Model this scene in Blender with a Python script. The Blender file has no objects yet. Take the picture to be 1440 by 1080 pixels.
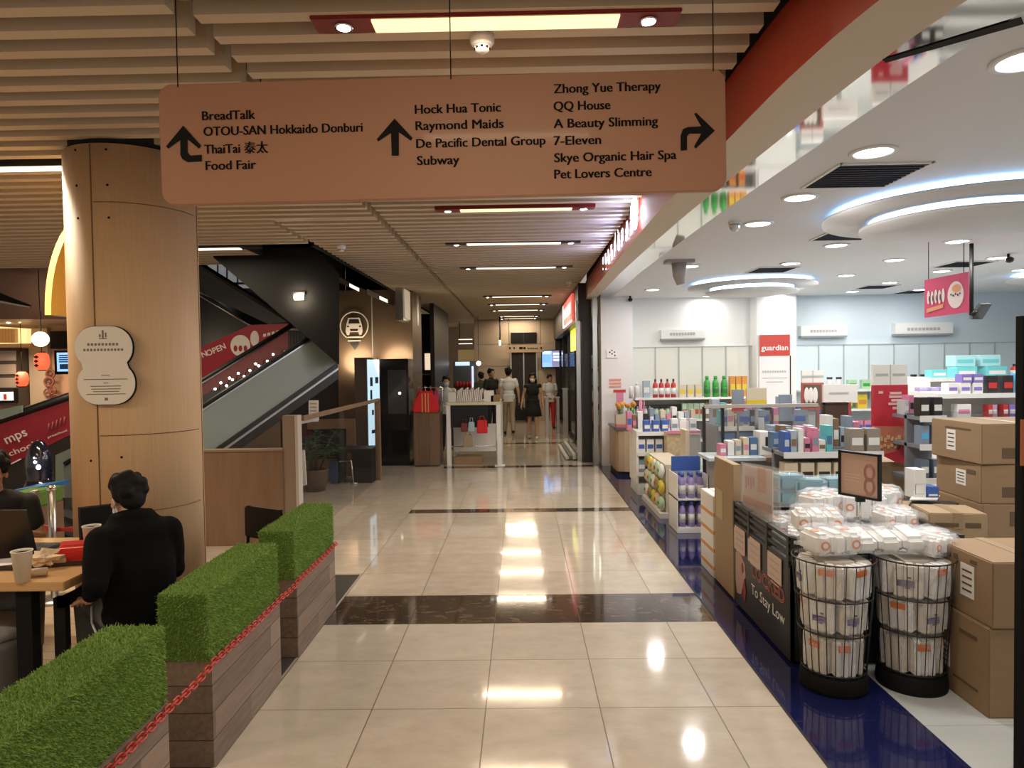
import bpy, bmesh, math, random
from mathutils import Matrix, Vector
random.seed(7)
SC = bpy.context.scene
COL = SC.collection
PI = math.pi

# ------------------------------------------------------------------ camera
FPX, PITCH, ROLL, YAW, CAMH = 962.0, .0266, -.0141, -.01385, 1.8
def _cam_rot():
    cy, sy = math.cos(YAW), math.sin(YAW)
    rz = Matrix(((cy, -sy, 0), (sy, cy, 0), (0, 0, 1)))
    base = Matrix(((1, 0, 0), (0, 0, -1), (0, 1, 0)))
    cp, sp = math.cos(PITCH), math.sin(PITCH)
    rx = Matrix(((1, 0, 0), (0, cp, -sp), (0, sp, cp)))
    cr, sr = math.cos(ROLL), math.sin(ROLL)
    rr = Matrix(((cr, -sr, 0), (sr, cr, 0), (0, 0, 1)))
    return rr @ rx @ base @ rz
WTC = _cam_rot()
cam_data = bpy.data.cameras.new('camera')
cam = bpy.data.objects.new('camera', cam_data)
COL.objects.link(cam)
cam_data.sensor_width = 36.0
cam_data.lens = FPX / 1440 * 36.0
cam_data.clip_start, cam_data.clip_end = .05, 200
cam.matrix_world = Matrix.Translation((0, 0, CAMH)) @ (WTC.transposed() @ Matrix(((1, 0, 0), (0, -1, 0), (0, 0, -1)))).to_4x4()
SC.camera = cam

# ------------------------------------------------------------------ world, view
SC.view_settings.view_transform = 'Standard'
SC.view_settings.look = 'None'
SC.view_settings.exposure = 0.12
SC.view_settings.gamma = 1.0
SC.view_settings.use_curve_mapping = False
W = bpy.data.worlds.new('world'); SC.world = W; W.use_nodes = True
W.node_tree.nodes['Background'].inputs[0].default_value = (.9, .8, .68, 1)
W.node_tree.nodes['Background'].inputs[1].default_value = .38
try:
    SC.cycles.max_bounces = 8; SC.cycles.diffuse_bounces = 4; SC.cycles.transparent_max_bounces = 24
    SC.cycles.caustics_reflective = False; SC.cycles.caustics_refractive = False
    SC.cycles.sample_clamp_indirect = 4.0
except Exception: pass

def at(u, v, y):                       # the point at depth y seen at (u, v) of the 1440x1080 photo
    d = WTC.transposed() @ Vector(((u - 720) / FPX, (v - 540) / FPX, 1))
    t = y / d.y
    return Vector((0, 0, CAMH)) + d * t
def onz(u, v, z):
    d = WTC.transposed() @ Vector(((u - 720) / FPX, (v - 540) / FPX, 1))
    t = (z - CAMH) / d.z
    return Vector((0, 0, CAMH)) + d * t

LAMP = 1.0
def area(name, loc, size, power, color, rot=(0, 0, 0), shape='DISK', sy=None, parent=None, spread=None):
    l = bpy.data.lights.new(name, 'AREA'); l.energy = power; l.color = color; l.shape = shape; l.size = size
    if sy: l.size_y = sy
    if spread: l.spread = spread
    o = bpy.data.objects.new(name, l); COL.objects.link(o); o.location = loc; o.rotation_euler = rot
    return o
WARM = (1.0, .80, .56); SHOPW = (1.0, .97, .93)

# ------------------------------------------------------------------ materials
MATS = {}
def _new(name):
    m = bpy.data.materials.new(name); m.use_nodes = True
    return m, m.node_tree, m.node_tree.nodes['Principled BSDF']
def mat(name, c=(.8, .8, .8), rough=.5, metal=0., emit=None, es=0., spec=None, alpha=None, coat=0., noise=0., ns=8., stretch=(1, 1, 1), trans=0., bump=0., sheen=0.):
    if name in MATS: return MATS[name]
    m, nt, b = _new(name)
    b.inputs['Base Color'].default_value = (*c, 1)
    b.inputs['Roughness'].default_value = rough
    b.inputs['Metallic'].default_value = metal
    if spec is not None: b.inputs['Specular IOR Level'].default_value = spec
    if coat: b.inputs['Coat Weight'].default_value = coat; b.inputs['Coat Roughness'].default_value = .08
    if emit: b.inputs['Emission Color'].default_value = (*emit, 1); b.inputs['Emission Strength'].default_value = es
    if alpha is not None: b.inputs['Alpha'].default_value = alpha
    if trans: b.inputs['Transmission Weight'].default_value = trans
    if sheen: b.inputs['Sheen Weight'].default_value = sheen
    if noise or bump:
        tc = nt.nodes.new('ShaderNodeTexCoord'); mp = nt.nodes.new('ShaderNodeMapping'); n = nt.nodes.new('ShaderNodeTexNoise')
        mp.inputs['Scale'].default_value = stretch
        n.inputs['Scale'].default_value = ns; n.inputs['Detail'].default_value = 5
        nt.links.new(tc.outputs['Object'], mp.inputs[0]); nt.links.new(mp.outputs[0], n.inputs['Vector'])
        if noise:
            mx = nt.nodes.new('ShaderNodeMix'); mx.data_type = 'RGBA'
            mx.inputs['A'].default_value = (*[x * (1 - noise) for x in c], 1)
            mx.inputs['B'].default_value = (*[min(1, x * (1 + noise)) for x in c], 1)
            nt.links.new(n.outputs['Fac'], mx.inputs['Factor']); nt.links.new(mx.outputs['Result'], b.inputs['Base Color'])
        if bump:
            bp = nt.nodes.new('ShaderNodeBump'); bp.inputs['Strength'].default_value = bump; bp.inputs['Distance'].default_value = .02
            nt.links.new(n.outputs['Fac'], bp.inputs['Height']); nt.links.new(bp.outputs[0], b.inputs['Normal'])
    MATS[name] = m
    return m
def emis(name, c, s):
    if name in MATS: return MATS[name]
    return mat(name, (.9, .9, .9), .5, emit=c, es=s)
class NT:                               # tiny helper for node maths
    def __init__(s, nt): s.nt = nt
    def m(s, op, a, b=0., c=None):
        n = s.nt.nodes.new('ShaderNodeMath'); n.operation = op
        for i, x in enumerate((a, b) if c is None else (a, b, c)):
            if isinstance(x, (int, float)): n.inputs[i].default_value = x
            else: s.nt.links.new(x, n.inputs[i])
        return n.outputs[0]
    def xyz(s):
        tc = s.nt.nodes.new('ShaderNodeTexCoord'); sp = s.nt.nodes.new('ShaderNodeSeparateXYZ')
        s.nt.links.new(tc.outputs['Object'], sp.inputs[0]); s.co = tc.outputs['Object']
        return sp.outputs
    def comb(s, x, y, z):
        n = s.nt.nodes.new('ShaderNodeCombineXYZ')
        for i, q in enumerate((x, y, z)):
            if isinstance(q, (int, float)): n.inputs[i].default_value = q
            else: s.nt.links.new(q, n.inputs[i])
        return n.outputs[0]
    def noise(s, vec, scale, detail=4, rough=.5):
        n = s.nt.nodes.new('ShaderNodeTexNoise'); n.inputs['Scale'].default_value = scale; n.inputs['Detail'].default_value = detail; n.inputs['Roughness'].default_value = rough
        s.nt.links.new(vec, n.inputs['Vector']); return n.outputs['Fac']
    def white(s, vec):
        n = s.nt.nodes.new('ShaderNodeTexWhiteNoise'); s.nt.links.new(vec, n.inputs['Vector']); return n.outputs['Value']
    def mix(s, f, a, b):
        n = s.nt.nodes.new('ShaderNodeMix'); n.data_type = 'RGBA'
        for k, x in (('Factor', f), ('A', a), ('B', b)):
            if isinstance(x, (int, float)): n.inputs[k].default_value = x
            elif isinstance(x, tuple): n.inputs[k].default_value = (*x, 1)
            else: s.nt.links.new(x, n.inputs[k])
        return n.outputs['Result']
    def line(s, x, period, off, w):     # 1 on a grout line
        f = s.m('FRACT', s.m('DIVIDE', s.m('SUBTRACT', x, off), period))
        d = s.m('MINIMUM', f, s.m('SUBTRACT', 1., f))
        return s.m('LESS_THAN', d, w / period / 2)
def tile_mat(name, c1, c2, grout, px, py, ox, oy, rough, lw=.005, coat=0., veins=0., spec=.5):
    m, nt, b = _new(name); N = NT(nt); x, y, z = N.xyz()
    cell = N.comb(N.m('FLOOR', N.m('DIVIDE', N.m('SUBTRACT', x, ox), px)), N.m('FLOOR', N.m('DIVIDE', N.m('SUBTRACT', y, oy), py)), 0.)
    rnd = N.white(cell)
    nz = N.noise(N.comb(N.m('ADD', x, N.m('MULTIPLY', rnd, 7.)), N.m('MULTIPLY', y, 1.6), z), 5., 8, .65)
    f = N.m('ADD', N.m('MULTIPLY', nz, .75), N.m('MULTIPLY', rnd, .25))
    col = N.mix(f, c1, c2)
    if veins:
        v = N.noise(N.comb(x, N.m('MULTIPLY', y, 2.2), rnd), 9., 10, .75)
        col = N.mix(N.m('MULTIPLY', N.m('GREATER_THAN', v, .57), veins), col, tuple(min(1, q * 2.6) for q in c2))
    g = N.m('MAXIMUM', N.line(x, px, ox, lw), N.line(y, py, oy, lw))
    col = N.mix(g, col, grout)
    nt.links.new(col, b.inputs['Base Color'])
    nt.links.new(N.m('ADD', N.m('MULTIPLY', g, .4), N.m('ADD', rough - .03, N.m('MULTIPLY', nz, .06))), b.inputs['Roughness'])
    b.inputs['Specular IOR Level'].default_value = spec
    if coat: b.inputs['Coat Weight'].default_value = coat; b.inputs['Coat Roughness'].default_value = .03
    MATS[name] = m
    return m
def plank_mat(name, dark, light, axis, across, width, rough=.55, gap=.004, coat=0., length=1.1):
    """boards running along `axis`, stacked along `across`"""
    m, nt, b = _new(name); N = NT(nt); o = N.xyz(); ix = 'xyz'.index
    a, c = o[ix(axis)], o[ix(across)]
    row = N.m('FLOOR', N.m('DIVIDE', c, width))
    seg = N.m('FLOOR', N.m('ADD', N.m('DIVIDE', a, length), N.m('MULTIPLY', row, .37)))
    rnd = N.white(N.comb(row, seg, 0.))
    g = N.noise(N.comb(N.m('ADD', N.m('MULTIPLY', a, 2.5), N.m('MULTIPLY', rnd, 11.)), N.m('MULTIPLY', c, 26.), N.m('MULTIPLY', o[(ix(axis) + 1) % 3 if (ix(axis) + 1) % 3 != ix(across) else (ix(axis) + 2) % 3], 26.)), 1.6, 6, .6)
    f = N.m('ADD', N.m('MULTIPLY', g, .7), N.m('SUBTRACT', N.m('MULTIPLY', rnd, .5), .1))
    col = N.mix(f, dark, light)
    col = N.mix(N.line(c, width, 0., gap), col, tuple(q * .25 for q in dark))
    nt.links.new(col, b.inputs['Base Color']); b.inputs['Roughness'].default_value = rough
    if coat: b.inputs['Coat Weight'].default_value = coat; b.inputs['Coat Roughness'].default_value = .15
    MATS[name] = m
    return m

# ------------------------------------------------------------------ mesh collector
FONT_CACHE = {}
def text_geo(s, bold):
    k = (s, bold)
    if k not in FONT_CACHE:
        cu = bpy.data.curves.new('t', 'FONT'); cu.body = s; cu.size = 1; cu.offset = bold; cu.resolution_u = 3
        ob = bpy.data.objects.new('t', cu); COL.objects.link(ob)
        dg = bpy.context.evaluated_depsgraph_get(); me = bpy.data.meshes.new_from_object(ob.evaluated_get(dg))
        FONT_CACHE[k] = ([v.co.copy() for v in me.vertices], [tuple(p.vertices) for p in me.polygons])
        bpy.data.objects.remove(ob); bpy.data.meshes.remove(me)
    return FONT_CACHE[k]
def frame(o, x, y):                      # matrix with origin o, axes x and y (z = x cross y)
    x = Vector(x).normalized(); z = x.cross(Vector(y)).normalized(); y = z.cross(x)
    M = Matrix((x, y, z)).transposed().to_4x4(); M.translation = Vector(o)
    return M
class MB:
    def __init__(s, m=None): s.v = []; s.f = []; s.mi = []; s.sm = []; s.mats = []; s.c = 0; s.use(m)
    def use(s, m):
        if m is None: return s
        if m not in s.mats: s.mats.append(m)
        s.c = s.mats.index(m); return s
    def add(s, vs, fs, smooth=False, M=None):
        n = len(s.v)
        s.v += [tuple(M @ Vector(p)) if M else tuple(p) for p in vs]
        for f in fs: s.f.append(tuple(i + n for i in f)); s.mi.append(s.c); s.sm.append(smooth)
        return s
    def box(s, c, d, M=None, rz=0):
        x, y, z = [q / 2 for q in d]
        vs = [Vector((sx * x, sy * y, sz * z)) for sx in (-1, 1) for sy in (-1, 1) for sz in (-1, 1)]
        if rz: R = Matrix.Rotation(rz, 3, 'Z'); vs = [R @ p for p in vs]
        vs = [p + Vector(c) for p in vs]
        return s.add(vs, [(0, 1, 3, 2), (4, 6, 7, 5), (0, 4, 5, 1), (2, 3, 7, 6), (0, 2, 6, 4), (1, 5, 7, 3)], M=M)
    def bx(s, x0, x1, y0, y1, z0, z1): return s.box(((x0 + x1) / 2, (y0 + y1) / 2, (z0 + z1) / 2), (abs(x1 - x0), abs(y1 - y0), abs(z1 - z0)))
    def quad(s, a, b, c, d): return s.add([a, b, c, d], [(0, 1, 2, 3)])
    def tube(s, pts, r, n=8, closed=False, cap=True, smooth=True, M=None):
        pts = [Vector(p) for p in pts]; k = len(pts); rs = r if isinstance(r, (list, tuple)) else [r] * k
        vs, fs = [], []; up = None
        for i, p in enumerate(pts):
            if closed: t = pts[(i + 1) % k] - pts[i - 1]
            else: t = pts[min(i + 1, k - 1)] - pts[max(i - 1, 0)]
            t = t.normalized() if t.length > 1e-9 else Vector((0, 0, 1))
            if up is None:
                up = Vector((0, 0, 1)) if abs(t.z) < .9 else Vector((1, 0, 0))
            a = up - t * up.dot(t)
            a = a.normalized() if a.length > 1e-6 else t.orthogonal().normalized()
            up = a; b = t.cross(a)
            for j in range(n):
                w = 2 * PI * j / n; vs.append(p + (a * math.cos(w) + b * math.sin(w)) * rs[i])
        for i in range(k if closed else k - 1):
            i2 = (i + 1) % k
            for j in range(n): fs.append((i * n + j, i * n + (j + 1) % n, i2 * n + (j + 1) % n, i2 * n + j))
        if cap and not closed: fs += [tuple(range(n))[::-1], tuple((k - 1) * n + j for j in range(n))]
        return s.add(vs, fs, smooth, M)
    def cyl(s, a, b, r, r2=None, n=16, smooth=True): return s.tube([a, b], [r, r if r2 is None else r2], n, smooth=smooth)
    def lathe(s, prof, n=24, c=(0, 0, 0), sx=1, sy=1, smooth=True, M=None):
        vs, fs = [], []; k = len(prof)
        for r, z in prof:
            for j in range(n): w = 2 * PI * j / n; vs.append((c[0] + r * math.cos(w) * sx, c[1] + r * math.sin(w) * sy, c[2] + z))
        for i in range(k - 1):
            for j in range(n): fs.append((i * n + j, i * n + (j + 1) % n, (i + 1) * n + (j + 1) % n, (i + 1) * n + j))
        if prof[0][0] > 1e-6: fs.append(tuple(range(n))[::-1])
        if prof[-1][0] > 1e-6: fs.append(tuple((k - 1) * n + j for j in range(n)))
        return s.add(vs, fs, smooth, M)
    def ell(s, c, r, n=16, M=None):
        rr = (r, r, r) if isinstance(r, (int, float)) else r
        pr = [(max(math.sin(PI * i / n), 1e-7), -math.cos(PI * i / n)) for i in range(n + 1)]
        T = Matrix.Translation(c) @ (M if M else Matrix()) @ Matrix.Diagonal((*rr, 1))
        vs, fs = [], []
        for i in range(1, n):
            for j in range(2 * n): w = PI * j / n; vs.append((pr[i][0] * math.cos(w), pr[i][0] * math.sin(w), pr[i][1]))
        m = 2 * n
        for i in range(n - 2):
            for j in range(m): fs.append((i * m + j, i * m + (j + 1) % m, (i + 1) * m + (j + 1) % m, (i + 1) * m + j))
        k = len(vs); vs += [(0, 0, -1), (0, 0, 1)]
        for j in range(m): fs += [(k, (j + 1) % m, j), (k + 1, (n - 2) * m + j, (n - 2) * m + (j + 1) % m)]
        return s.add(vs, fs, True, T)
    def prism(s, poly, h, M=None, smooth=False):   # poly in XY, extruded 0..h in Z
        n = len(poly)
        vs = [(p[0], p[1], 0) for p in poly] + [(p[0], p[1], h) for p in poly]
        fs = [tuple(range(n))[::-1], tuple(range(n, 2 * n))] + [(i, (i + 1) % n, n + (i + 1) % n, n + i) for i in range(n)]
        return s.add(vs, fs, smooth, M)
    def extr(s, pts, d):                            # closed 3-D outline pushed along d
        n = len(pts); d = Vector(d); pts = [Vector(p) for p in pts]
        return s.add(pts + [p + d for p in pts], [tuple(range(n))[::-1], tuple(range(n, 2 * n))] + [(i, (i + 1) % n, n + (i + 1) % n, n + i) for i in range(n)])
    def text(s, t, size, M, bold=.02, align='l', width=None):
        vs, fs = text_geo(t, bold)
        x0 = min(v.x for v in vs); x1 = max(v.x for v in vs)
        sx = size if not width else width / (x1 - x0)
        dx = {'l': -x0, 'c': -(x0 + x1) / 2, 'r': -x1}[align]
        return s.add([((v.x + dx) * sx, v.y * size, v.z) for v in vs], fs, M=M)
    def out(s, name, parent=None, bevel=0., seg=2, origin=None, world=True):
        me = bpy.data.meshes.new(name)
        vs = [Vector(p) for p in s.v]
        o = bpy.data.objects.new(name, me); COL.objects.link(o)
        if parent is not None:
            if world:
                T = INV[parent.name]
                vs = [T @ p for p in vs]
            o.parent = parent; INV[o.name] = INV[parent.name]
        elif origin != 'world':
            if origin is None and vs:
                xs, ys, zs = zip(*[tuple(p) for p in vs])
                origin = Vector(((min(xs) + max(xs)) / 2, (min(ys) + max(ys)) / 2, min(zs)))
            if origin is not None:
                vs = [p - Vector(origin) for p in vs]; o.location = origin
        me.from_pydata([tuple(p) for p in vs], [], s.f)
        for m in s.mats: me.materials.append(m)
        me.polygons.foreach_set('material_index', s.mi)
        me.polygons.foreach_set('use_smooth', s.sm)
        me.validate(clean_customdata=False)
        bm = bmesh.new(); bm.from_mesh(me)
        if not getattr(s, 'keepn', False): bmesh.ops.recalc_face_normals(bm, faces=bm.faces)
        if bevel:
            ed = [e for e in bm.edges if len(e.link_faces) == 2 and e.calc_face_angle(0) > .6]
            bmesh.ops.bevel(bm, geom=ed, offset=bevel, segments=seg, affect='EDGES', clamp_overlap=True)
        bm.to_mesh(me); bm.free(); me.update()
        return o
INV = {}
def thing(name, label, cat, loc=(0, 0, 0), rz=0, group=None):
    o = bpy.data.objects.new(name, None); COL.objects.link(o); o.empty_display_size = .1
    o.location = loc; o.rotation_euler = (0, 0, rz)
    INV[o.name] = (Matrix.Translation(loc) @ Matrix.Rotation(rz, 4, 'Z')).inverted()
    return tag(o, label, cat, group)
def tag(o, label, cat, group=None):
    o['label'] = label; o['category'] = cat
    if group: o['group'] = group
    return o
def struct(o): o['kind'] = 'structure'; return o
def dup(root, loc, rz=None, label=None, group=None):
    def cp(o, par):
        c = o.copy(); COL.objects.link(c); c.parent = par
        for ch in list(o.children): cp(ch, c)
        return c
    r = cp(root, None); r.location = loc
    if rz is not None: r.rotation_euler = (0, 0, rz)
    if label: r['label'] = label
    if group: r['group'] = group
    return r
def lab(o, text): o['label'] = text; return o
def solidify(mb, name, parent, voxel, it=4, world=True):   # union of overlapping volumes -> one continuous skin
    me = bpy.data.meshes.new(name); me.from_pydata(mb.v, [], mb.f); me.update()
    bm = bmesh.new(); bm.from_mesh(me); bmesh.ops.recalc_face_normals(bm, faces=bm.faces); bm.to_mesh(me); bm.free()
    ob = bpy.data.objects.new('tmp', me); COL.objects.link(ob)
    r = ob.modifiers.new('r', 'REMESH'); r.mode = 'VOXEL'; r.voxel_size = voxel
    if it:
        sm = ob.modifiers.new('s', 'SMOOTH'); sm.iterations = it; sm.factor = .5
    dg = bpy.context.evaluated_depsgraph_get(); n = bpy.data.meshes.new_from_object(ob.evaluated_get(dg))
    bpy.data.objects.remove(ob); bpy.data.meshes.remove(me)
    n.name = name; n.materials.clear(); n.materials.append(mb.mats[0])
    n.polygons.foreach_set('use_smooth', [True] * len(n.polygons))
    if world:
        T = INV[parent.name]
        n.transform(T)
    o = bpy.data.objects.new(name, n); COL.objects.link(o); o.parent = parent; INV[o.name] = INV[parent.name]
    return o
# ================================================================== materials
m_slat = mat('slat_beige', (.64, .53, .39), .5, noise=.06, ns=3)
m_plen = mat('plenum_dark', (.012, .011, .01), .9)
m_white = mat('white_paint', (.80, .80, .79), .55)
m_shopceil = mat('shop_ceiling_white', (.74, .74, .75), .6)
m_black = mat('black_satin', (.010, .010, .011), .45, spec=.35)
m_matblk = mat('black_matte', (.007, .007, .0075), .8, spec=.2)
m_steel = mat('brushed_steel', (.62, .62, .62), .28, 1.)
m_chrome = mat('chrome', (.8, .8, .8), .12, 1.)
m_red = mat('fascia_red', (.34, .033, .012), .38)
m_cream = mat('cream_soffit', (.62, .5, .36), .45)
m_mirror = mat('polished_soffit', (.78, .76, .72), .05, 1.)
m_ply = mat('plywood', (.66, .45, .265), .5, noise=.13, ns=9, stretch=(9, 9, .3), spec=.3)
m_board = mat('warm_board', (.21, .13, .08), .45, noise=.2, ns=5, stretch=(5, 5, .5))
m_bronze = mat('bronze_cladding', (.17, .115, .072), .33, .5, noise=.15, ns=2)
m_darkpan = mat('dark_panel', (.022, .019, .018), .35)
m_glass = mat('clear_glass', (.05, .06, .06), .03, alpha=.14, spec=.6)
m_acryl = mat('clear_acrylic', (.25, .27, .28), .06, alpha=.16, spec=.6)
m_frost = mat('frosted_green_glass', (.26, .32, .295), .28, coat=.3)
m_card = mat('cardboard', (.285, .185, .10), .75, noise=.1, ns=4, stretch=(1, 1, 6))
m_card2 = mat('cardboard_pale', (.37, .26, .15), .75, noise=.08, ns=4)
m_tape = mat('packing_tape', (.33, .235, .13), .35)
m_ink = mat('black_ink', (.008, .007, .007), .7, spec=.2)
m_label = mat('white_label', (.78, .77, .74), .5)
m_paper = mat('paper', (.75, .73, .69), .6)
m_tiles = tile_mat('corridor_tile', (.40, .335, .26), (.74, .66, .555), (.17, .13, .09), .6, .594, -.2113, 3.550, .085, lw=.006, veins=.0, spec=.55, coat=.25)
m_dband = tile_mat('dark_marble', (.035, .024, .017), (.10, .07, .05), (.02, .015, .01), .6, .594, -.2113, 3.550, .07, veins=.5, spec=.6, coat=.3)
m_blue = tile_mat('blue_tile', (.008, .009, .055), (.013, .016, .085), (.005, .006, .03), .6, .6, 1.34, 3.40, .08, lw=.004, spec=.6, coat=.3)
m_shopt = tile_mat('shop_grey_tile', (.46, .47, .45), (.56, .57, .55), (.2, .2, .2), .6, .6, 1.96, 3.35, .16, lw=.004)
m_wfloor = plank_mat('pale_wood_floor', (.50, .37, .25), (.66, .52, .38), 'x', 'y', .12, .4)
m_strip = mat('pale_metal_strip', (.7, .66, .58), .35, .6)

# ================================================================== floor
f = MB(m_tiles)
BANDS = [(4.737, 5.335), (8.36, 8.58), (12.05, 12.3), (15.7, 15.95)]
ys = [-2.5]
for a, b in BANDS: ys += [a, b]
ys += [24.]
for i in range(len(ys) - 1):
    f.use(m_dband if i % 2 else m_tiles)
    f.quad((-1.415, ys[i], 0), (1.34, ys[i], 0), (1.34, ys[i + 1], 0), (-1.415, ys[i + 1], 0))
f.use(m_tiles)
f.quad((-14, 5.9, 0), (-1.415, 5.9, 0), (-1.415, 24, 0), (-14, 24, 0))
f.quad((1.34, 12.6, 0), (5, 12.6, 0), (5, 24, 0), (1.34, 24, 0))
m_slate = mat('slate_strip', (.06, .055, .05), .3, noise=.3, ns=12)
f.use(m_slate)
f.quad((-1.66, -2.5, 0), (-1.43, -2.5, 0), (-1.43, 5.9, 0), (-1.66, 5.9, 0))
f.use(m_strip); f.quad((-1.43, -2.5, 0), (-1.415, -2.5, 0), (-1.415, 5.9, 0), (-1.43, 5.9, 0))
f.use(m_wfloor); f.quad((-14, -2.5, 0), (-1.66, -2.5, 0), (-1.66, 5.9, 0), (-14, 5.9, 0))
struct(f.out('floor', origin='world'))
f = MB(m_blue); f.quad((1.34, -2.5, 0), (1.96, -2.5, 0), (1.96, 9.0, 0), (1.34, 9.0, 0))
f.quad((1.34, 9.0, 0), (1.96, 9.0, 0), (1.75, 12.6, 0), (1.34, 12.6, 0))
struct(f.out('floor_threshold', origin='world'))
f = MB(m_shopt); f.quad((1.96, -2.5, 0), (14, -2.5, 0), (14, 9., 0), (1.96, 9., 0)); f.quad((1.96, 9., 0), (14, 9., 0), (14, 12.6, 0), (1.75, 12.6, 0))
struct(f.out('floor_shop', origin='world'))
f = MB(m_black); f.bx(1.333, 1.345, -2.5, 12.5, 0, .004); struct(f.out('trim_1', origin='world'))

# ================================================================== corridor ceiling of slats
def slats(name, x0, x1, y0, y1, off, skip=None):
    b = MB(m_slat); n0 = math.ceil((y0 - off) / .19); n1 = math.floor((y1 - off) / .19)
    for i in range(n0, n1 + 1):
        y = off + i * .19
        if skip:
            xx = skip(y, x0, x1)
            for a, c in xx:
                b.bx(a, c, y - .075, y, 3.3, 3.44)
        else: b.bx(x0, x1, y - .075, y, 3.3, 3.44)
    return struct(b.out(name, origin='world'))
slats('ceiling_right', -1.365, 1.10, -2.4, 23.5, 2.986)
slats('ceiling_middle', -2.47, -1.44, 6.9, 23.5, 2.986)
def lskip(y, x0, x1):
    if y < 6.9: return [(x0, -1.44)]
    if y < 8.4: return [(x0, x1)]
    return [(x0, -3.42)]
slats('ceiling_left', -13., -2.535, -2.4, 9.75, 2.901, lskip)
b = MB(m_plen); b.bx(-13, 1.3, -2.5, 9.75, 3.62, 3.66); b.bx(-2.56, 1.3, 9.75, 23.8, 3.62, 3.66)
struct(b.out('ceiling_plenum', origin='world'))
b = MB(m_plen); b.bx(-13, -2.5, 9.75, 23.8, 5.2, 5.3)
struct(b.out('ceiling_void', origin='world'))
b = MB(m_plen)
b.bx(-2.55, -2.5, 8.4, 23.5, 3.3, 5.25); b.bx(-3.7, -2.5, 14.5, 14.6, 3.2, 5.25); b.bx(-13, -2.5, 9.75, 9.8, 3.42, 5.3); b.bx(-3.42, -3.38, 8.4, 9.75, 3.3, 3.62)
struct(b.out('trim_2', origin='world'))

# ================================================================== shop shell
fx = [(-2.5, 2.2), (0, 1.8), (1.0, 1.52), (1.6, 1.36), (2.13, 1.235), (2.36, 1.19), (2.6, 1.16), (3.0, 1.14), (3.6, 1.13), (4.4, 1.115), (5.5, 1.10), (7, 1.11), (9, 1.14), (12.6, 1.20)]
def fxx(y):
    for (a, xa), (b_, xb) in zip(fx, fx[1:]):
        if a <= y <= b_: return xa + (xb - xa) * (y - a) / (b_ - a)
yy = []
for i in range(len(fx) - 1):
    k = 4
    for j in range(k): yy.append(fx[i][0] + (fx[i + 1][0] - fx[i][0]) * j / k)
yy.append(12.6)
def sm(y):   # smoothed outline
    ws = [(-.5, .2), (0, .6), (.5, .2)]
    return sum(w * fxx(min(max(y + d, -2.5), 12.6)) for d, w in ws)
b = MB(m_red)
n = len(yy)
vs = []
for y in yy: x = sm(y); vs += [(x, y, 3.0), (x, y, 3.32), (x + .12, y, 3.32), (x + .12, y, 3.0)]
fs = []
for i in range(n - 1):
    a, c = 4 * i, 4 * i + 4
    fs += [(a, a + 1, c + 1, c), (a + 1, a + 2, c + 2, c + 1), (a + 2, a + 3, c + 3, c + 2)]
b.add(vs, fs); b.use(m_plen); b.add([(x, y, z + (.3 if i_ % 2 else 0)) for y in yy for i_, (x, z) in enumerate(((sm(y) + .02, 3.32), (sm(y) + .02, 3.34)))], [(2 * i, 2 * i + 1, 2 * i + 3, 2 * i + 2) for i in range(n - 1)]); struct(b.out('trim_3_fascia', origin='world'))
b = MB(m_cream)
wid = lambda y: .26 if y < 6 else .2
for q0, q1, mm in ((0, 'a', m_cream), ('a', 'b', m_mirror)):
    b.use(mm); vs = []
    for y in yy:
        x = sm(y); A = x + (.30 - .02 * min(max(y - 3, 0), 6)); B = A + .26
        p, q = (x, A) if q0 == 0 else (A, B)
        vs += [(p, y, 3.0), (q, y, 3.0)]
    b.add(vs, [(2 * i, 2 * i + 1, 2 * i + 3, 2 * i + 2) for i in range(n - 1)])
struct(b.out('trim_4_soffit', origin='world'))
b = MB(m_shopceil); vs = []
for y in yy:
    x = sm(y) + (.30 - .02 * min(max(y - 3, 0), 6)) + .26
    vs += [(x, y, 3.0), (14, y, 3.0)]
b.add(vs, [(2 * i, 2 * i + 1, 2 * i + 3, 2 * i + 2) for i in range(n - 1)])
m_seam = mat('ceiling_joint', (.33, .32, .31), .8)
b.use(m_seam)
for p, q in [((820, 189.), (1270, 184)), ((1270, 184), (1310, 170)), ((1310, 170), (1440, 130))]: pass
struct(b.out('ceiling_shop', origin='world'))
b = MB(m_plen)
s0, s1 = onz(1243, 85, 3.0), onz(1438, 28, 3.0)
d = (s1 - s0).normalized(); nrm = Vector((-d.y, d.x, 0)) * .02
b.extr([s0 - nrm + Vector((0, 0, -.004)), s1 - nrm * 1.6 + Vector((0, 0, -.004)), s1 + nrm * 1.6 + Vector((0, 0, -.004)), s0 + nrm + Vector((0, 0, -.004))], (0, 0, .003))
struct(b.out('trim_5_slot', origin='world'))
m_wallw = mat('shop_wall_white', (.80, .80, .77), .5)
m_wallb = mat('shop_wall_cool', (.66, .76, .82), .5)
b = MB(m_wallw); b.bx(1.62, 4.2, 12.55, 12.7, 0, 3.1)
b.use(m_wallb); b.bx(4.2, 14, 12.55, 12.7, 0, 3.1)
b.use(m_wallw); b.bx(4.18, 4.88, 12.2, 12.56, 0, 3.05)
struct(b.out('wall_back', origin='world'))
b = MB(m_white); b.bx(14, 14.1, -2.5, 12.7, 0, 3.1); struct(b.out('wall_right', origin='world'))
# end pier of the shop front
b = MB(mat('pier_white', (.74, .73, .75), .5)); b.bx(1.42, 1.98, 12.15, 12.6, 0, 3.02); struct(b.out('wall_pier', origin='world'))
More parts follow.
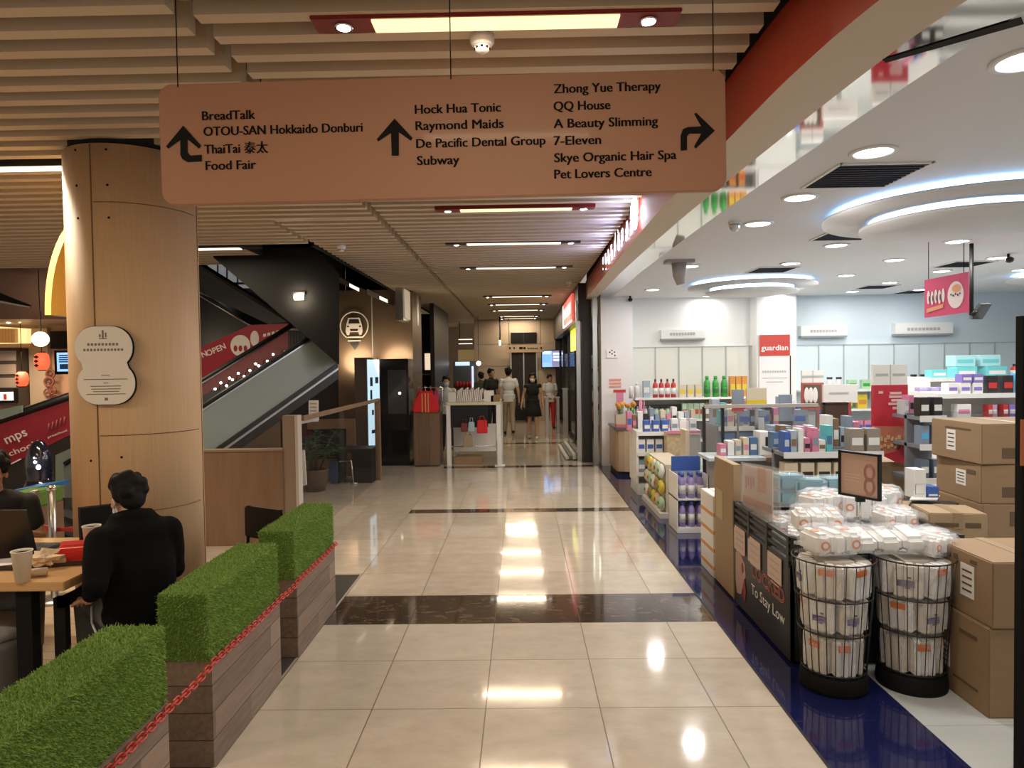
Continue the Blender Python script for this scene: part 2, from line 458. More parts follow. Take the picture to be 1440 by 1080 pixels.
# ================================================================== far end of the corridor
m_stone = mat('beige_stone', (.46, .37, .28), .4, noise=.05, ns=3)
b = MB(m_stone)
b.bx(-1.5, -.33, 22, 22.2, 0, 3.6); b.bx(.50, 4, 22, 22.2, 0, 3.6); b.bx(-.33, .5, 22, 22.2, 2.25, 3.6)
b.use(m_seam)
for z in (.9, 1.8, 2.5): b.bx(-1.5, -.34, 21.992, 22.001, z, z + .012); b.bx(.51, 2, 21.992, 22.001, z, z + .012)
struct(b.out('wall_far', origin='world'))
b = MB(m_darkpan); b.bx(-.33, .5, 22.08, 22.14, 0, 2.25)
o = struct(b.out('door_1', origin='world'))
b = MB(m_steel); b.bx(-.35, -.31, 21.97, 22.1, 0, 2.27); b.bx(.48, .52, 21.97, 22.1, 0, 2.27); b.bx(-.35, .52, 21.97, 22.1, 2.23, 2.27); b.bx(.06, .1, 22.03, 22.08, 0, 2.22)
struct(b.out('door_2_frame', origin='world'))
b = MB(m_matblk); b.bx(-.32, .5, 21.95, 22.0, 2.52, 2.86); b.use(m_darkpan); b.bx(.08, .1, 21.94, 21.951, 2.52, 2.86)
tag(b.out('vent_grille'), 'black grille panel above the dark far door', 'vent')
# left edge of the far passage: food hall beyond
b = MB(m_stone); b.bx(-6, -1.5, 26, 26.2, 0, 4); struct(b.out('wall_beyond', origin='world'))
b = MB(m_slat); b.bx(-6, -1.5, 22, 26, 3.3, 3.34); struct(b.out('ceiling_beyond', origin='world'))
b = MB(m_tiles); b.quad((-6, 24, 0), (-1.4, 24, 0), (-1.4, 26, 0), (-6, 26, 0)); struct(b.out('floor_beyond', origin='world'))
# left flank walls
b = MB(m_darkpan)
b.bx(-2.15, -2.05, 16.2, 19.4, 0, 3.35); b.bx(-3.9, -2.1, 19.35, 19.45, 0, 3.3)
struct(b.out('wall_left', origin='world'))
b = MB(m_darkpan); b.bx(-13, -3.6, 13.9, 14.1, 0, 5.2); struct(b.out('wall_escalator', origin='world'))
# column with bronze cladding
b = MB(m_bronze); b.bx(-3.6, -2.12, 13.4, 14.6, 0, 3.32)
b.use(m_seam); b.bx(-2.92, -2.90, 13.392, 13.401, 0, 3.3)
struct(b.out('column_clad', origin='world'))
# ================================================================== corridor lamps
e_warm = emis('lamp_diffuser_warm', (1., .74, .36), 1.25)
e_warm2 = emis('lamp_diffuser_pale', (1., .84, .6), 1.9)
e_spot = emis('spot_lens', (1., .93, .80), 9.)
m_lred = mat('lamp_housing_red', (.22, .02, .015), .4)
m_lblk = mat('lamp_housing_black', (.02, .018, .016), .4)
GL = 'linear lamps in the corridor ceiling'
def corridor_lamp(x0, x1, y, w, label, housing, diff, dx0, dx1, pw, spots=True, shift=0.):
    t = thing('ceiling_lamp', label, 'lamp', ((x0 + x1) / 2, y, 3.3), 0, GL)
    b = MB(housing); b.bx(x0, x1, y - w / 2, y + w / 2, 3.285, 3.36); hs_ = b.out('housing', t, .004)
    b = MB(diff); b.bx(dx0, dx1, y - w * .40, y + w * .40, 3.277, 3.285); b.out('diffuser', hs_)
    if spots:
        for sx in ((x0 + dx0) / 2, (x1 + dx1) / 2):
            b = MB(m_chrome); b.lathe([(.035, 0), (.04, -.012), (.03, -.012)], 16, (sx, y, 3.287))
            b.use(e_spot); b.lathe([(.03, -.004), (.03, -.014), (0.0001, -.02)], 16, (sx, y, 3.287)); b.out('spot', t)
    area('lamp_light', ((x0 + x1) / 2, y, 3.262), dx1 - dx0, pw * LAMP, WARM, shape='RECTANGLE', sy=w * .7)
    return t
DESC = [
    (3.0, .13, 'red housed strip lamp with warm diffuser, above the hanging directory sign', m_lred, e_warm, -.88, .70, -.62, .44),
    (6.55, .11, 'red ended strip lamp just behind the hanging directory sign', m_lred, e_warm, -.80, .72, -.56, .50),
    (8.36, .11, 'black ended strip lamp, second beyond the hanging directory sign', m_lblk, e_warm2, -.90, .74, -.64, .50),
    (10.42, .11, 'black ended strip lamp, third beyond the hanging directory sign', m_lblk, e_warm2, -.91, .80, -.66, .54),
    (14.75, .12, 'bright strip lamp, nearest of the close trio down the corridor', m_lblk, e_warm2, -.80, .67, -.6, .46),
    (16.65, .12, 'strip lamp in the middle of the close trio down the corridor', m_lblk, e_warm2, -.80, .67, -.6, .46),
    (18.4, .12, 'strip lamp farthest of the close trio down the corridor', m_lblk, e_warm2, -.80, .65, -.6, .46),
    (20.6, .1, 'faint strip lamp before the dark far door', m_lblk, e_warm2, -.65, .55, -.5, .4),
    (21.6, .08, 'faint strip lamp right above the dark far door', m_lblk, e_warm2, -.68, .5, -.5, .4),
]
for y, w, l, h, d, x0, x1, a, c in DESC: corridor_lamp(x0, x1, y, w, l, h, d, a, c, 13 if y < 5 else 18)
corridor_lamp(-.85, .70, 1.2, .13, 'strip lamp over the viewer, before the hanging directory sign', m_lred, e_warm, -.6, .45, 15)
corridor_lamp(-.85, .70, -.6, .13, 'strip lamp behind the viewer', m_lred, e_warm, -.6, .45, 15)
# strips over the food court
def court_strip(x0, x1, y, label, pw):
    t = thing('light_strip', label, 'lamp', ((x0 + x1) / 2, y, 3.3), 0, 'light strips over the food court')
    b = MB(m_lblk); b.bx(x0 - .2, x1 + .25, y - .06, y + .06, 3.285, 3.34); b.out('housing', t)
    b = MB(e_warm2); b.bx(x0, x1, y - .045, y + .045, 3.275, 3.285); b.out('diffuser', t)
    area('strip_light', ((x0 + x1) / 2, y, 3.262), x1 - x0, pw * LAMP, WARM, shape='RECTANGLE', sy=.08)
court_strip(-4.9, -3.30, 4.97, 'bright light strip in the slat ceiling left of the plywood pillar', 70)
court_strip(-4.9, -3.42, 8.38, 'light strip in the slat ceiling right of the plywood pillar', 55)
court_strip(-4.6, -3.0, 1.6, 'light strip over the food court near the viewer', 45)
# smoke detectors
def detector(u, v, label):
    p = onz(u, v, 3.28)
    t = thing('smoke_detector', label, 'smoke detector', (p.x, p.y, 3.28), 0, 'round white ceiling detectors')
    b = MB(m_white); b.lathe([(.055, .02), (.055, -.012), (.042, -.03)], 20, (p.x, p.y, 3.28)); b.out('base', t)
    b = MB(m_white); b.lathe([(.036, -.03), (.03, -.05), (.012, -.062), (.0001, -.062)], 20, (p.x, p.y, 3.28)); b.use(m_ink)
    for k in range(8): w = k * PI / 4; b.box((p.x + .031 * math.cos(w), p.y + .031 * math.sin(w), 3.28 - .04), (.012, .012, .008))
    b.out('sensor_head', t)
detector(678, 56, 'white smoke detector below the red strip lamp above the sign')
detector(480, 347, 'small white ceiling detector above the lit black escalator wall')
detector(800, 397, 'small white ceiling detector near the lit shop name letters')

# ================================================================== shop downlights
e_down = emis('downlight_lens', (1., .98, .95), 9.)
DL = [(1228, 213), (1125, 277), (1066, 314), (1176, 344.5), (1112, 370), (1346, 339), (1258, 365), (1190, 387), (1403, 362), (1324, 381), (1139, 401), (1251, 397), (1199, 409.5), (1294, 407), (1436, 379), (970, 374), (918, 407), (997, 416), (1098, 413)]
DN = ['largest round downlight in the shop ceiling, above the black square grille', 'round downlight just left of the black square grille', 'round downlight beside the small domed ceiling camera',
      'round downlight below the tip of the large glowing ring', 'round downlight between the two glowing ceiling rings', 'round downlight right of the large glowing ring disc', 'round downlight, second behind the large glowing ring disc',
      'round downlight, third behind the large glowing ring disc', 'round downlight above the hanging pink banner', 'round downlight touching the top of the hanging pink banner', 'round downlight right of the far glowing ring',
      'round downlight left of the hanging pink banner, farther row', 'small round downlight near the cool back wall', 'small round downlight behind the hanging pink banner edge', 'round downlight at the right edge above the pink banner bracket',
      'round downlight beside the hanging speaker bracket', 'round downlight left of the hanging speaker bracket', 'small round downlight at the left tip of the far glowing ring', 'small round downlight above the white pillar with the red sign']
def downlight(x, y, label, pw):
    t = thing('downlight', label, 'downlight', (x, y, 3.0), 0, 'round downlights in the shop ceiling')
    b = MB(m_white); b.lathe([(.13, 0), (.13, -.008), (.105, -.012), (.105, -.002)], 28, (x, y, 3.0)); tr_ = b.out('trim_ring', t)
    b = MB(e_down); b.lathe([(.104, -.004), (.09, -.010), (.0001, -.012)], 28, (x, y, 3.0)); b.out('lens', tr_)
    area('downlight_light', (x, y, 2.97), .2, pw * LAMP, SHOPW)
for (u, v), l in zip(DL, DN):
    p = onz(u, v, 3.0); downlight(p.x, p.y, l, 16 if p.y < 11.4 else 6)
for x, y in ((2.04, 2.8), (3.28, 3.0), (4.46, 3.2), (4.46, 5.2), (5.68, 5.2), (5.68, 6.9), (6.9, 7.0)):
    downlight(x, y, 'round downlight outside the view above the cartons', 13)
# ------------------------------------------------------------------ square grilles
m_grille = mat('grille_dark', (.03, .03, .05), .5)
def grille(x, y, s, label):
    t = thing('ceiling_vent', label, 'vent', (x, y, 3.0), 0, 'square air grilles in the shop ceiling')
    b = MB(m_white)
    for a in (-1, 1): b.box((x + a * s / 2, y, 2.994), (.02, s + .02, .012)); b.box((x, y + a * s / 2, 2.994), (s, .02, .012))
    b.out('frame', t)
    b = MB(m_grille); b.bx(x - s / 2, x + s / 2, y - s / 2, y + s / 2, 2.996, 2.9985)
    for k in range(11): yy_ = y - s / 2 + (k + .5) * s / 11; b.box((x, yy_, 2.992), (s, .006, .008))
    b.out('louvre', t)
grille(2.23, 4.49, .56, 'large black square air grille in the near shop ceiling')
for u, v, l in ((1192, 330, 'dark air grille under the tip of the large glowing ring'), (1085, 379, 'dark air grille over the far glowing ring'), (1232, 403, 'dark air grille near the cool back wall'), (1355, 371, 'dark air grille above the hanging pink banner'), (1285, 410, 'dark air grille left of the hanging pink banner')):
    p = onz(u, v, 3.0); grille(p.x, p.y, .5, l)
# ------------------------------------------------------------------ glowing rings
e_led = emis('led_cool', (.38, .62, 1.), 7.)
m_disc = mat('disc_white', (.66, .66, .66), .6)
def ring(x, y, R, label):
    t = thing('ring_light', label, 'ceiling light', (x, y, 3.0), 0, 'glowing ring features in the shop ceiling')
    b = MB(m_disc); b.lathe([(R, -.055), (R, -.085), (.0001, -.085)], 64, (x, y, 3.0)); b.lathe([(R, -.055), (.0001, -.055)], 64, (x, y, 3.0)); b.out('outer_disc', t)
    b = MB(e_led); b.lathe([(R - .09, -.002), (R - .09, -.054)], 64, (x, y, 3.0)); b.out('outer_strip', t)
    r = R * .72
    b = MB(m_disc); b.lathe([(r, -.14), (r, -.17), (.0001, -.17)], 64, (x, y, 3.0)); b.lathe([(r, -.14), (.0001, -.14)], 64, (x, y, 3.0)); b.out('inner_disc', t)
    b = MB(e_led); b.lathe([(r - .07, -.087), (r - .07, -.139)], 64, (x, y, 3.0)); b.out('inner_strip', t)
ring(3.42, 5.38, .98, 'large double ring of cool blue light in the near shop ceiling')
ring(3.45, 10.3, .92, 'smaller double ring of cool blue light in the far shop ceiling')
p = onz(1440, 392, 3.0); ring(p.x + .3, 9.6, .95, 'double ring of cool blue light behind the hanging pink banner')
# dome camera, bracket, small cctv
p = onz(1033, 312, 3.0)
t = thing('dome_camera', 'small silver domed camera in the shop ceiling beside a downlight', 'camera', (p.x, p.y, 3.0))
b = MB(m_white); b.lathe([(.05, 0), (.05, -.02)], 20, (p.x, p.y, 3.0)); b.out('base', t)
b = MB(m_steel); b.lathe([(.045, -.02), (.042, -.05), (.025, -.08), (.0001, -.088)], 20, (p.x, p.y, 3.0)); b.out('dome', t)
p = onz(955, 366, 3.0)
t = thing('speaker_bracket', 'grey bracket hanging from the shop ceiling near the lit name letters', 'bracket', (p.x, p.y, 3.0))
b = MB(mat('bracket_grey', (.35, .34, .33), .5)); q = at(955, 400, p.y)
b.bx(p.x - .16, p.x + .16, p.y - .1, p.y + .1, 2.965, 3.0); b.out('plate', t)
b = MB(mat('bracket_grey')); b.tube([(p.x, p.y, 2.97), (p.x, p.y, 2.82), (q.x + .02, p.y, q.z)], [.09, .075, .05], 10); b.out('arm', t)
for u, v, l in ((886, 419, 'tiny black camera under the shop ceiling above the white end pier'), (1418, 360, 'tiny black camera under the shop ceiling at the right edge')):
    p = onz(u, v - 3, 3.0)
    t = thing('security_camera', l, 'camera', (p.x, p.y, 3.0)); b = MB(m_black); b.cyl((p.x, p.y, 3.0), (p.x, p.y, 2.95), .015); b.out('mount', t)
    b = MB(m_black); b.ell((p.x, p.y - .02, 2.93), (.04, .05, .035), 8); b.out('body', t)

# ================================================================== hanging directory sign
m_sign = mat('sign_brown', (.47, .24, .145), .5, coat=.06)
T = (-.316, 2.8, 2.48)
t = thing('directory_sign', 'wide brown hanging directory sign with black arrows and three columns of names', 'sign', T)
def rrect(w, h, r, n=6, x=0, y=0):
    pts = []
    for cx, cy, a in ((w / 2 - r, h / 2 - r, 0), (-w / 2 + r, h / 2 - r, 90), (-w / 2 + r, -h / 2 + r, 180), (w / 2 - r, -h / 2 + r, 270)):
        for k in range(n + 1): q = math.radians(a + 90 * k / n); pts.append((x + cx + r * math.cos(q), y + cy + r * math.sin(q)))
    return pts
SA = at(225, 204, 2.8); SB = at(1021, 182, 2.8); SW = (SB - SA).length
C0 = (SA + SB) / 2; sx_ = (SB - SA).normalized()
SM = frame(C0, sx_, Vector((0, 0, 1)))            # local x right, y up, z to the viewer
b = MB(m_sign); b.prism(rrect(SW, .49, .055), .03, SM @ Matrix.Translation((0, 0, -.03))); brd = b.out('board', t, .003)
SZ = SM.inverted()
def spos(u, v): p = SZ @ at(u, v, 2.8); return p.x, p.y
SIGN_TXT = [('BreadTalk', 285, 359, 170), ('OTOU-SAN Hokkaido Donburi', 287, 510, 192), ('ThaiTai 泰太', 288, 377, 217), ('Food Fair', 290, 360, 240),
            ('Hock Hua Tonic', 584, 704, 161), ('Raymond Maids', 585, 708, 184), ('De Pacific Dental Group', 586, 767, 209), ('Subway', 587, 646, 233),
            ('Zhong Yue Therapy', 779, 929, 132), ('QQ House', 779, 858, 156.5), ('A Beauty Slimming', 779, 925, 181), ('7-Eleven', 779, 845, 205), ('Skye Organic Hair Spa', 780, 951, 229), ('Pet Lovers Centre', 780, 916, 252)]
for s, u0, u1, v in SIGN_TXT:
    b = MB(m_ink); x0, y0 = spos(u0, v); x1, _ = spos(u1, v - (u1 - u0) * .027)
    for q_ in (-.0016, -.0005, .0006, .0016): b.text(s, .0525, SM @ Matrix.Translation((x0 + q_, y0 + .002, .002 + q_ * .1)), 0, 'l', x1 - x0); b.out('lettering', brd)
def arrow(mb, pts):
    mb.prism([spos(*p) for p in pts], .002, SM @ Matrix.Translation((0, 0, .001)))
b = MB(m_ink)
arrow(b, [(258, 177), (283, 205), (280, 209), (264, 196), (264, 214), (268, 219), (284, 218), (284, 227), (264, 228), (257, 224), (254, 218), (254, 197), (237, 209), (234, 206)])
b.out('arrow', brd)
b = MB(m_ink)
arrow(b, [(555, 167), (580, 194), (578, 198), (561, 186), (561, 219), (551, 219), (550, 187), (532, 199), (530, 196)]); b.out('arrow', brd)
b = MB(m_ink)
arrow(b, [(957, 212), (957, 191), (960, 182), (967, 179), (986, 178), (976, 160), (979, 159), (1005, 184), (978, 209), (976, 206), (986, 188), (969, 188), (966, 192), (966, 211)]); b.out('arrow', brd)
for u, vt, vb in ((250, -30, 119), (634, -30, 108), (1003, -30, 97)):
    p = at(u, vb, 2.8); b = MB(m_ink); b.cyl((p.x, 2.8, p.z - .01), (p.x, 2.8, 3.32), .0025, n=6); b.out('suspension_wire', t)

# ================================================================== lit shop name on the fascia
e_let = emis('letters_lit', (.78, .88, 1.), 5.)
t = thing('fascia_sign', 'glowing white shop name letters on the red fascia', 'sign', (1.1, 7.5, 3.02))
for ch, ya, yb in zip('guardian', *[[9.15 - .325 * k for k in range(8)], [0] * 8]):
    b = MB(e_let); xx = sm(ya) - .045
    M_ = frame((xx, ya, 3.085), (0, -1, 0), (0, 0, 1))
    b.text(ch, .27, M_, .02); vs_ = list(b.v); fs_ = list(b.f)
    b.v = []; b.f = []; b.mi = []; b.sm = []
    k = len(vs_)
    b.add(vs_, fs_); b.add([(x + .04, y, z) for x, y, z in vs_], fs_)
    b.out('letter', t)
b = MB(e_let)
for k in range(5):
    w = k * 2 * PI / 5; M_ = frame((sm(6.3) - .04, 6.3, 3.17), (0, -1, 0), (0, 0, 1)) @ Matrix.Rotation(w, 4, 'Z')
    b.prism([(-.045, .02), (.045, .02), (.06, .13), (-.06, .13)], .03, M_)
lab(b.out('emblem', t), 'five-petalled emblem')
for yy_ in (6.3, 7.1, 7.9, 8.7):
    area('letter_light', (sm(yy_) - .08, yy_, 3.16), .22, 3.2, (.42, .47, 1.), rot=(0, math.radians(100), 0))
# ================================================================== plywood pillar
PX, PY, PR = -2.70, 4.78, .41
b = MB(m_ply); b.lathe([(PR, 0), (PR, 3.26)], 64, (PX, PY, 0))
b.use(m_plen); b.lathe([(PR - .03, 3.26), (PR - .03, 3.6)], 40, (PX, PY, 0))
m_join = mat('pillar_joint', (.17, .09, .04), .7)
b.use(m_join)
def ponp(u, v, r=PR):     # point on the pillar seen at u, v
    d = WTC.transposed() @ Vector(((u - 720) / FPX, (v - 540) / FPX, 1)); o = Vector((0, 0, CAMH))
    A = d.x ** 2 + d.y ** 2; B = 2 * (d.x * (o.x - PX) + d.y * (o.y - PY)); C = (o.x - PX) ** 2 + (o.y - PY) ** 2 - r * r
    D = B * B - 4 * A * C
    return o + d * ((-B - math.sqrt(max(D, 0))) / (2 * A))
q = ponp(132, 400); w0 = math.atan2(q.y - PY, q.x - PX)
for w in (w0, w0 + 1.9, w0 + 3.8):
    b.box((PX + PR * math.cos(w), PY + PR * math.sin(w), 1.63), (.008, .006, 3.25), rz=w + PI / 2)
for u, v in ((200, 287), (200, 611), (240, 714)):
    z = ponp(u, v).z
    b.tube([(PX + (PR + .0005) * math.cos(w0 + .03 + k * .1), PY + (PR + .0005) * math.sin(w0 + .03 + k * .1), z) for k in range(18)], .003, 6)
b.use(m_ink)
for u, v in ((106, 211), (149, 210), (108, 261), (151, 260), (110, 307), (153, 306), (128, 648), (171, 643)):
    p = ponp(u, v); b.ell(p, .008, 6)
struct(b.out('pillar', origin='world'))
# figure-eight notice board on the pillar
m_plate = mat('notice_plate', (.86, .82, .74), .22, coat=.4)
c = ponp(147, 514, PR + .03); wn = math.atan2(c.y - PY, c.x - PX)
t = thing('notice_board', 'white figure-eight shaped notice board on the plywood pillar', 'sign', c)
NM = frame(c, (-math.sin(wn), math.cos(wn), 0), (0, 0, 1))
def eight(s):
    top = rrect(.355 * s, .27 * s, .13 * s, 8, 0, .115); bot = rrect(.355 * s, .27 * s, .13 * s, 8, 0.01, -.115)
    r = [p for p in top]
    # stitch: right lower of the top disc into the bottom disc
    up = [p for p in top if p[1] > .002]; lo = [p for p in bot if p[1] < -.002]
    up.sort(key=lambda p: math.atan2(p[1], p[0])); lo.sort(key=lambda p: math.atan2(p[1], p[0]))
    return up + lo
b = MB(m_ink); b.prism(eight(1.03), .012, NM @ Matrix.Translation((0, 0, -.014))); lab(b.out('backing', t), 'dark edge backing')
b = MB(m_plate); b.prism(eight(1.), .01, NM); pt_ = b.out('plate', t, .002)
b = MB(mat('grey_print', (.2, .17, .14), .5))
def pm(x, y, w, h): b.box((x, y, .0105), (w, h, .001), M=NM)
for x, y, w, h in ((0, .2, .012, .05), (.018, .195, .01, .03), (-.018, .19, .01, .02), (0, .172, .05, .006)): pm(x, y, w, h)
for k in range(9): pm(-.09 + k * .022, .135, .014, .016)
for k in range(12): pm(-.115 + k * .021, .1, .013, .015)
for y, w in ((-.062, .05), (-.088, .27), (-.112, .03), (-.132, .19), (-.150, .18), (-.166, .16), (-.183, .24)): pm(.01, y, w, .005)
pm(.01, -.215, .02, .018); lab(b.out('print', pt_), 'grey printed lines and small emblem')

# yellow arch
m_yel = mat('arch_yellow', (.62, .36, .04), .4, coat=.2); m_yel2 = mat('arch_yellow_edge', (.78, .62, .22), .4, coat=.2)
t = thing('arch_sign', 'yellow arch shaped sign behind the plywood pillar', 'sign', at(80, 440, 5.6))
A0, A1 = at(63, 443, 5.5), at(72, 443, 5.5)
cxa = at(128, 443, 5.5).x; R0 = cxa - A0.x; R1 = cxa - A1.x
ha = at(92, 322, 5.5).z - A0.z + .12
o_, i_ = [], []
for k in range(15):
    w = PI - PI * .5 * k / 14
    o_.append((cxa + R0 * math.cos(w), A0.z + ha * math.sin(w))); i_.append((cxa + R1 * math.cos(w), A0.z + (ha - .06) * math.sin(w)))
o_ += [(2 * cxa - x, z) for x, z in o_[::-1]][1:]; i_ += [(2 * cxa - x, z) for x, z in i_[::-1]][1:]
b = MB(m_yel2); n = len(o_)
vs = [(x, 5.5, z) for x, z in o_] + [(x, 5.5, z) for x, z in i_]
b.add(vs, [(k, k + 1, n + k + 1, n + k) for k in range(n - 1)]); b.out('arch_face', t)
b = MB(m_yel)
for L in (o_, i_):
    vs = [(x, 5.501, z) for x, z in L] + [(x, 5.95, z) for x, z in L]
    b.add(vs, [(k, k + 1, n + k + 1, n + k) for k in range(n - 1)])
for k in (0, n - 1): b.quad((o_[k][0], 5.501, o_[k][1]), (i_[k][0], 5.501, i_[k][1]), (i_[k][0], 5.95, i_[k][1]), (o_[k][0], 5.95, o_[k][1]))
b.out('arch_band', t)
b = MB(m_ink); b.cyl((cxa, 5.7, A0.z + ha - .02), (cxa, 5.7, 3.35), .01, n=8); b.out('rod', t)

# ================================================================== planters
m_plank = plank_mat('planter_wood', (.075, .048, .036), (.36, .26, .195), 'y', 'z', .125, .6)
m_gblade = mat('turf_blades', (.22, .36, .065), .6, noise=.5, ns=90)
m_gbase = mat('turf_base', (.11, .19, .03), .9)
def planter(x0, x1, y0, y1, label, nb):
    t = thing('planter_box', label, 'planter', ((x0 + x1) / 2, (y0 + y1) / 2, 0), 0, 'turf topped wooden planters along the walkway')
    b = MB(m_plank); b.bx(x0, x1, y0, y1, .0, .49); b.out('wooden_base', t, .003)
    rnd = random.Random(y0)
    b = MB(m_gbase); gx0, gx1, gy0, gy1, g0, g1 = x0 + .004, x1 - .012, y0 - .0, y1 + .0, .49, .792
    b.bx(gx0, gx1, gy0, gy1, g0, g1)
    b.use(m_gblade)
    def blade(p, nrm):
        nrm = Vector(nrm); L = rnd.uniform(.007, .014)
        side = Vector((rnd.uniform(-1, 1), rnd.uniform(-1, 1), rnd.uniform(-1, 1))); side = (side - nrm * side.dot(nrm)).normalized() * rnd.uniform(.0011, .0019)
        tip = p + nrm * L * rnd.uniform(.5, 1) + Vector((rnd.uniform(-1, 1), rnd.uniform(-1, 1), rnd.uniform(-1, .6))) * L * .8
        mid = p + (tip - p) * .55 + nrm * L * .15
        b.add([p - side, p + side, mid + side * .8, mid - side * .8, tip], [(0, 1, 2, 3), (3, 2, 4)])
    def face(o, a, c, nrm, dens):
        o, a, c = Vector(o), Vector(a), Vector(c); N = int(a.length * c.length * dens)
        for _ in range(N): blade(o + a * rnd.random() + c * rnd.random(), nrm)
    D = nb
    face((gx0, gy0, g1), (gx1 - gx0, 0, 0), (0, gy1 - gy0, 0), (0, 0, 1), D)
    face((gx1, gy0, g0), (0, gy1 - gy0, 0), (0, 0, g1 - g0), (1, 0, 0), D)
    face((gx0, gy0, g0), (gx1 - gx0, 0, 0), (0, 0, g1 - g0), (0, -1, 0), D)
    face((gx0, gy0, g0), (0, gy1 - gy0, 0), (0, 0, g1 - g0), (-1, 0, 0), D * .3)
    face((gx0, gy1, g0), (gx1 - gx0, 0, 0), (0, 0, g1 - g0), (0, 1, 0), D * .3)
    o = b.out('turf_block', t); o['kind'] = 'stuff'
planter(-1.655, -1.415, 1.68, 2.655, 'nearest turf topped wooden planter, cut off by the photo edge', 60000)
planter(-1.655, -1.415, 3.03, 3.905, 'middle turf topped wooden planter beside the seated man', 52000)
planter(-1.65, -1.415, 4.20, 5.07, 'farthest turf topped wooden planter before the wooden half wall', 40000)
# red plastic chain
m_chain = mat('chain_red', (.55, .045, .03), .35)
b = MB(m_chain)
pts = [(-1.398, 1.75, .47), (-1.398, 2.66, .478), (-1.398, 3.03, .492), (-1.398, 3.9, .486), (-1.398, 4.2, .492), (-1.398, 5.07, .497)]
pp = []
for (x0, y0, z0), (x1, y1, z1) in zip(pts, pts[1:]):
    L = y1 - y0; k = max(1, round(L / .033))
    sag = .012 if L < .5 else .008
    for j in range(k): s_ = j / k; pp.append(Vector((x0, y0 + L * s_, z0 + (z1 - z0) * s_ - sag * 4 * s_ * (1 - s_))))
for k, p in enumerate(pp):
    tilt = PI / 4 if k % 2 else -PI / 4
    R = Matrix.Translation(p) @ Matrix.Rotation(tilt, 4, 'Y')
    ring_ = []
    for j in range(14):
        w = 2 * PI * j / 14; ring_.append((.0125 * math.cos(w), .0125 * math.sin(w) + (.012 if math.sin(w) > 0 else -.012), 0))
    b.tube(ring_, .0042, 6, closed=True, M=R)
tag(b.out('barrier_chain'), 'red plastic chain strung along the turf topped planters', 'chain')

# ================================================================== table and what stands on it
m_tabletop = mat('table_wood', (.60, .36, .16), .35, noise=.12, ns=4, stretch=(.6, 8, 8), coat=.2)
t = thing('dining_table', 'light wood table with black legs where the man sits', 'table', (-2.85, 3.8, 0))
TZ = .75
b = MB(m_tabletop); b.extr([(-3.9, 3.36, TZ - .045), (-2.30, 3.36, TZ - .045), (-2.30, 4.28, TZ - .045), (-3.9, 4.28, TZ - .045)], (0, 0, .045)); b.out('tabletop', t, .004)
for x, y in ((-2.53, 3.42), (-2.44, 4.18), (-3.8, 3.45), (-3.8, 4.18)):
    b = MB(m_matblk); b.bx(x - .04, x + .04, y - .03, y + .03, 0, TZ - .045); b.out('leg', t)
b = MB(m_matblk); b.bx(-2.40, -2.36, 3.45, 4.2, TZ - .16, TZ - .11); b.bx(-2.42, -2.36, 3.45, 3.49, 0, TZ - .11); b.out('side_frame', t)
m_cup = mat('paper_cup', (.80, .74, .62), .5); m_lid = mat('cup_lid', (.8, .78, .72), .3)
def cup(u, v0, v1, z, label, mark):
    p = onz(u, v1, z)
    hgt = .0
    q = at(u, v0, p.y); H = q.z - z
    t = thing('paper_cup', label, 'cup', (p.x, p.y, z), 0, 'paper cups on the wooden table')
    b = MB(m_cup); b.lathe([(.0001, .003), (.032, 0), (.046, H - .006), (.049, H - .004), (.049, H), (.044, H), (.043, H - .008), (.030, .006), (.0001, .006)], 28, (p.x, p.y, z)); cb_ = b.out('cup_body', t)
    b = MB(m_lid); b.lathe([(.0435, H - .012), (.0001, H - .012)], 24, (p.x, p.y, z)); lab(b.out('lid', cb_), 'recessed pale lid')
    if mark:
        b = MB(m_red); b.prism([(-.006, -.008), (.006, -.008), (.006, .008), (-.006, .008)], .001, frame((p.x + .01, p.y - .0385, z + H * .42), (1, 0, 0), (0, .15, 1))); lab(b.out('mark', cb_), 'small red printed mark')
cup(32, 774, 818, TZ, 'pale paper cup at the near edge of the wooden table', False)
cup(130, 739, 784, TZ, 'pale paper cup with red mark right before the laptop', True)
# tray with liner, red carton
m_tray = mat('tray_dark', (.03, .02, .018), .4)
t = thing('serving_tray', 'dark serving tray with white paper liner beside the seated man', 'tray', (-2.42, 3.78, TZ))
c = onz(100, 785, TZ + .01)
RT = Matrix.Translation((c.x, c.y, TZ)) @ Matrix.Rotation(.25, 4, 'Z')
b = MB(m_tray); b.box((0, 0, .006), (.36, .26, .012), M=RT)
for x, y, w, h in ((-.18, 0, .014, .26), (.18, 0, .014, .26), (0, -.13, .36, .014), (0, .13, .36, .014)): b.box((x, y, .013), (w, h, .022), M=RT)
b.out('tray', t, .003)
b = MB(m_paper); b.box((0, -.01, .0135), (.33, .235, .002), M=RT); lab(b.out('liner', t), 'white paper liner')
p = onz(101, 786, TZ + .02); RC = Matrix.Translation((p.x, p.y, TZ + .016)) @ Matrix.Rotation(.3, 4, 'Z')
m_rcart = mat('carton_red', (.62, .03, .02), .4)
t = thing('food_carton', 'red open food carton on the dark tray', 'carton', (p.x, p.y, TZ + .015))
b = MB(m_rcart)
o4 = [(-.08, -.055), (.08, -.055), (.08, .055), (-.08, .055)]
vs = [(x * .8, y * .8, 0) for x, y in o4] + [(x, y, .055) for x, y in o4] + [(x * .92, y * .9, .053) for x, y in o4] + [(x * .74, y * .74, .004) for x, y in o4]
fs = [(3, 2, 1, 0)] + [(4 * k + i, 4 * k + (i + 1) % 4, 4 * k + 4 + (i + 1) % 4, 4 * k + 4 + i) for k in range(3) for i in range(4)] + [(12, 13, 14, 15)]
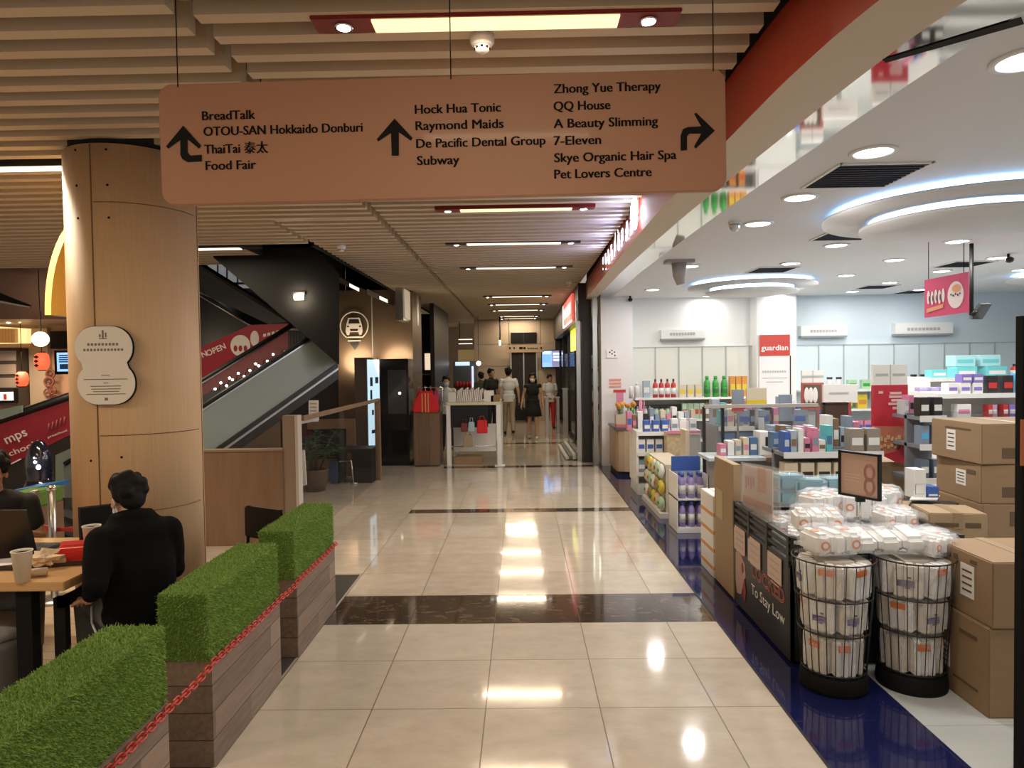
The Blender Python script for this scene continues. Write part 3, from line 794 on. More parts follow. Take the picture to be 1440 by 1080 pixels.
b.add(vs, fs, M=RC); b.out('carton_tub', t)
b = MB(m_rcart); b.add([(-.08, .055, .055), (.08, .055, .055), (.075, .09, .085), (-.075, .09, .085)], [(0, 1, 2, 3)], M=RC); b.box((0, .068, .069), (.12, .002, .002), M=RC); b.out('flap', t)
t = thing('serving_tray', 'dark tray half hidden behind the nearer paper cup', 'tray', (-2.95, 3.75, TZ))
c = onz(22, 792, TZ + .01); b = MB(m_tray); RT2 = Matrix.Translation((c.x - .05, c.y + .02, TZ)); b.box((0, 0, .006), (.3, .24, .012), M=RT2)
for x, y, w, h in ((-.15, 0, .012, .24), (.15, 0, .012, .24), (0, -.12, .3, .012), (0, .12, .3, .012)): b.box((x, y, .013), (w, h, .022), M=RT2)
b.out('tray', t, .003)
b = MB(m_paper); b.box((0.02, 0, .014), (.2, .16, .002), M=RT2 @ Matrix.Rotation(.4, 4, 'Z')); b.out('liner', t)
# crumpled paper bag
rnd = random.Random(3)
def crumple(name, c, r, m, label, cat, seed=1, amp=.35, group=None, n=10):
    rnd = random.Random(seed); b = MB(m)
    b.ell((0, 0, 0), r, n)
    v2 = []
    for p in b.v:
        k = 1 + rnd.uniform(-amp, amp); q = Vector(p) * k; q.z = max(q.z, -r[2] * .98); v2.append(tuple(q + Vector(c) + Vector((0, 0, r[2] * .98))))
    b.v = v2; b.sm = [False] * len(b.sm)
    return tag(b.out(name), label, cat, group)
m_kraft = mat('wrapper_cream', (.66, .52, .36), .7)
c = onz(64, 797, TZ); crumple('crumpled_wrapper', (c.x, c.y + .0, TZ), (.095, .06, .045), m_kraft, 'crumpled cream food wrapper beside the nearer paper cup', 'wrapper', 4, .3, n=8)
c = onz(38, 812, TZ)
t = thing('rolled_wrapper', 'rolled cream wrapper with grey end lying before the crumpled wrapper', 'wrapper', (c.x, c.y, TZ))
c = onz(44, 812, TZ); b = MB(m_kraft); b.tube([(c.x - .03, c.y, TZ + .022), (c.x + .06, c.y + .03, TZ + .022)], [.02, .022], 12); b.out('roll', t)
b = MB(mat('grey_end', (.3, .26, .22), .6)); b.ell((c.x - .03, c.y, TZ + .022), (.008, .018, .018), 8); b.out('end', t)
# laptops
m_lap = mat('laptop_black', (.012, .012, .013), .32); m_key = mat('laptop_keys', (.05, .05, .052), .45)
def laptop(base_c, yaw, w, d, lid_deg, label, h=.22):
    t = thing('laptop', label, 'laptop', (*base_c, TZ), yaw, 'laptops on the wooden table')
    M0 = Matrix.Translation((*base_c, TZ)) @ Matrix.Rotation(yaw, 4, 'Z')     # user sits at -y
    b = MB(m_lap); b.box((0, 0, .009), (w, d, .018), M=M0); kb_ = b.out('keyboard_base', t, .003)
    b = MB(m_key)
    for r in range(5):
        for k in range(13): b.box((-w * .44 + k * w * .073, d * .30 - r * d * .12, .0195), (w * .062, d * .095, .003), M=M0)
    b.box((0, -d * .36, .0185), (w * .3, d * .2, .001), M=M0); b.out('keys', kb_)
    ML = M0 @ Matrix.Translation((0, d / 2, .016)) @ Matrix.Rotation(math.radians(lid_deg), 4, 'X')
    b = MB(m_lap); b.box((0, 0, h / 2), (w, .008, h), M=ML); ld_ = b.out('lid', t, .002)
    b = MB(m_matblk); b.box((0, -.0048, h / 2), (w * .93, .001, h * .9), M=ML); b.out('screen', ld_)
    return t
laptop((-2.47, 4.06), math.radians(38), .33, .21, -8, 'open black laptop in front of the seated man')
p = at(18, 790, 3.95)
laptop((-2.965, 3.98), math.radians(178), .36, .23, -14, 'dark laptop with its lid facing the viewer at the left edge', .27)
# grey tub stool at the lower left
m_gseat = mat('stool_grey', (.12, .125, .13), .45, noise=.1, ns=12); m_gtop = mat('stool_top', (.30, .31, .31), .35)
t = thing('tub_chair', 'grey tub chair tucked under the wooden table at the left edge', 'chair', (-2.87, 3.60, 0))
cx, cy = -2.87, 3.60
b = MB(m_gseat); b.lathe([(.21, 0), (.225, .05), (.23, .36), (.22, .40), (.0001, .40)], 36, (cx, cy, 0)); b.out('tub_base', t)
b = MB(m_gtop); b.lathe([(.205, .40), (.215, .43), (.20, .46), (.12, .475), (.0001, .478)], 36, (cx, cy, 0)); lab(b.out('seat_cushion', t), 'light grey round seat cushion')
b = MB(m_gseat); o2 = []
for k in range(19):
    w = math.radians(-10 + 200 * k / 18); o2.append((math.cos(w), math.sin(w)))
vs = []
for x, y in o2: vs += [(cx + .235 * x, cy + .235 * y, .30), (cx + .25 * x, cy + .25 * y, .60), (cx + .215 * x, cy + .215 * y, .60), (cx + .20 * x, cy + .20 * y, .30)]
fs = []
for k in range(18):
    for j in range(4): fs.append((4 * k + j, 4 * k + (j + 1) % 4, 4 * k + 4 + (j + 1) % 4, 4 * k + 4 + j))
fs += [(0, 1, 2, 3), (72, 73, 74, 75)]
b.add(vs, fs, True); b.out('curved_back', t)
# chairs
def chair(name, x, y, rz, label, seat_z=.45, back=.80):
    t = thing(name, label, 'chair', (x, y, 0), rz, 'black cafe chairs by the wooden table'); M0 = Matrix.Translation((x, y, 0)) @ Matrix.Rotation(rz, 4, 'Z')
    b = MB(m_black); b.box((0, 0, seat_z - .02), (.40, .40, .035), M=M0); b.out('seat', t, .01)
    b = MB(m_black); b.box((0, -.19, (seat_z + back) / 2 + .06), (.40, .025, back - seat_z - .12), M=M0); b.out('backrest', t, .01)
    for sx in (-1, 1):
        b = MB(m_matblk); b.tube([M0 @ Vector((sx * .18, -.185, 0)), M0 @ Vector((sx * .17, -.18, seat_z)), M0 @ Vector((sx * .17, -.205, back))], .012, 8); b.out('leg', t)
        b = MB(m_matblk); b.tube([M0 @ Vector((sx * .18, .18, 0)), M0 @ Vector((sx * .17, .17, seat_z - .03))], .012, 8); b.out('leg', t)
CH = (-2.10, 3.66); FACE = math.radians(48)          # the seated man faces the table
t = thing('round_stool', 'low black stool under the seated man', 'stool', (CH[0], CH[1], 0))
b = MB(m_black); b.lathe([(.17, .36), (.185, .38), (.185, .405), (.16, .415), (.0001, .415)], 28, (CH[0], CH[1], 0)); b.out('seat', t)
b = MB(m_matblk); b.lathe([(.17, 0), (.17, .015), (.03, .03), (.03, .36)], 24, (CH[0], CH[1], 0)); b.out('pedestal', t)
chair('cafe_chair', -1.97, 4.72, math.radians(150), 'empty black chair between the plywood pillar and the farthest planter', .45, .80)

# stanchion with red belt
p = at(72, 682, 5.3)
t = thing('queue_post', 'polished steel queue post behind the wooden table', 'post', (p.x, 5.3, 0))
b = MB(m_steel); b.lathe([(.15, 0), (.15, .015), (.03, .03)], 28, (p.x, 5.3, 0)); b.out('base', t)
b = MB(m_steel); b.cyl((p.x, 5.3, .02), (p.x, 5.3, p.z - .03), .027); b.out('pole', t)
b = MB(m_chrome); b.lathe([(.03, -.04), (.036, -.03), (.036, -.005), (.02, 0), (.0001, 0)], 20, (p.x, 5.3, p.z)); b.out('cap', t)
m_tapered = mat('barrier_red', (.6, .05, .04), .5)
b = MB(m_tapered)
for (u0, v0, u1, v1) in ((48, 731, 112, 745), (50, 744, 112, 741)):
    P0, P1 = at(u0 - 30, v0 - 4, 5.34), at(u1, v1, 5.34)
    for k in range(26):
        s_ = k / 26; p_ = P0.lerp(P1, s_) - Vector((0, 0, .03 * 4 * s_ * (1 - s_)))
        b.tube([(p_.x + .018 * math.cos(w), p_.y, p_.z + .011 * math.sin(w)) for w in [2 * PI * j / 8 for j in range(8)]], .004, 5, closed=True)
tag(b.out('barrier_chain'), 'red chain hanging by the steel queue post', 'chain')

# ================================================================== half wall, board, glass, greenery
A = at(290, 633, 6.9); B = at(397, 634, 6.9)
t = thing('half_wall', 'dark wood half wall behind the farthest planter', 'partition', ((A.x + B.x) / 2 - .2, 7.0, 0))
b = MB(m_board); b.bx(A.x - .5, B.x, 6.9, 7.02, 0, A.z - .02); b.out('panel', t, .003)
b = MB(mat('cap_strip', (.25, .18, .11), .35)); b.bx(A.x - .5, B.x + .0, 6.89, 7.03, A.z - .02, A.z); b.out('cap', t)
C = at(395, 585, 6.9); D = at(413, 585, 6.9)
t = thing('end_panel', 'tall beige end panel right of the wooden half wall', 'partition', ((C.x + D.x) / 2, 7.0, 0))
b = MB(mat('panel_greige', (.26, .20, .15), .35)); b.bx(C.x + .004, D.x, 6.92, 7.05, 0, C.z); b.out('board', t, .003)
b = MB(mat('panel_white_edge', (.5, .46, .41), .3)); b.bx(D.x, D.x + .03, 6.92, 7.05, 0, C.z); lab(b.out('edge', t), 'white lacquered edge')
E_ = at(531, 583, 10.9)
t = thing('glass_partition', 'clear glass partition running back from the beige end panel', 'partition', (-2.8, 9, 0))
b = MB(mat('thin_glass', (.03, .035, .035), .03, alpha=.10, spec=.5)); x0, x1 = D.x + .03, E_.x
b.extr([(x0, 7.05, .02), (x1, 10.9, .02), (x1, 10.9, 1.28), (x0, 7.05, 1.28)], (.012, 0, 0)); b.out('pane', t)
b = MB(m_board); b.extr([(x0, 7.05, 1.26), (x1, 10.9, 1.26), (x1, 10.9, 1.31), (x0, 7.05, 1.31)], (.03, 0, 0)); b.out('top_rail', t)
b = MB(m_board); b.bx(E_.x - .04, E_.x + .04, 10.86, 10.94, 0, 1.30); b.out('post', t)
p0, p1 = at(416, 590, 7.06), at(449, 596, 7.6)
b = MB(m_paper); b.extr([at(415, 588, 7.2), at(448, 583, 7.7), at(448, 591, 7.7), at(415, 598, 7.2)], (.004, .004, 0)); tag(b.out('paper_notice'), 'long white paper stuck on the glass partition rail', 'notice')
b = MB(m_paper); b.extr([at(434, 563, 7.7), at(447, 563, 7.7), at(447, 593, 7.7), at(434, 593, 7.7)], (.004, .006, 0)); b.use(m_seam)
for k in range(5): b.extr([at(436, 567 + k * 5, 7.69), at(445, 567 + k * 5, 7.69), at(445, 568.5 + k * 5, 7.69), at(436, 568.5 + k * 5, 7.69)], (0, .002, 0))
tag(b.out('paper_notice'), 'small white printed notice standing above the glass partition', 'notice')
P = at(422, 684, 7.6)
b = MB(m_label); b.extr([at(415, 634, 7.4), at(428, 633, 7.4), at(431, 682, 7.4), at(415, 686, 7.4)], (0, .02, 0)); b.use(m_steel); q_ = at(421, 684, 7.4); b.bx(q_.x - .01, q_.x + .01, 7.405, 7.42, 0, q_.z); b.bx(q_.x - .07, q_.x + .07, 7.36, 7.48, 0, .012); b.use(m_ink); b.extr([at(418, 645, 7.398), at(424, 645, 7.398), at(424, 653, 7.398), at(418, 653, 7.398)], (0, .002, 0))
tag(b.out('white_poster'), 'small white poster leaning by the beige end panel', 'poster')
# potted greenery
g = onz(444, 690, 0)
t = thing('potted_plant', 'leafy green plant in a dark pot behind the glass partition', 'plant', (g.x, g.y, 0))
m_leaf = mat('leaf_green', (.06, .15, .035), .45, noise=.3, ns=20)
b = MB(mat('pot_brown', (.12, .075, .045), .5)); b.lathe([(.14, 0), (.19, .30), (.20, .32), (.17, .32), (.16, .28), (.0001, .28)], 24, (g.x, g.y, 0)); b.out('pot', t)
b = MB(mat('stem_green', (.06, .08, .03), .6)); b2 = MB(m_leaf); rnd = random.Random(5)
for k in range(16):
    w = rnd.uniform(0, 2 * PI); r_ = rnd.uniform(.12, .42); hh = rnd.uniform(.55, .95)
    tip = Vector((g.x + r_ * math.cos(w), g.y + r_ * math.sin(w), hh)); base = Vector((g.x + .06 * math.cos(w), g.y + .06 * math.sin(w), .28)); mid = base.lerp(tip, .55) + Vector((0, 0, .12))
    b.tube([base, mid, tip], [.008, .006, .003], 6)
    for j in range(12):
        s_ = .35 + .65 * j / 11; p_ = (base * (1 - s_) ** 2 + mid * 2 * s_ * (1 - s_) + tip * s_ * s_)
        a = rnd.uniform(0, 2 * PI); dv = Vector((math.cos(a), math.sin(a), rnd.uniform(-.2, .5))).normalized(); L = rnd.uniform(.09, .16); sd = dv.cross(Vector((0, 0, 1))).normalized() * L * .22
        b2.add([p_, p_ + dv * L * .5 + sd, p_ + dv * L - Vector((0, 0, .02)), p_ + dv * L * .5 - sd], [(0, 1, 2, 3)])
b.out('stem', t); b2.out('leaves', t)
A_, B_ = at(432, 590, 11.3), at(500, 660, 11.3)
b = MB(m_board); b.bx(A_.x, B_.x, 11.3, 11.36, 0, A_.z); b.use(m_matblk); A2_, B2_ = at(416, 604, 11.28), at(487, 645, 11.28); b.bx(max(A2_.x, A_.x), B2_.x, 11.29, 11.3, B2_.z, A2_.z)
tag(b.out('wood_screen'), 'brown wooden screen with a dark opening behind the leafy plant', 'partition')
# black box table and frame, blue bin
g0 = onz(484, 680, 0)
t = thing('black_bench', 'low black box bench beside the leafy plant', 'bench', (g0.x, g0.y, 0))
q0 = at(471, 632, g0.y); q1 = at(522, 632, g0.y)
b = MB(m_black); b.bx(q0.x, q1.x, g0.y, g0.y + .5, q0.z - .06, q0.z); b.out('top', t, .005)
b = MB(m_black); b.bx(q0.x + .25, q1.x, g0.y + .02, g0.y + .5, .0, q0.z - .06); b.out('body', t)
b = MB(m_matblk); b.bx(q0.x + .02, q0.x + .05, g0.y + .02, g0.y + .46, 0, q0.z - .06); b.out('side', t)
a0, a1, a2 = at(477, 649, g0.y - .06), at(494, 648, g0.y - .06), at(497, 680, g0.y - .06)
b = MB(m_steel); b.tube([a0, a1, (a2.x, a2.y, .01)], .012, 8); b.tube([(a2.x - .08, a2.y, .012), (a2.x + .06, a2.y, .012)], .012, 8)
tag(b.out('metal_stand'), 'thin bent metal stand in front of the low black bench', 'stand')
b = MB(mat('bin_blue', (.03, .07, .16), .5)); e0 = at(464, 648, g0.y + .05); e1 = at(476, 648, g0.y + .05); b.bx(e0.x, e1.x, g0.y - .04, g0.y + .22, .04, e0.z); b.bx(e0.x + .02, e1.x - .02, g0.y - .02, g0.y + .2, 0, .04)
tag(b.out('storage_box', bevel=.008), 'dark blue box between the leafy plant and black bench', 'box')
# ================================================================== people
def limb(b, pts, rs, n=14):
    pts = [Vector(p) for p in pts]
    b.tube(pts, rs, n)
    for p, r in zip(pts, rs): b.ell(p, r, 8)
def hand(b, wrist, d, palm_n, s=1., curl=.5, thumb=1):
    """palm plus five separate bent fingers; d = pointing direction, palm_n = palm normal, thumb = side"""
    d = Vector(d).normalized(); nn = Vector(palm_n); nn = (nn - d * nn.dot(d)).normalized(); sd = d.cross(nn).normalized() * thumb
    w = Vector(wrist)
    for k in (-1, 0, 1): limb(b, [w + sd * .012 * k * s, w + d * .085 * s + sd * .026 * k * s], [.017 * s, .0145 * s], 10)
    for k, L in zip((-1.5, -.5, .5, 1.5), (.052, .068, .074, .066)):
        p = w + d * .088 * s + sd * .0195 * k * s; a = 0; pts = [p]; L *= s
        for seg in (.45, .32, .25):
            a += curl * .75; p = p + (d * math.cos(a) + nn * math.sin(a)) * L * seg; pts.append(p)
        limb(b, pts, [.0095 * s, .009 * s, .0083 * s, .007 * s], 8)
    p = w + d * .025 * s + sd * .030 * s; td = (d * .65 + sd * .65 + nn * .3).normalized(); q = p + td * .035 * s; td2 = (d * .85 + sd * .25 + nn * .4).normalized()
    limb(b, [p, q, q + td2 * .03 * s], [.013 * s, .0105 * s, .008 * s], 8)
def head(b, c, M, s=1.):
    """skull, jaw, nose, lips, ears; M turns local (x right, y forward, z up)"""
    def e(p, r): b.ell(Vector(c) + M @ (Vector(p) * s), tuple(q * s for q in r), 10, M.to_4x4())
    e((0, -.012, .035), (.076, .095, .088)); e((0, .022, -.035), (.060, .068, .075)); e((0, .045, -.082), (.036, .034, .026))
    e((0, .088, -.022), (.012, .018, .022)); e((0, .078, .004), (.009, .014, .026)); e((0, .080, -.062), (.022, .012, .007)); e((0, .078, -.073), (.019, .011, .007))
    for x in (-1, 1):
        e((x * .031, .073, .016), (.016, .012, .007)); e((x * .078, -.008, -.012), (.010, .019, .031)); e((x * .045, .058, -.02), (.020, .02, .018))
m_iris = mat('eye_dark', (.02, .015, .012), .2)
def eyes(t, c, M, s=1.):
    for x in (-1, 1):
        b = MB(mat('eye_white', (.7, .68, .65), .25)); b.ell(Vector(c) + M @ (Vector((x * .031, .077, .004)) * s), tuple(q * s for q in (.0125, .009, .0075)), 8, M.to_4x4())
        b.use(m_iris); b.ell(Vector(c) + M @ (Vector((x * .031, .0845, .004)) * s), tuple(q * s for q in (.0055, .003, .0055)), 6, M.to_4x4()); b.out('eye', t)
        b = MB(m_iris); b.ell(Vector(c) + M @ (Vector((x * .031, .081, .022)) * s), tuple(q * s for q in (.019, .006, .0035)), 6, M.to_4x4()); b.out('eyebrow', t)
def mask(t, c, M, m, s=1.):
    b = MB(m)
    b.ell(Vector(c) + M @ (Vector((0, .040, -.050)) * s), tuple(q * s for q in (.063, .068, .055)), 12, M.to_4x4())
    for x in (-1, 1): b.tube([Vector(c) + M @ (Vector(p) * s) for p in ((x * .058, .05, -.03), (x * .078, .01, -.006), (x * .084, -.014, .012), (x * .083, -.026, -.015), (x * .058, .035, -.075))], .0022 * s, 6)
    return b.out('face_mask', t)
def hair_short(t, c, M, m, s=1., seed=0, full=False):
    b = MB(m); rnd = random.Random(seed)
    def e(p, r): b.ell(Vector(c) + M @ (Vector(p) * s), tuple(q * s for q in r), 10, M.to_4x4())
    e((0, -.024, .052), (.085, .095, .085)); e((0, -.055, .0), (.072, .055, .075)); e((0, .035, .092), (.066, .052, .036))
    for k in range(20):
        w = rnd.uniform(0, 2 * PI); z = rnd.uniform(.02, .13); r_ = .082 * math.sqrt(max(.05, 1 - ((z - .05) / .09) ** 2)); x, y = r_ * math.cos(w), -.024 + r_ * 1.12 * math.sin(w)
        if y > .045 and z < .07: continue
        e((x * .93, y * .95, z), (.03, .03, .032))
    if full:
        for x in (-1, 1): e((x * .07, -.02, .015), (.016, .03, .035))
    return solidify(b, 'hair', t, .006 * s, 20)
m_skin = mat('skin', (.56, .33, .22), .5); m_skin2 = mat('skin_tan', (.40, .22, .14), .5)
m_hair = mat('hair_black', (.006, .005, .0045), .7, spec=.25); m_hairb = mat('hair_brown', (.035, .02, .013), .45)
m_mask = mat('mask_white', (.72, .76, .80), .7); m_maskb = mat('mask_blue', (.40, .56, .66), .7)
def rotz(a): return Matrix.Rotation(a, 3, 'Z')

def standing(label, loc, rz, H, top, bottom, look, arms, stride=.0, skin=m_skin, long_hair=False, skirt=None, mk=m_mask, shorts=None, hair_m=None, head_turn=0., shoes=None, sleeves=.5, dress=None, vox=.009, hang=None):
    t = thing('person', label, 'person', loc, rz); k = H / 1.72
    T = Matrix.Translation(loc) @ Matrix.Rotation(rz, 4, 'Z') @ Matrix.Scale(k, 4)
    P = lambda x, y, z: T @ Vector((x, y, z))
    b = MB(skin)
    hips = [(-.088, 0, .90), (.088, 0, .90)]; kn = [(-.095, .03 + stride * .5, .49), (.095, .03 - stride * .4, .49)]; an = [(-.1, -.02 + stride, .085 + max(0, -stride) * .3), (.1, -.02 - stride, .085 + max(0, stride) * .3)]
    for h_, q, a in zip(hips, kn, an):
        limb(b, [P(*h_), P(*[(h_[i] + q[i]) / 2 for i in range(3)]), P(*q), P(q[0], q[1] - .015 + (a[1] - q[1]) * .35, q[2] - .14), P(*a)], [x * k for x in (.085, .072, .052, .053, .036)])
        limb(b, [P(a[0], a[1] - .03, a[2] - .05), P(a[0], a[1] + .07, a[2] - .055), P(a[0], a[1] + .15, a[2] - .06)], [.036 * k, .036 * k, .026 * k])
    def torso(b, g):
        for c, r in (((0, 0, .95), (.158, .105, .12)), ((0, 0, 1.08), (.135, .09, .13)), ((0, .0, 1.26), (.158, .105, .17)), ((0, -.005, 1.38), (.168, .082, .075))):
            b.ell(P(*c), tuple((q + g) * k for q in r), 12, Matrix.Rotation(rz, 4, 'Z'))
    torso(b, 0)
    limb(b, [P(0, -.01, 1.42), P(0, .0, 1.52)], [.062 * k, .052 * k])
    HC = P(0, .012, 1.60); HM = rotz(rz + head_turn); head(b, HC, HM, k)
    for s_, ar in zip((-1, 1), arms):
        sh = (s_ * .178, -.005, 1.40); el, wr = ar
        limb(b, [P(*sh), P(*[(sh[i] + el[i]) / 2 for i in range(3)]), P(*el), P(*wr)], [x * k for x in (.052, .044, .038, .026)])
        d_ = (P(*wr) - P(*el)).normalized(); hand(b, P(*wr), d_, T.to_3x3() @ Vector((-s_, .2, 0)), k, .45, s_ * -1)
    bd_ = solidify(b, 'body', t, vox * k, 2)
    if top:
        b = MB(top); torso(b, .014); b.lathe([(.0001, .85), (.178, .85), (.172, 1.04), (.0001, 1.04)], 28, (0, 0, 0), 1, .72, True, T)
        for s_, ar in zip((-1, 1), arms):
            sh = Vector((s_ * .178, -.005, 1.40)); el = Vector(ar[0]); wr = Vector(ar[1])
            if sleeves <= 1: e_ = sh.lerp(el, sleeves); limb(b, [P(*sh), P(*e_)], [.058 * k, .054 * k])
            else: limb(b, [P(*sh), P(*el), P(*el.lerp(wr, sleeves - 1))], [.064 * k, .052 * k, .042 * k])
        limb(b, [P(0, -.012, 1.42), P(0, -.005, 1.455)], [.072 * k, .066 * k]); solidify(b, 'shirt', t, .010 * k, 2)
    if bottom:
        b = MB(bottom)
        for h_, q, a in zip(hips, kn, an):
            if shorts: limb(b, [P(*h_), P(*Vector(h_).lerp(Vector(q), shorts))], [.1 * k, .088 * k])
            else: limb(b, [P(*h_), P(*q), P(*a)], [.1 * k, .072 * k, .058 * k])
        b.ell(P(0, 0, .90), (.162 * k, .11 * k, .09 * k), 12, Matrix.Rotation(rz, 4, 'Z')); solidify(b, 'trousers', t, .011 * k, 3)
    if skirt:
        m_, z0, fl = skirt; b = MB(m_)
        b.lathe([(fl, z0), (fl * .9, (z0 + .95) / 2), (.165, .96), (.14, 1.07), (.12, 1.07), (.13, .95), (fl * .95, z0)], 28, (0, 0, 0), 1, .72, True, T); b.out('skirt', t)
    if shoes:
        for a in an:
            b = MB(shoes); limb(b, [P(a[0], a[1] - .035, a[2] - .045), P(a[0], a[1] + .07, a[2] - .05), P(a[0], a[1] + .16, a[2] - .055)], [.042 * k, .042 * k, .031 * k]); solidify(b, 'shoe', t, .01 * k, 1)
    hm = hair_m or m_hair
    hair_short(t, HC, HM, hm, k, len(label), True)
    if long_hair:
        b = MB(hm)
        for x in (-1, 0, 1): limb(b, [HC + HM @ Vector((x * .05, -.05, .03)) * k, HC + HM @ Vector((x * .075, -.075, -.10)) * k, HC + HM @ Vector((x * .07, -.09 + abs(x) * .03, -.26)) * k], [.05 * k, .045 * k, .025 * k])
        solidify(b, 'long_hair', t, .009 * k, 2)
    if look: eyes(bd_, HC, HM, k)
    if mk: mask(t, HC, HM, mk, k)
    return t, P

m_wshirt = mat('shirt_white', (.66, .68, .72), .75, bump=.15, ns=14); m_greyshirt = mat('shirt_grey', (.42, .43, .45), .8)
m_khaki = mat('trousers_khaki', (.36, .30, .22), .8); m_blkcloth = mat('cloth_black', (.008, .008, .010), .8)
m_redcloth = mat('cloth_red', (.45, .02, .03), .75); m_navy = mat('cloth_navy', (.015, .018, .035), .8); m_jean = mat('jeans_grey', (.14, .15, .16), .85, noise=.15, ns=30)
m_shoew = mat('shoe_white', (.62, .6, .56), .6)
DOWN = (((-.235, -.01, 1.13), (-.25, .05, .90)), ((.235, -.01, 1.13), (.25, .05, .90)))
g = onz(716, 611, 0)
tm, Pm = standing('man in white shirt and khaki trousers walking away down the corridor', (g.x, g.y, 0), 0.05, 1.74, m_wshirt, m_khaki, False, (((-.25, .03, 1.15), (-.27, .16, .95)), ((.25, -.03, 1.13), (.27, .0, .90))), .16, head_turn=-.1, shoes=m_blkcloth, mk=None)
q = Pm(.28, -.04, .84)
t = thing('tote_bag', 'black tote bag hanging from the hand of the man in white', 'bag', (q.x, q.y, q.z - .45))
b = MB(m_blkcloth); b.extr([(q.x - .16, q.y - .05, q.z - .48), (q.x + .18, q.y - .05, q.z - .48), (q.x + .15, q.y - .05, q.z - .15), (q.x - .13, q.y - .05, q.z - .15)], (0, .1, 0)); b.out('bag_body', t, .02)
b = MB(m_blkcloth); b.tube([(q.x - .07, q.y, q.z - .16), (q.x - .03, q.y, q.z - .02), (q.x + .03, q.y, q.z - .02), (q.x + .09, q.y, q.z - .16)], .01, 8); b.out('strap', t)
g = onz(750, 617, 0)
standing('woman in short black dress and white mask walking toward the viewer', (g.x, g.y, 0), PI - .1, 1.60, m_blkcloth, None, True, (((-.24, -.02, 1.15), (-.26, .03, .91)), ((.25, -.03, 1.15), (.29, .05, .92))), .10, long_hair=True, skirt=(m_blkcloth, .60, .235), shoes=m_shoew, sleeves=.12)
g = onz(774, 602, 0)
standing('person in white top and red trousers beside the steel gates', (g.x, g.y, 0), PI + .25, 1.52, m_wshirt, m_redcloth, True, (((-.22, .02, 1.15), (-.12, .18, 1.02)), ((.22, .02, 1.15), (.12, .18, 1.02))), .04, mk=None, skin=m_skin2, shoes=m_blkcloth, sleeves=.6)
g = onz(692, 607, 0)
standing('man in black shirt standing behind the bargain stall', (g.x, g.y, 0), PI + .7, 1.72, m_blkcloth, m_navy, True, DOWN, 0., mk=None, skin=m_skin2, shoes=m_blkcloth, sleeves=.7)
g = onz(675, 607, 0)
standing('person in dark green top left of the man in black', (g.x, g.y + .8, 0), .6, 1.62, mat('cloth_green', (.05, .06, .03), .8), m_navy, False, DOWN, 0., mk=None, shoes=m_blkcloth, sleeves=.7)
g = onz(622, 640, 0)
standing('shop helper in pale shirt and blue mask beside the red garments', (g.x, g.y + .9, 0), PI + .15, 1.58, mat('shirt_pale', (.55, .57, .58), .8), m_navy, True, DOWN, 0., mk=m_maskb, shoes=m_blkcloth, sleeves=.7)

# ------------------------------------------------------------------ the seated man
t = thing('person', 'man in black hooded jacket seated with his back to the viewer', 'person', (CH[0], CH[1], 0), FACE)
T = Matrix.Translation((CH[0], CH[1], 0)) @ Matrix.Rotation(FACE, 4, 'Z'); P = lambda x, y, z: T @ Vector((x, y, z)); RM = Matrix.Rotation(FACE, 4, 'Z')
b = MB(m_skin); SZ_ = .43
def tors(b, g):
    for c, r in (((0, -.02, SZ_ + .10), (.165, .12, .11)), ((0, -.01, SZ_ + .22), (.145, .10, .13)), ((0, .015, SZ_ + .38), (.165, .11, .16)), ((0, .03, SZ_ + .50), (.180, .085, .075))):
        b.ell(P(*c), tuple(q + g for q in r), 14, RM)
tors(b, 0)
limb(b, [P(0, .04, SZ_ + .50), P(0, .08, SZ_ + .60)], [.062, .055])
HM = rotz(FACE + .12) @ Matrix.Rotation(-.28, 3, 'X'); HC = P(0, .115, SZ_ + .665); head(b, HC, HM, 1.04)
EL, WL = (-.25, -.16, SZ_ + .29), (-.245, -.03, SZ_ + .20); ER, WR = (.215, .06, SZ_ + .24), (.13, .28, SZ_ + .345)
for s_, sh, el, wr in ((-1, (-.16, .02, SZ_ + .46), EL, WL), (1, (.16, .02, SZ_ + .46), ER, WR)):
    limb(b, [P(*sh), P(*el), P(*wr)], [.055, .042, .028])
for s_ in (-1, 1):
    limb(b, [P(s_ * .09, .0, SZ_ + .08), P(s_ * .12, .42, SZ_ + .08), P(s_ * .12, .40, .10)], [.085, .058, .04]); limb(b, [P(s_ * .12, .36, .04), P(s_ * .12, .55, .035)], [.036, .03])
solidify(b, 'body', t, .008, 3)
b = MB(m_skin)
dL = (P(*WL) - P(*EL)).normalized(); hand(b, P(*WL), (P(-.225, .15, SZ_ + .165) - P(*WL)), (0, 0, -1), 1.02, .4, 1)
o_h = solidify(b, 'left_hand', t, .0035, 2)
b = MB(m_skin); hand(b, P(*WR), (P(.06, .42, SZ_ + .35) - P(*WR)), (0, 0, -1), 1.0, .35, -1); solidify(b, 'right_hand', t, .0045, 2)
m_jacket = mat('jacket_black', (.0035, .0035, .004), .95, bump=.25, ns=9, spec=.15)
b = MB(m_jacket)
for c, r in (((0, -.03, SZ_ + .09), (.195, .155, .13)), ((0, -.02, SZ_ + .22), (.19, .145, .16)), ((0, .0, SZ_ + .35), (.19, .135, .15)), ((0, -.02, SZ_ + .29), (.19, .14, .15)), ((0, .01, SZ_ + .41), (.195, .128, .12)), ((0, .015, SZ_ + .48), (.21, .118, .10)), ((0, .035, SZ_ + .53), (.15, .10, .075)), ((0, .05, SZ_ + .565), (.095, .085, .06))):
    b.ell(P(*c), r, 14, RM)
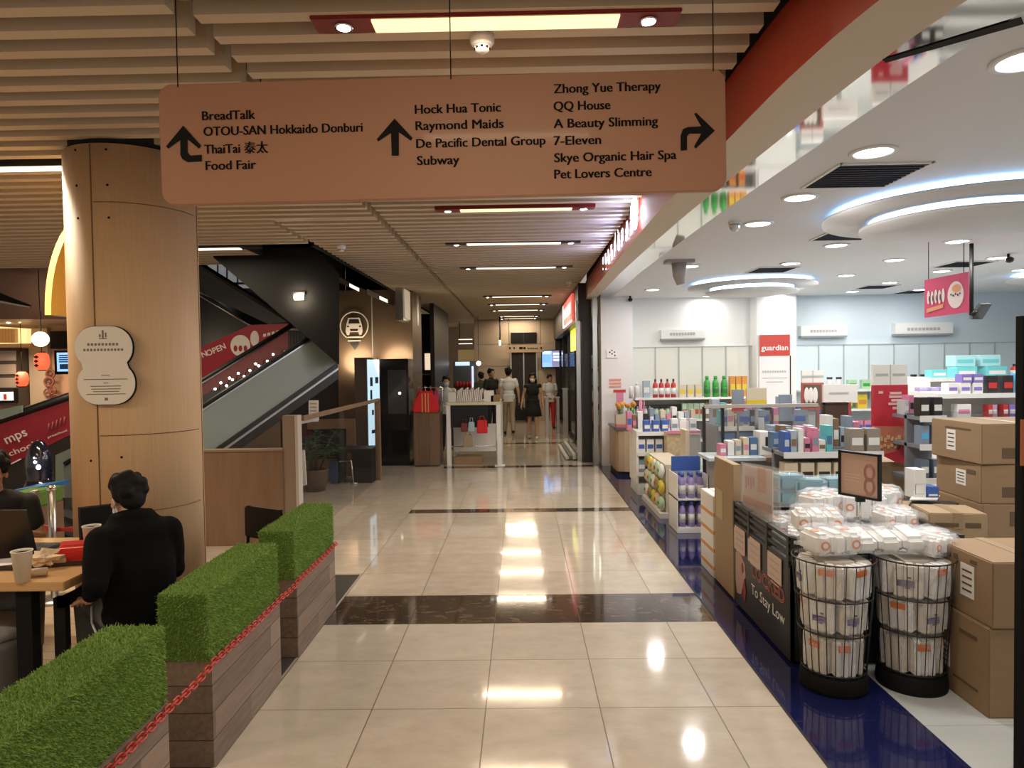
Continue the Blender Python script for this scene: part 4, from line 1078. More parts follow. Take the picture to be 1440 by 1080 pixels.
for s_, el, wr in ((-1, EL, WL), (1, ER, WR)):
    limb(b, [P(s_ * .165, .015, SZ_ + .475), P(*[(Vector((s_ * .17, .015, SZ_ + .475))[i] + el[i]) / 2 for i in range(3)]), P(*el), P(*Vector(el).lerp(Vector(wr), .6))], [.082, .072, .060, .044])
for k in range(9):      # collar / hood folded behind the neck
    w = PI * (.98 + k * 1.04 / 8); b.ell(P(.088 * math.cos(w), .06 + .075 * math.sin(w), SZ_ + .585), (.030, .030, .026), 8)
jk_ = solidify(b, 'jacket', t, .009, 22)
b = MB(m_jean)
for s_ in (-1, 1): limb(b, [P(s_ * .095, .0, SZ_ + .085), P(s_ * .125, .43, SZ_ + .085), P(s_ * .125, .41, .11)], [.105, .076, .058])
b.ell(P(0, -.01, SZ_ + .10), (.175, .135, .09), 12, RM); solidify(b, 'trousers', t, .011, 3)
for s_ in (-1, 1):
    b = MB(m_shoew); limb(b, [P(s_ * .12, .35, .045), P(s_ * .12, .46, .045), P(s_ * .12, .57, .04)], [.045, .044, .035]); solidify(b, 'shoe', t, .01, 2)
hair_short(t, HC, HM, m_hair, 1.0, 3, True)
eyes(t, HC, HM, 1.04)
mask(t, HC, HM, m_mask, 1.04)
b = MB(mat('cord_white', (.7, .7, .72), .5)); b.tube([P(-.205, .07, SZ_ + .13), P(-.212, .05, SZ_ + .05), P(-.205, .0, SZ_ + .0), P(-.215, -.03, SZ_ + .02)], .006, 6); lab(b.out('drawstring', jk_), 'white drawstring')

# second diner at the left edge, head and shoulders beyond the laptop lid
F2 = math.radians(-150); L2 = (at(-10, 690, 4.5).x - .03, 4.55)
t = thing('person', 'dark haired person at the left edge behind the dark laptop', 'person', (L2[0], L2[1], 0), F2)
T = Matrix.Translation((L2[0], L2[1], 0)) @ Matrix.Rotation(F2, 4, 'Z'); P = lambda x, y, z: T @ Vector((x, y, z)); RM = Matrix.Rotation(F2, 4, 'Z')
b = MB(m_skin2); tors(b, 0); limb(b, [P(0, .03, SZ_ + .52), P(0, .05, SZ_ + .62)], [.06, .054]); HM = rotz(F2); HC = P(0, .07, SZ_ + .70); head(b, HC, HM, 1.)
for s_ in (-1, 1):
    limb(b, [P(s_ * .185, .02, SZ_ + .48), P(s_ * .25, .06, SZ_ + .25), P(s_ * .14, .26, SZ_ + .33)], [.055, .042, .028]); hand(b, P(s_ * .14, .26, SZ_ + .33), T.to_3x3() @ Vector((-s_ * .3, 1, 0)), (0, 0, -1), 1, .4, -s_)
    limb(b, [P(s_ * .09, .0, SZ_ + .08), P(s_ * .12, .42, SZ_ + .06), P(s_ * .12, .40, .10)], [.085, .058, .04]); limb(b, [P(s_ * .12, .36, .04), P(s_ * .12, .53, .035)], [.036, .03])
solidify(b, 'body', t, .009, 3)
b = MB(m_blkcloth); tors(b, .016)
for s_ in (-1, 1): limb(b, [P(s_ * .185, .02, SZ_ + .48), P(s_ * .22, .04, SZ_ + .34)], [.07, .062])
solidify(b, 'shirt', t, .011, 3)
b = MB(m_navy)
for s_ in (-1, 1): limb(b, [P(s_ * .095, .0, SZ_ + .085), P(s_ * .125, .42, SZ_ + .065), P(s_ * .125, .40, .12)], [.1, .074, .056])
solidify(b, 'trousers', t, .012, 2)
hair_short(t, HC, HM, m_hair, 1.04, 9, True)
for s_ in (-1, 1): b = MB(m_blkcloth); limb(b, [P(s_ * .12, .35, .045), P(s_ * .12, .45, .045), P(s_ * .12, .56, .04)], [.045, .044, .035]); solidify(b, 'shoe', t, .01, 2); eyes(t, HC, HM, 1.)
chair('cafe_chair', L2[0], L2[1], F2, 'black chair under the person at the left edge', .43, .74)
# ================================================================== escalators
HD = math.radians(50); DX = Vector((math.cos(HD) * math.cos(math.radians(30)), math.sin(HD) * math.cos(math.radians(30)), .5)); NX = Vector((-math.sin(HD), math.cos(HD), 0))
E0 = at(285, 650, 8.0)
UP = Vector((0, 0, 1))
def ep(s_, h_, w_): return E0 + DX * (s_ / math.cos(math.radians(30))) + UP * h_ + NX * w_
S0, S1 = -1.1, 1.9
t = thing('escalator', 'escalator with frosted green glass sides climbing behind the plywood pillar', 'escalator', (E0.x, E0.y, 0))
b = MB(m_frost); b.extr([ep(S0, .06, 0), ep(S1, .06, 0), ep(S1, .62, 0), ep(S0, .62, 0)], NX * .04); b.out('glass_side', t)
b = MB(mat('dim_glass', (.2, .22, .22), .08, alpha=.25)); b.extr([ep(S0, .06, 1.1), ep(S1 + .6, .06, 1.1), ep(S1 + .6, .66, 1.1), ep(S0, .66, 1.1)], NX * .04); b.out('glass_side', t)
for w_ in (.02, 1.12):
    b = MB(m_black); b.tube([ep(S0, .645, w_), ep(S1 + .6 * (w_ > 1), .645, w_)], .03, 10); lab(b.out('handrail', t), 'black rubber handrail')
    b = MB(m_steel); b.extr([ep(S0, .60, w_ - .03), ep(S1 + .6 * (w_ > 1), .60, w_ - .03), ep(S1 + .6 * (w_ > 1), .62, w_ - .03), ep(S0, .62, w_ - .03)], NX * .06); b.out('steel_rail', t)
b = MB(m_darkpan); b.extr([ep(S0, -.16, -.02), ep(S1, -.16, -.02), ep(S1, .06, -.02), ep(S0, .06, -.02)], NX * 1.2); b.out('truss', t)
b = MB(m_steel); b.extr([ep(S0, -.03, -.035), ep(S1, -.03, -.035), ep(S1, .0, -.035), ep(S0, .0, -.035)], NX * .02); b.out('edge_trim', t)
b = MB(mat('step_grey', (.10, .10, .10), .4, .5))
for k in range(16):
    s_ = S0 + (S1 - S0) * k / 16; p = ep(s_, .05, .15); c = p + NX * .4
    b.box((c.x, c.y, c.z), (.36, .8, .2), rz=HD)
b.out('step', t)
# brown cladding beneath
b = MB(m_bronze)
pl = [ep(-.6, -.2, 1.5), ep(S1, -.2, 1.5)]
b.extr([pl[0], pl[1], (pl[1].x, pl[1].y, 0), (pl[0].x, pl[0].y, 0)], NX * .1)
struct(b.out('wall_understair', origin='world'))
# string of small bulbs on the dark inner side
e_bulb = emis('bulb_white', (.9, .95, 1.), 6.)
t = thing('string_lights', 'string of tiny white bulbs along the escalator', 'string lights', at(350, 560, 8.9))
cw = MB(m_ink); pts = []
for k in range(26):
    s_ = k / 25; u, v = 303 + s_ * 102, 547 - s_ * 55 + 5 * math.sin(k * 2.1); p = at(u, v, 8.75 + s_ * .5); pts.append(p)
cw.tube(pts, .006, 5); cw.out('wire', t)
for k, p in enumerate(pts):
    if k % 2 == 0 or k % 5 == 0: b = MB(e_bulb); b.ell(p + Vector((0, -.012, 0)), .016, 6); b.out('bulb', t)
# red hoarding with lettering beyond the escalator
m_hoard = mat('hoarding_red', (.30, .012, .03), .5); m_htext = mat('hoarding_white', (.72, .68, .66), .6)
def panel(poly, y, d, m): b = MB(m); b.extr([at(u, v, y) for u, v in poly], (0, d, 0)); return b
YB = 10.9
t = thing('red_banner', 'dark red banner with the word OPEN beyond the escalator', 'banner', at(340, 520, YB))
panel([(262, 498), (352, 457), (405, 455), (405, 500), (262, 566)], YB, .03, m_hoard).out('banner_sheet', t)
b = MB(m_darkpan)
for u in (268, 400): q_ = at(u, 490, YB + .05); b.cyl((q_.x, q_.y, 0), q_, .03, n=8)
b.out('post', t)
b = MB(m_htext)
for s_, u, v, sz in (('N', 285, 503, .13), ('OPEN', 292, 501, .13), ('IN', 283, 512, .05)):
    if s_ == 'IN': continue
    b.text(s_, sz, frame(at(u, v, YB - .004), at(u + 30, v - 13, YB) - at(u, v, YB), (0, 0, 1)), .02)
b.out('lettering', t)
b = MB(m_htext)
def oval(u, v, ru, rv, y, n=24): return [at(u + ru * math.cos(2 * PI * k / n), v + rv * math.sin(2 * PI * k / n), y) for k in range(n)]
b.extr(oval(338, 486, 14, 15, YB - .006), (0, .004, 0)); b.extr(oval(358, 476, 6, 11, YB - .006), (0, .004, 0)); b.out('medallion', t)
b = MB(m_hoard)
for du in (-7, 0, 7): b.extr(oval(338 + du, 490, 2.6, 4.5, YB - .012, 10), (0, .004, 0))
b.out('medallion_figure', t)
b = MB(m_htext)
for k in range(5): b.extr([at(370 + k * 6, 470 - k * 1.6, YB - .006), at(374 + k * 6, 469 - k * 1.6, YB - .006), at(374 + k * 6, 473 - k * 1.6, YB - .006), at(370 + k * 6, 474 - k * 1.6, YB - .006)], (0, .004, 0))
b.out('small_print', t)
# railing posts at the landing
t = thing('landing_railing', 'dark railing with vertical bars at the top of the escalator', 'railing', at(420, 490, 11.5))
b = MB(m_ink)
for k in range(9): p = at(405 + k * 4, 465, 11.4); b.cyl(p, at(405 + k * 4, 500, 11.4), .012, n=6)
b.out('bars', t)
b = MB(m_steel); b.tube([at(403, 463, 11.4), at(440, 463, 11.4)], .03, 8); b.out('top_rail', t)
# crossing flight: black underside and its dark balustrade
b = MB(m_matblk)
b.extr([at(u, v, 9.0) for u, v in ((300, 362), (440, 481), (477, 513), (477, 385), (440, 347), (300, 350))], (at(477, 450, 12) - at(477, 450, 9)) * .9)
struct(b.out('wall_crossing_flight', origin='world'))
t = thing('escalator_flight', 'dark upper escalator flight crossing behind the plywood pillar', 'escalator', at(300, 420, 12.6))
b = MB(mat('flight_dark', (.03, .03, .032), .3)); b.extr([at(u, v, 12.6) for u, v in ((262, 405), (262, 500), (352, 458), (300, 420))], (0, 1.35, 0)); b.out('truss', t)
b = MB(mat('flight_glass', (.10, .11, .11), .2)); b.extr([at(u, v, 12.55) for u, v in ((262, 362), (262, 402), (378, 456), (410, 452))], (0, .05, 0)); b.out('balustrade', t)
b = MB(m_black); b.tube([at(262, 360, 12.5), at(410, 452, 12.5)], .05, 8); b.out('handrail', t)
b = MB(m_steel); b.tube([at(262, 404, 12.5), at(352, 458, 12.5)], .02, 6); b.out('edge_trim', t)
# bright upper floor seen through the void
e_up = mat('upper_floor_pale', (.42, .44, .43), .5, emit=(.8, .85, .85), es=.18)
t = thing('upper_shop_window', 'pale lit upper floor shop window seen through the void', 'window', at(300, 385, 13.6))
b = MB(e_up); b.extr([at(u, v, 13.5) for u, v in ((255, 360), (345, 360), (345, 402), (255, 402))], (0, .42, 0)); b.out('display', t)
b = MB(m_steel)
for u in (272, 290, 305, 318, 333): b.extr([at(u, 360, 13.45), at(u + 2, 360, 13.45), at(u + 2, 420, 13.45), at(u, 420, 13.45)], (0, .03, 0))
b.extr([at(255, 397, 13.44), at(345, 397, 13.44), at(345, 400, 13.44), at(255, 400, 13.44)], (0, .03, 0)); b.out('mullion', t)
b = MB(m_board); b.extr([at(u, v, 12.9) for u, v in ((345, 410), (378, 425), (385, 455), (350, 440))], (0, .1, 0)); tag(b.out('slatted_screen'), 'slatted reddish wood screen above the red OPEN banner', 'panel')
# lamp on the black wall
p = at(421, 418, 8.98)
t = thing('wall_lamp', 'small glowing lamp on the black wall above the escalator', 'lamp', (p.x, p.y, p.z - .05))
b = MB(m_black); b.box((p.x, p.y, p.z + .05), (.16, .06, .03)); b.out('housing', t)
b = MB(emis('wall_lamp_glow', (1., .85, .62), 14.)); b.box((p.x, p.y - .02, p.z), (.12, .03, .07)); b.out('lens', t)
area('wall_lamp_light', (p.x, p.y - .12, p.z), .12, 5, WARM, rot=(math.radians(80), 0, 0))
# slanted trough lights along the void edge
for (u0, v0, u1, v1, l) in ((470, 386, 505, 404, 'slim sloping trough lamp over the bronze column, nearer one'), (516, 406, 545, 420, 'slim sloping trough lamp over the bronze column, farther one')):
    P0, P1 = at(u0, v0, 12.2), at(u1, v1, 12.9); b = MB(mat('trough_pale', (.16, .12, .09), .4)); b.extr([P0, P1, P1 + Vector((0, 0, -.10)), P0 + Vector((0, 0, -.10))], (.02, .62, 0)); b.use(e_warm2); b.extr([P0.lerp(P1, .6) + Vector((0, -.004, -.02)), P1 + Vector((0, -.004, -.02)), P1 + Vector((0, -.004, -.08)), P0.lerp(P1, .6) + Vector((0, -.004, -.08))], (0, .003, 0)); tag(b.out('trough_lamp'), l, 'lamp')
# ================================================================== dressing on the bronze column
YC = 13.36
m_pictw = mat('pictogram_white', (.66, .60, .52), .5)
t = thing('car_sign', 'round car park pictogram with arrow on the bronze column', 'sign', at(497, 460, YC))
c = at(498, 458, YC); k_ = (at(518, 458, YC) - at(478, 458, YC)).length / 40
def px(u, v): return Vector((c.x + (u - 498) * k_, YC, c.z - (v - 458) * k_))
def pl2(mb, pts, d=.01): mb.extr([px(u, v) for u, v in pts], (0, -d, 0))
b = MB(m_pictw)
ro = []
for k in range(41):
    w = math.radians(128 - 345 * 0) if 0 else math.radians(-232 + 0) if 0 else math.radians(125 + 290 * k / 40)
    ro.append((498 + 19.5 * math.cos(w), 458 + 19.5 * math.sin(w)))
b.tube([px(u, v) for u, v in ro], .9 * k_, 6); b.tube([px(*ro[0]), px(*ro[-1])], .9 * k_, 6); b.out('ring', t)
b = MB(m_pictw)
pl2(b, [(490, 447), (506, 447), (509, 457), (510, 466), (508, 471), (505, 471), (504, 467), (492, 467), (491, 471), (488, 471), (486, 466), (487, 457)]); b.out('car', t)
b = MB(m_darkpan); pl2(b, [(491.5, 449), (504.5, 449), (506, 455), (490, 455)], .013); pl2(b, [(492, 462.5), (504, 462.5), (503, 465.5), (493, 465.5)], .013); pl2(b, [(488, 458), (491, 458), (491, 460), (488, 460)], .013); pl2(b, [(505, 458), (508, 458), (508, 460), (505, 460)], .013); b.out('car_windows', t)
b = MB(m_pictw); pl2(b, [(490, 473), (506, 473), (506, 474), (490, 474)]); pl2(b, [(489, 478.5), (507, 478.5), (507, 480), (489, 480)]); b.out('bar', t)
b = MB(m_darkpan); pl2(b, [(491, 481), (505, 481), (498, 492)]); lab(b.out('arrow', t), 'dark downward arrow')
for u, v, w_ in ((498, 505, 30), (555, 498, 20)):
    p = at(u, v, YC); area('column_uplight', (p.x, p.y - .35, 1.95), .6, 10, WARM, rot=(math.radians(120), 0, 0))
# lightbox on the side of the column
t = thing('lightbox_sign', 'pale blank lightbox sign on the right side of the bronze column', 'sign', at(577, 430, 13.0))
m_lbox = mat('lightbox_cream', (.70, .62, .48), .5, emit=(1., .85, .6), es=.25)
A = [at(566, 402, 12.9), at(589, 416, 14.2), at(589, 458, 14.2), at(567, 450, 12.9)]
b = MB(m_steel); b.extr(A, (-.14, 0, 0)); b.out('case', t)
B = [at(568, 406, 12.93), at(587, 418, 14.15), at(587, 455, 14.15), at(569, 447, 12.93)]; b = MB(m_lbox); b.extr([p + Vector((.012, 0, 0)) for p in B], (-.01, 0, 0)); b.out('face', t)
# lit totem, black kiosk
e_tot = mat('totem_screen', (.6, .8, .9), .2, emit=(.62, .86, 1.), es=.9)
g0, g1 = onz(500, 646, 0), onz(535, 648, 0); YT = 12.78
t = thing('advert_totem', 'tall lit advertising totem with pale blue screen before the bronze column', 'totem', at(517, 646, YT))
a0, a1, a2 = at(498, 503, YT), at(515, 503, YT), at(533, 503, YT + .5)
zt = a0.z
b = MB(mat('totem_case', (.07, .05, .04), .4)); b.extr([(a0.x, YT, .05), (a1.x, YT, .05), (a2.x, YT + .5, .05), (a2.x - .25, YT + .55, .05), (a0.x, YT + .3, .05)], (0, 0, zt - .05)); b.out('case', t)
dv = Vector((a2.x - a1.x, .5, 0)); nn = Vector((dv.y, -dv.x, 0)).normalized() * .012
q = lambda s_, z: Vector((a1.x, YT, 0)) + dv * s_ + Vector((0, 0, z)) + nn
b = MB(e_tot); b.extr([q(.05, .22), q(.95, .22), q(.95, zt - .04), q(.05, zt - .04)], -nn * .8); b.out('screen', t)
b = MB(mat('totem_print', (.2, .34, .5), .3))
for s0_, s1_, z0_, z1_ in ((.2, .4, 1.45, 1.62), (.6, .85, 1.5, 1.62), (.2, .35, 1.2, 1.38), (.25, .8, .55, .62), (.3, .45, .9, 1.0)):
    b.extr([q(s0_, z0_) + nn * .2, q(s1_, z0_) + nn * .2, q(s1_, z1_) + nn * .2, q(s0_, z1_) + nn * .2], nn * .1)
lab(b.out('screen_print', t), 'dark blue print')
b = MB(m_black); b.extr([(a0.x - .02, YT - .02, 0), (a1.x, YT - .02, 0), (a2.x + .02, YT + .5, 0), (a2.x - .25, YT + .58, 0), (a0.x - .02, YT + .3, 0)], (0, 0, .05)); b.out('plinth', t)
k0, k1 = at(534, 505, 12.6), at(575, 508, 12.6)
t = thing('vending_kiosk', 'tall glossy black kiosk right of the lit totem', 'kiosk', ((k0.x + k1.x) / 2, 12.9, 0))
m_gblk = mat('gloss_black', (.012, .012, .015), .12, coat=.5)
b = MB(m_gblk); b.bx(k0.x + .02, k1.x, 12.5, 13.1, 0.02, k0.z); b.out('body', t, .01)
b = MB(mat('kiosk_glass', (.05, .055, .06), .08, coat=.6)); b.bx(k0.x + .16, k1.x - .04, 12.485, 12.5, .95, k0.z - .2); b.out('glass_door', t)
b = MB(emis('kiosk_button', (1., .9, .5), 3.)); p = at(562, 553, 12.48); b.ell(p, (.025, .01, .025), 8); lab(b.out('button', t), 'small glowing round button')
b = MB(m_black); b.bx(k0.x + .0, k1.x + .02, 12.48, 13.12, 0, .05); b.out('plinth', t)
# dark far flank: reflections of sconces painted in as glowing panels
for u, l in ((597, 'left one of two painted sconce reflections on the dark far wall'), (610, 'right one of two painted sconce reflections on the dark far wall')):
    A = at(u, 497, 19.3); B = at(u + 8, 520, 19.3); b = MB(emis('reflection_glow', (1., .78, .55), .8)); b.bx(A.x, B.x, 19.31, 19.34, B.z, A.z); tag(b.out('sconce_reflection'), l, 'painted reflection', 'painted sconce reflections far left')
A = at(590, 526, 19.25); b = MB(m_steel); b.bx(A.x, A.x + .5, 19.2, 19.34, A.z - .03, A.z); tag(b.out('wall_ledge'), 'thin metal ledge on the dark far wall', 'ledge')
# photo booth far away
t = thing('display_cooler', 'glazed display booth with lit header far down on the left', 'booth', at(660, 600, 20.5))
A, B = at(637, 508, 20.5), at(672, 610, 20.5); b = MB(mat('booth_grey', (.10, .11, .13), .3)); b.bx(A.x, B.x, 20.5, 21.4, 0, A.z); b.out('case', t)
b = MB(emis('booth_header', (.55, .8, .9), .9)); A2, B2 = at(640, 509, 20.4), at(660, 514, 20.4); b.bx(A2.x, B2.x, 20.44, 20.5, B2.z, A2.z); b.out('header', t)
b = MB(emis('booth_edge', (.6, .7, 1.), 1.)); A2, B2 = at(663, 515, 20.4), at(666, 548, 20.4); b.bx(A2.x, B2.x, 20.44, 20.5, B2.z, A2.z); b.out('lit_edge', t)
b = MB(m_redcloth)
for k in range(5): p = at(643 + k * 4.5, 541, 20.3); b.ell(p, (.05, .08, .10), 6)
q_ = at(652, 546, 20.3); b.use(m_darkpan); b.bx(q_.x - .35, q_.x + .35, 20.1, 20.45, 0, q_.z); tag(b.out('goods_display'), 'red goods heaped on a dark stand before the far glazed booth', 'goods', None)
p = at(673, 511, 20.3)
t = thing('globe_lamp', 'small white globe lamp beside the far glazed booth', 'lamp', p); b = MB(emis('globe_glow', (1., .93, .8), 3.)); b.ell(p, .07, 10); b.out('globe', t); b = MB(m_ink); b.cyl(p, (p.x, p.y, 3.63), .006, n=6); b.out('cord', t)
for k in range(6):
    p = onz(651 + k * 6, 471.5 + k * 2.6, 3.29); 
    if p.y < 27 and p.y > 15:
        b = MB(e_spot); b.lathe([(.05, 0), (.0001, -.01)], 12, (p.x, p.y, 3.29)); tag(b.out('spotlight'), 'tiny ceiling spotlights in a row over the far left passage', 'spotlight', 'far spotlights')
for v in (477, 483): 
    A, B = at(645, v, 23), at(664, v, 23); b = MB(e_warm2); b.bx(A.x, B.x, 23, 23.1, A.z - .02, A.z); b.use(m_ink); b.bx(A.x + .02, A.x + .04, 23.04, 23.06, A.z, 3.31); tag(b.out('strip_lamp'), 'thin lit strip lamps over the far left passage', 'lamp', 'far strip lamps')
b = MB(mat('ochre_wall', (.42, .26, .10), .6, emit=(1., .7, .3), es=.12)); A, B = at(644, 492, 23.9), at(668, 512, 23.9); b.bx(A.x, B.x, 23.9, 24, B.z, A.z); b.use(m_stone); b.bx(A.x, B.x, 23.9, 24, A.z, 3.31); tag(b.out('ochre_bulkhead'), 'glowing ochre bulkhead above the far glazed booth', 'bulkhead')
# hanging pendant near far door
p0, p1 = at(703, 462, 21), at(703, 486, 21)
t = thing('pendant_lamp', 'slim pendant lamp hanging left of the dark far door', 'lamp', p1)
b = MB(m_black); b.tube([(p0.x, 21, 3.3), p0, p1], .02, 8); b.out('stem', t)
b = MB(e_warm2); b.cyl((p1.x, 21, p1.z), (p1.x, 21, p1.z + .17), .03, n=10); b.out('lit_tip', t)
# overhead directory above far door and TV
t = thing('overhead_sign', 'narrow beige hanging sign with pictograms above the dark far door', 'sign', at(738, 490, 21.5))
A, B = at(711, 485.5, 21.5), at(765, 495, 21.5); b = MB(mat('sign_beige', (.55, .42, .28), .5)); b.bx(A.x, B.x, 21.5, 21.54, B.z, A.z); b.out('board', t)
b = MB(m_ink)
for u, w in ((716, 2), (722, 2), (730, 5), (736, 3), (760, 2)): P0 = at(u, 488, 21.49); b.bx(P0.x, P0.x + w * .022, 21.49, 21.5, P0.z - .07, P0.z)
for k in range(6): P0 = at(742 + k * 2.5, 489, 21.49); b.bx(P0.x, P0.x + .035, 21.49, 21.5, P0.z - .045, P0.z)
b.out('pictogram', t)
b = MB(m_ink)
for u in (716, 760): q_ = at(u, 486, 21.52); b.cyl(q_, (q_.x, 21.52, 3.4), .008, n=6)
b.out('hanger_rod', t)
t = thing('wall_screen', 'bright blue screen on the beige wall right of the far door', 'screen', at(779, 517, 21.8))
A, B = at(761, 492, 21.8), at(796, 517, 21.8)
b = MB(m_black); b.bx(A.x, B.x, 21.8, 21.99, B.z, A.z); b.out('case', t)
b = MB(emis('screen_blue', (.03, .28, .85), 1.4)); b.bx(A.x + .03, A.x + .34, 21.79, 21.8, B.z + .03, A.z - .03); b.use(emis('screen_navy', (.02, .05, .28), 1.)); b.bx(A.x + .34, B.x - .03, 21.79, 21.8, B.z + .03, A.z - .03); b.use(emis('screen_pale', (.5, .75, 1.), 1.2)); b.bx(A.x + .05, A.x + .3, 21.785, 21.79, A.z - .14, A.z - .06)
for k in range(3): b.bx(A.x + .38, B.x - .08 - .06 * k, 21.785, 21.79, A.z - .16 - .1 * k, A.z - .10 - .1 * k)
b.out('display', t)
# ================================================================== bargain stall, garments, plinth
g = onz(604, 657, 0)
t = thing('wood_plinth', 'brown wooden plinth under the red garments', 'plinth', (g.x, 12.6, 0))
A, B, C = at(582, 581, 12.35), at(606, 581, 12.35), at(627, 581, 12.75)
m_plinth = plank_mat('plinth_wood', (.09, .05, .03), (.22, .135, .085), 'z', 'x', .2, .5)
b = MB(m_plinth); b.bx(A.x, C.x - .08, 12.3, 12.9, .02, A.z - .01); b.out('body', t, .006)
b = MB(mat('plinth_cap', (.2, .14, .1), .4)); b.bx(A.x - .01, C.x - .07, 12.29, 12.91, A.z - .01, A.z); b.out('cap', t)
b = MB(m_black); b.bx(A.x + .02, C.x - .1, 12.32, 12.88, 0, .02); b.out('foot', t)
t = thing('garment_rail', 'small chrome garment rail standing on the brown wooden plinth', 'rail', (g.x, 12.6, A.z))
zr = at(600, 545, 12.6).z; xa, xb = at(581, 545, 12.6).x + .06, at(622, 545, 12.6).x
b = MB(m_chrome); b.tube([(xa, 12.6, A.z), (xa, 12.6, zr), (xb, 12.6, zr), (xb, 12.6, A.z)], .012, 8); b.out('frame', t)
m_redg = mat('garment_red', (.60, .015, .02), .65, bump=.3, ns=6); m_pinkg = mat('garment_pink', (.42, .03, .10), .65, bump=.3, ns=6); m_gold = mat('garment_gold', (.6, .4, .12), .5)
def garment(x, label, m, trim):
    t = thing('hanging_garment', label, 'garment', (x, 12.6, A.z), 0, 'festive garments on the small rail')
    b = MB(m); z1 = zr - .05; z0 = A.z + .02
    prof = [(-.16, z1 - .05), (-.05, z1), (.05, z1), (.16, z1 - .05), (.22, z1 - .2), (.17, z1 - .23), (.18, z0), (-.18, z0), (-.17, z1 - .23), (-.22, z1 - .2)]
    yy0 = 12.42; b.extr([(x, yy0 + (p + .22) * .82, z) for p, z in prof], (.075, 0, 0)); b.out('cloth', t, .02)
    if trim:
        b = MB(m_gold)
        for d in (-.03, .05): b.extr([(x - .003, 12.58 + d, z0), (x - .003, 12.60 + d, z0), (x - .003, 12.60 + d, z1 - .03), (x - .003, 12.58 + d, z1 - .03)], (.08, 0, 0))
        lab(b.out('trim', t), 'gold braid')
    b = MB(m_chrome); b.tube([(x + .03, 12.6, z1 - .01), (x + .03, 12.6, zr + .02), (x + .03, 12.62, zr + .03)], .005, 6); b.out('hanger', t)
for k in range(4): garment(xa + .03 + k * .1, ['red garment with gold braid at the left end of the rail', 'second red garment from the left on the small rail', 'third red garment from the left on the small rail', 'pink garment at the right end of the small rail'][k], m_redg if k < 3 else m_pinkg, k < 3)
# front-facing red garment (the one seen broadside)
t = thing('hanging_garment', 'red festive garment seen broadside at the front of the plinth', 'garment', (xa + .2, 12.33, A.z), 0, 'festive garments on the small rail')
z1 = at(600, 550, 12.3).z; z0 = A.z + .01; cx0 = at(598, 550, 12.3).x
b = MB(m_redg); prof = [(-.10, z1 - .02), (-.04, z1), (.04, z1), (.10, z1 - .02), (.21, z1 - .16), (.24, z0 + .02), (.20, z0), (-.2, z0), (-.24, z0 + .02), (-.2, z1 - .16)]
b.extr([(cx0 + p, 12.30, z) for p, z in prof], (0, .07, 0)); b.out('cloth', t, .02)
b = MB(m_gold)
for d in (-.06, .0, .05): b.bx(cx0 + d - .008, cx0 + d + .008, 12.294, 12.30, z0, z1 - .04)
lab(b.out('trim', t), 'gold braid')
b = MB(m_chrome); b.tube([(cx0, 12.34, z1 - .01), (cx0, 12.34, zr + .01), (cx0, 12.5, zr + .01)], .005, 6); b.out('hanger', t)
# stall
ga, gb = onz(640, 641, 0), onz(700, 655, 0)
t = thing('bargain_stall', 'white framed stall piled with books and bags in the corridor', 'stall', (-.85, 12.9, 0))
YS = 12.4; L_, R_ = at(628, 565, YS), at(703, 567, YS); zt = at(660, 566, YS).z
m_stw = mat('stall_white', (.75, .74, .72), .4)
b = MB(mat('stall_top', (.62, .60, .42), .5)); b.bx(L_.x, R_.x, YS, YS + 1.3, zt - .05, zt); b.out('table_board', t, .005)
for x, y in ((L_.x + .03, YS + .03), (R_.x - .03, YS + .03), (L_.x + .03, YS + 1.27), (R_.x - .03, YS + 1.27)):
    b = MB(m_stw); b.bx(x - .04, x + .04, y - .02, y + .02, 0, zt - .05); b.out('leg', t)
b = MB(m_blkcloth); z2 = at(660, 601, YS).z; b.bx(L_.x + .07, R_.x - .22, YS + .0, YS + .03, z2, zt - .05); b.out('skirt_cloth', t)
b = MB(m_steel); z3 = at(660, 628, YS).z
for y in (YS + .05, YS + 1.2): b.tube([(L_.x + .03, y, z3), (R_.x - .03, y, z3)], .012, 6)
b.out('lower_bar', t)
b = MB(m_paper); b.bx(L_.x + .08, R_.x - .1, YS + .5, YS + .52, z3 - .15, z2 + .02); b.out('back_sheet', t)
# books on the stall
cols = [(.35, .2, .16), (.55, .45, .4), (.45, .3, .3), (.5, .42, .36), (.3, .22, .2), (.6, .5, .45), (.42, .25, .22), (.52, .4, .42)]
xb0, xb1 = at(642, 548, YS + .3).x, at(678, 548, YS + .3).x
for k in range(14):
    m_ = mat('book_%d' % (k % 8), cols[k % 8], .5); x = xb0 + (xb1 - xb0) * k / 14; h_ = .22 + .02 * (k % 3)
    b = MB(m_); b.extr([(x, YS + .2, zt), (x + .028, YS + .2, zt), (x + .05, YS + .3, zt + h_), (x + .022, YS + .3, zt + h_)], (0, .16, 0)); b.use(m_paper); b.extr([(x + .004, YS + .197, zt + .005), (x + .024, YS + .197, zt + .005), (x + .046, YS + .297, zt + h_ - .004), (x + .026, YS + .297, zt + h_ - .004)], (0, .004, 0))
    tag(b.out('book'), 'thin book in the tilted row on top of the white stall', 'book', 'tilted row of books on the stall')
for u0, u1, v0, v1, m_, l in ((630, 641, 552, 565, m_stw, 'pale box at the left end of the stall top'), (680, 694, 550, 565, m_paper, 'white leaflet box right of the books on the stall'), (690, 703, 556, 566, m_card, 'brown tray at the right end of the stall top')):
    A2, B2 = at(u0, v0, YS + .2), at(u1, v1, YS + .2); b = MB(m_); b.bx(A2.x, B2.x, YS + .2, YS + .5, zt, A2.z); tag(b.out('display_box', bevel=.004), l, 'box')
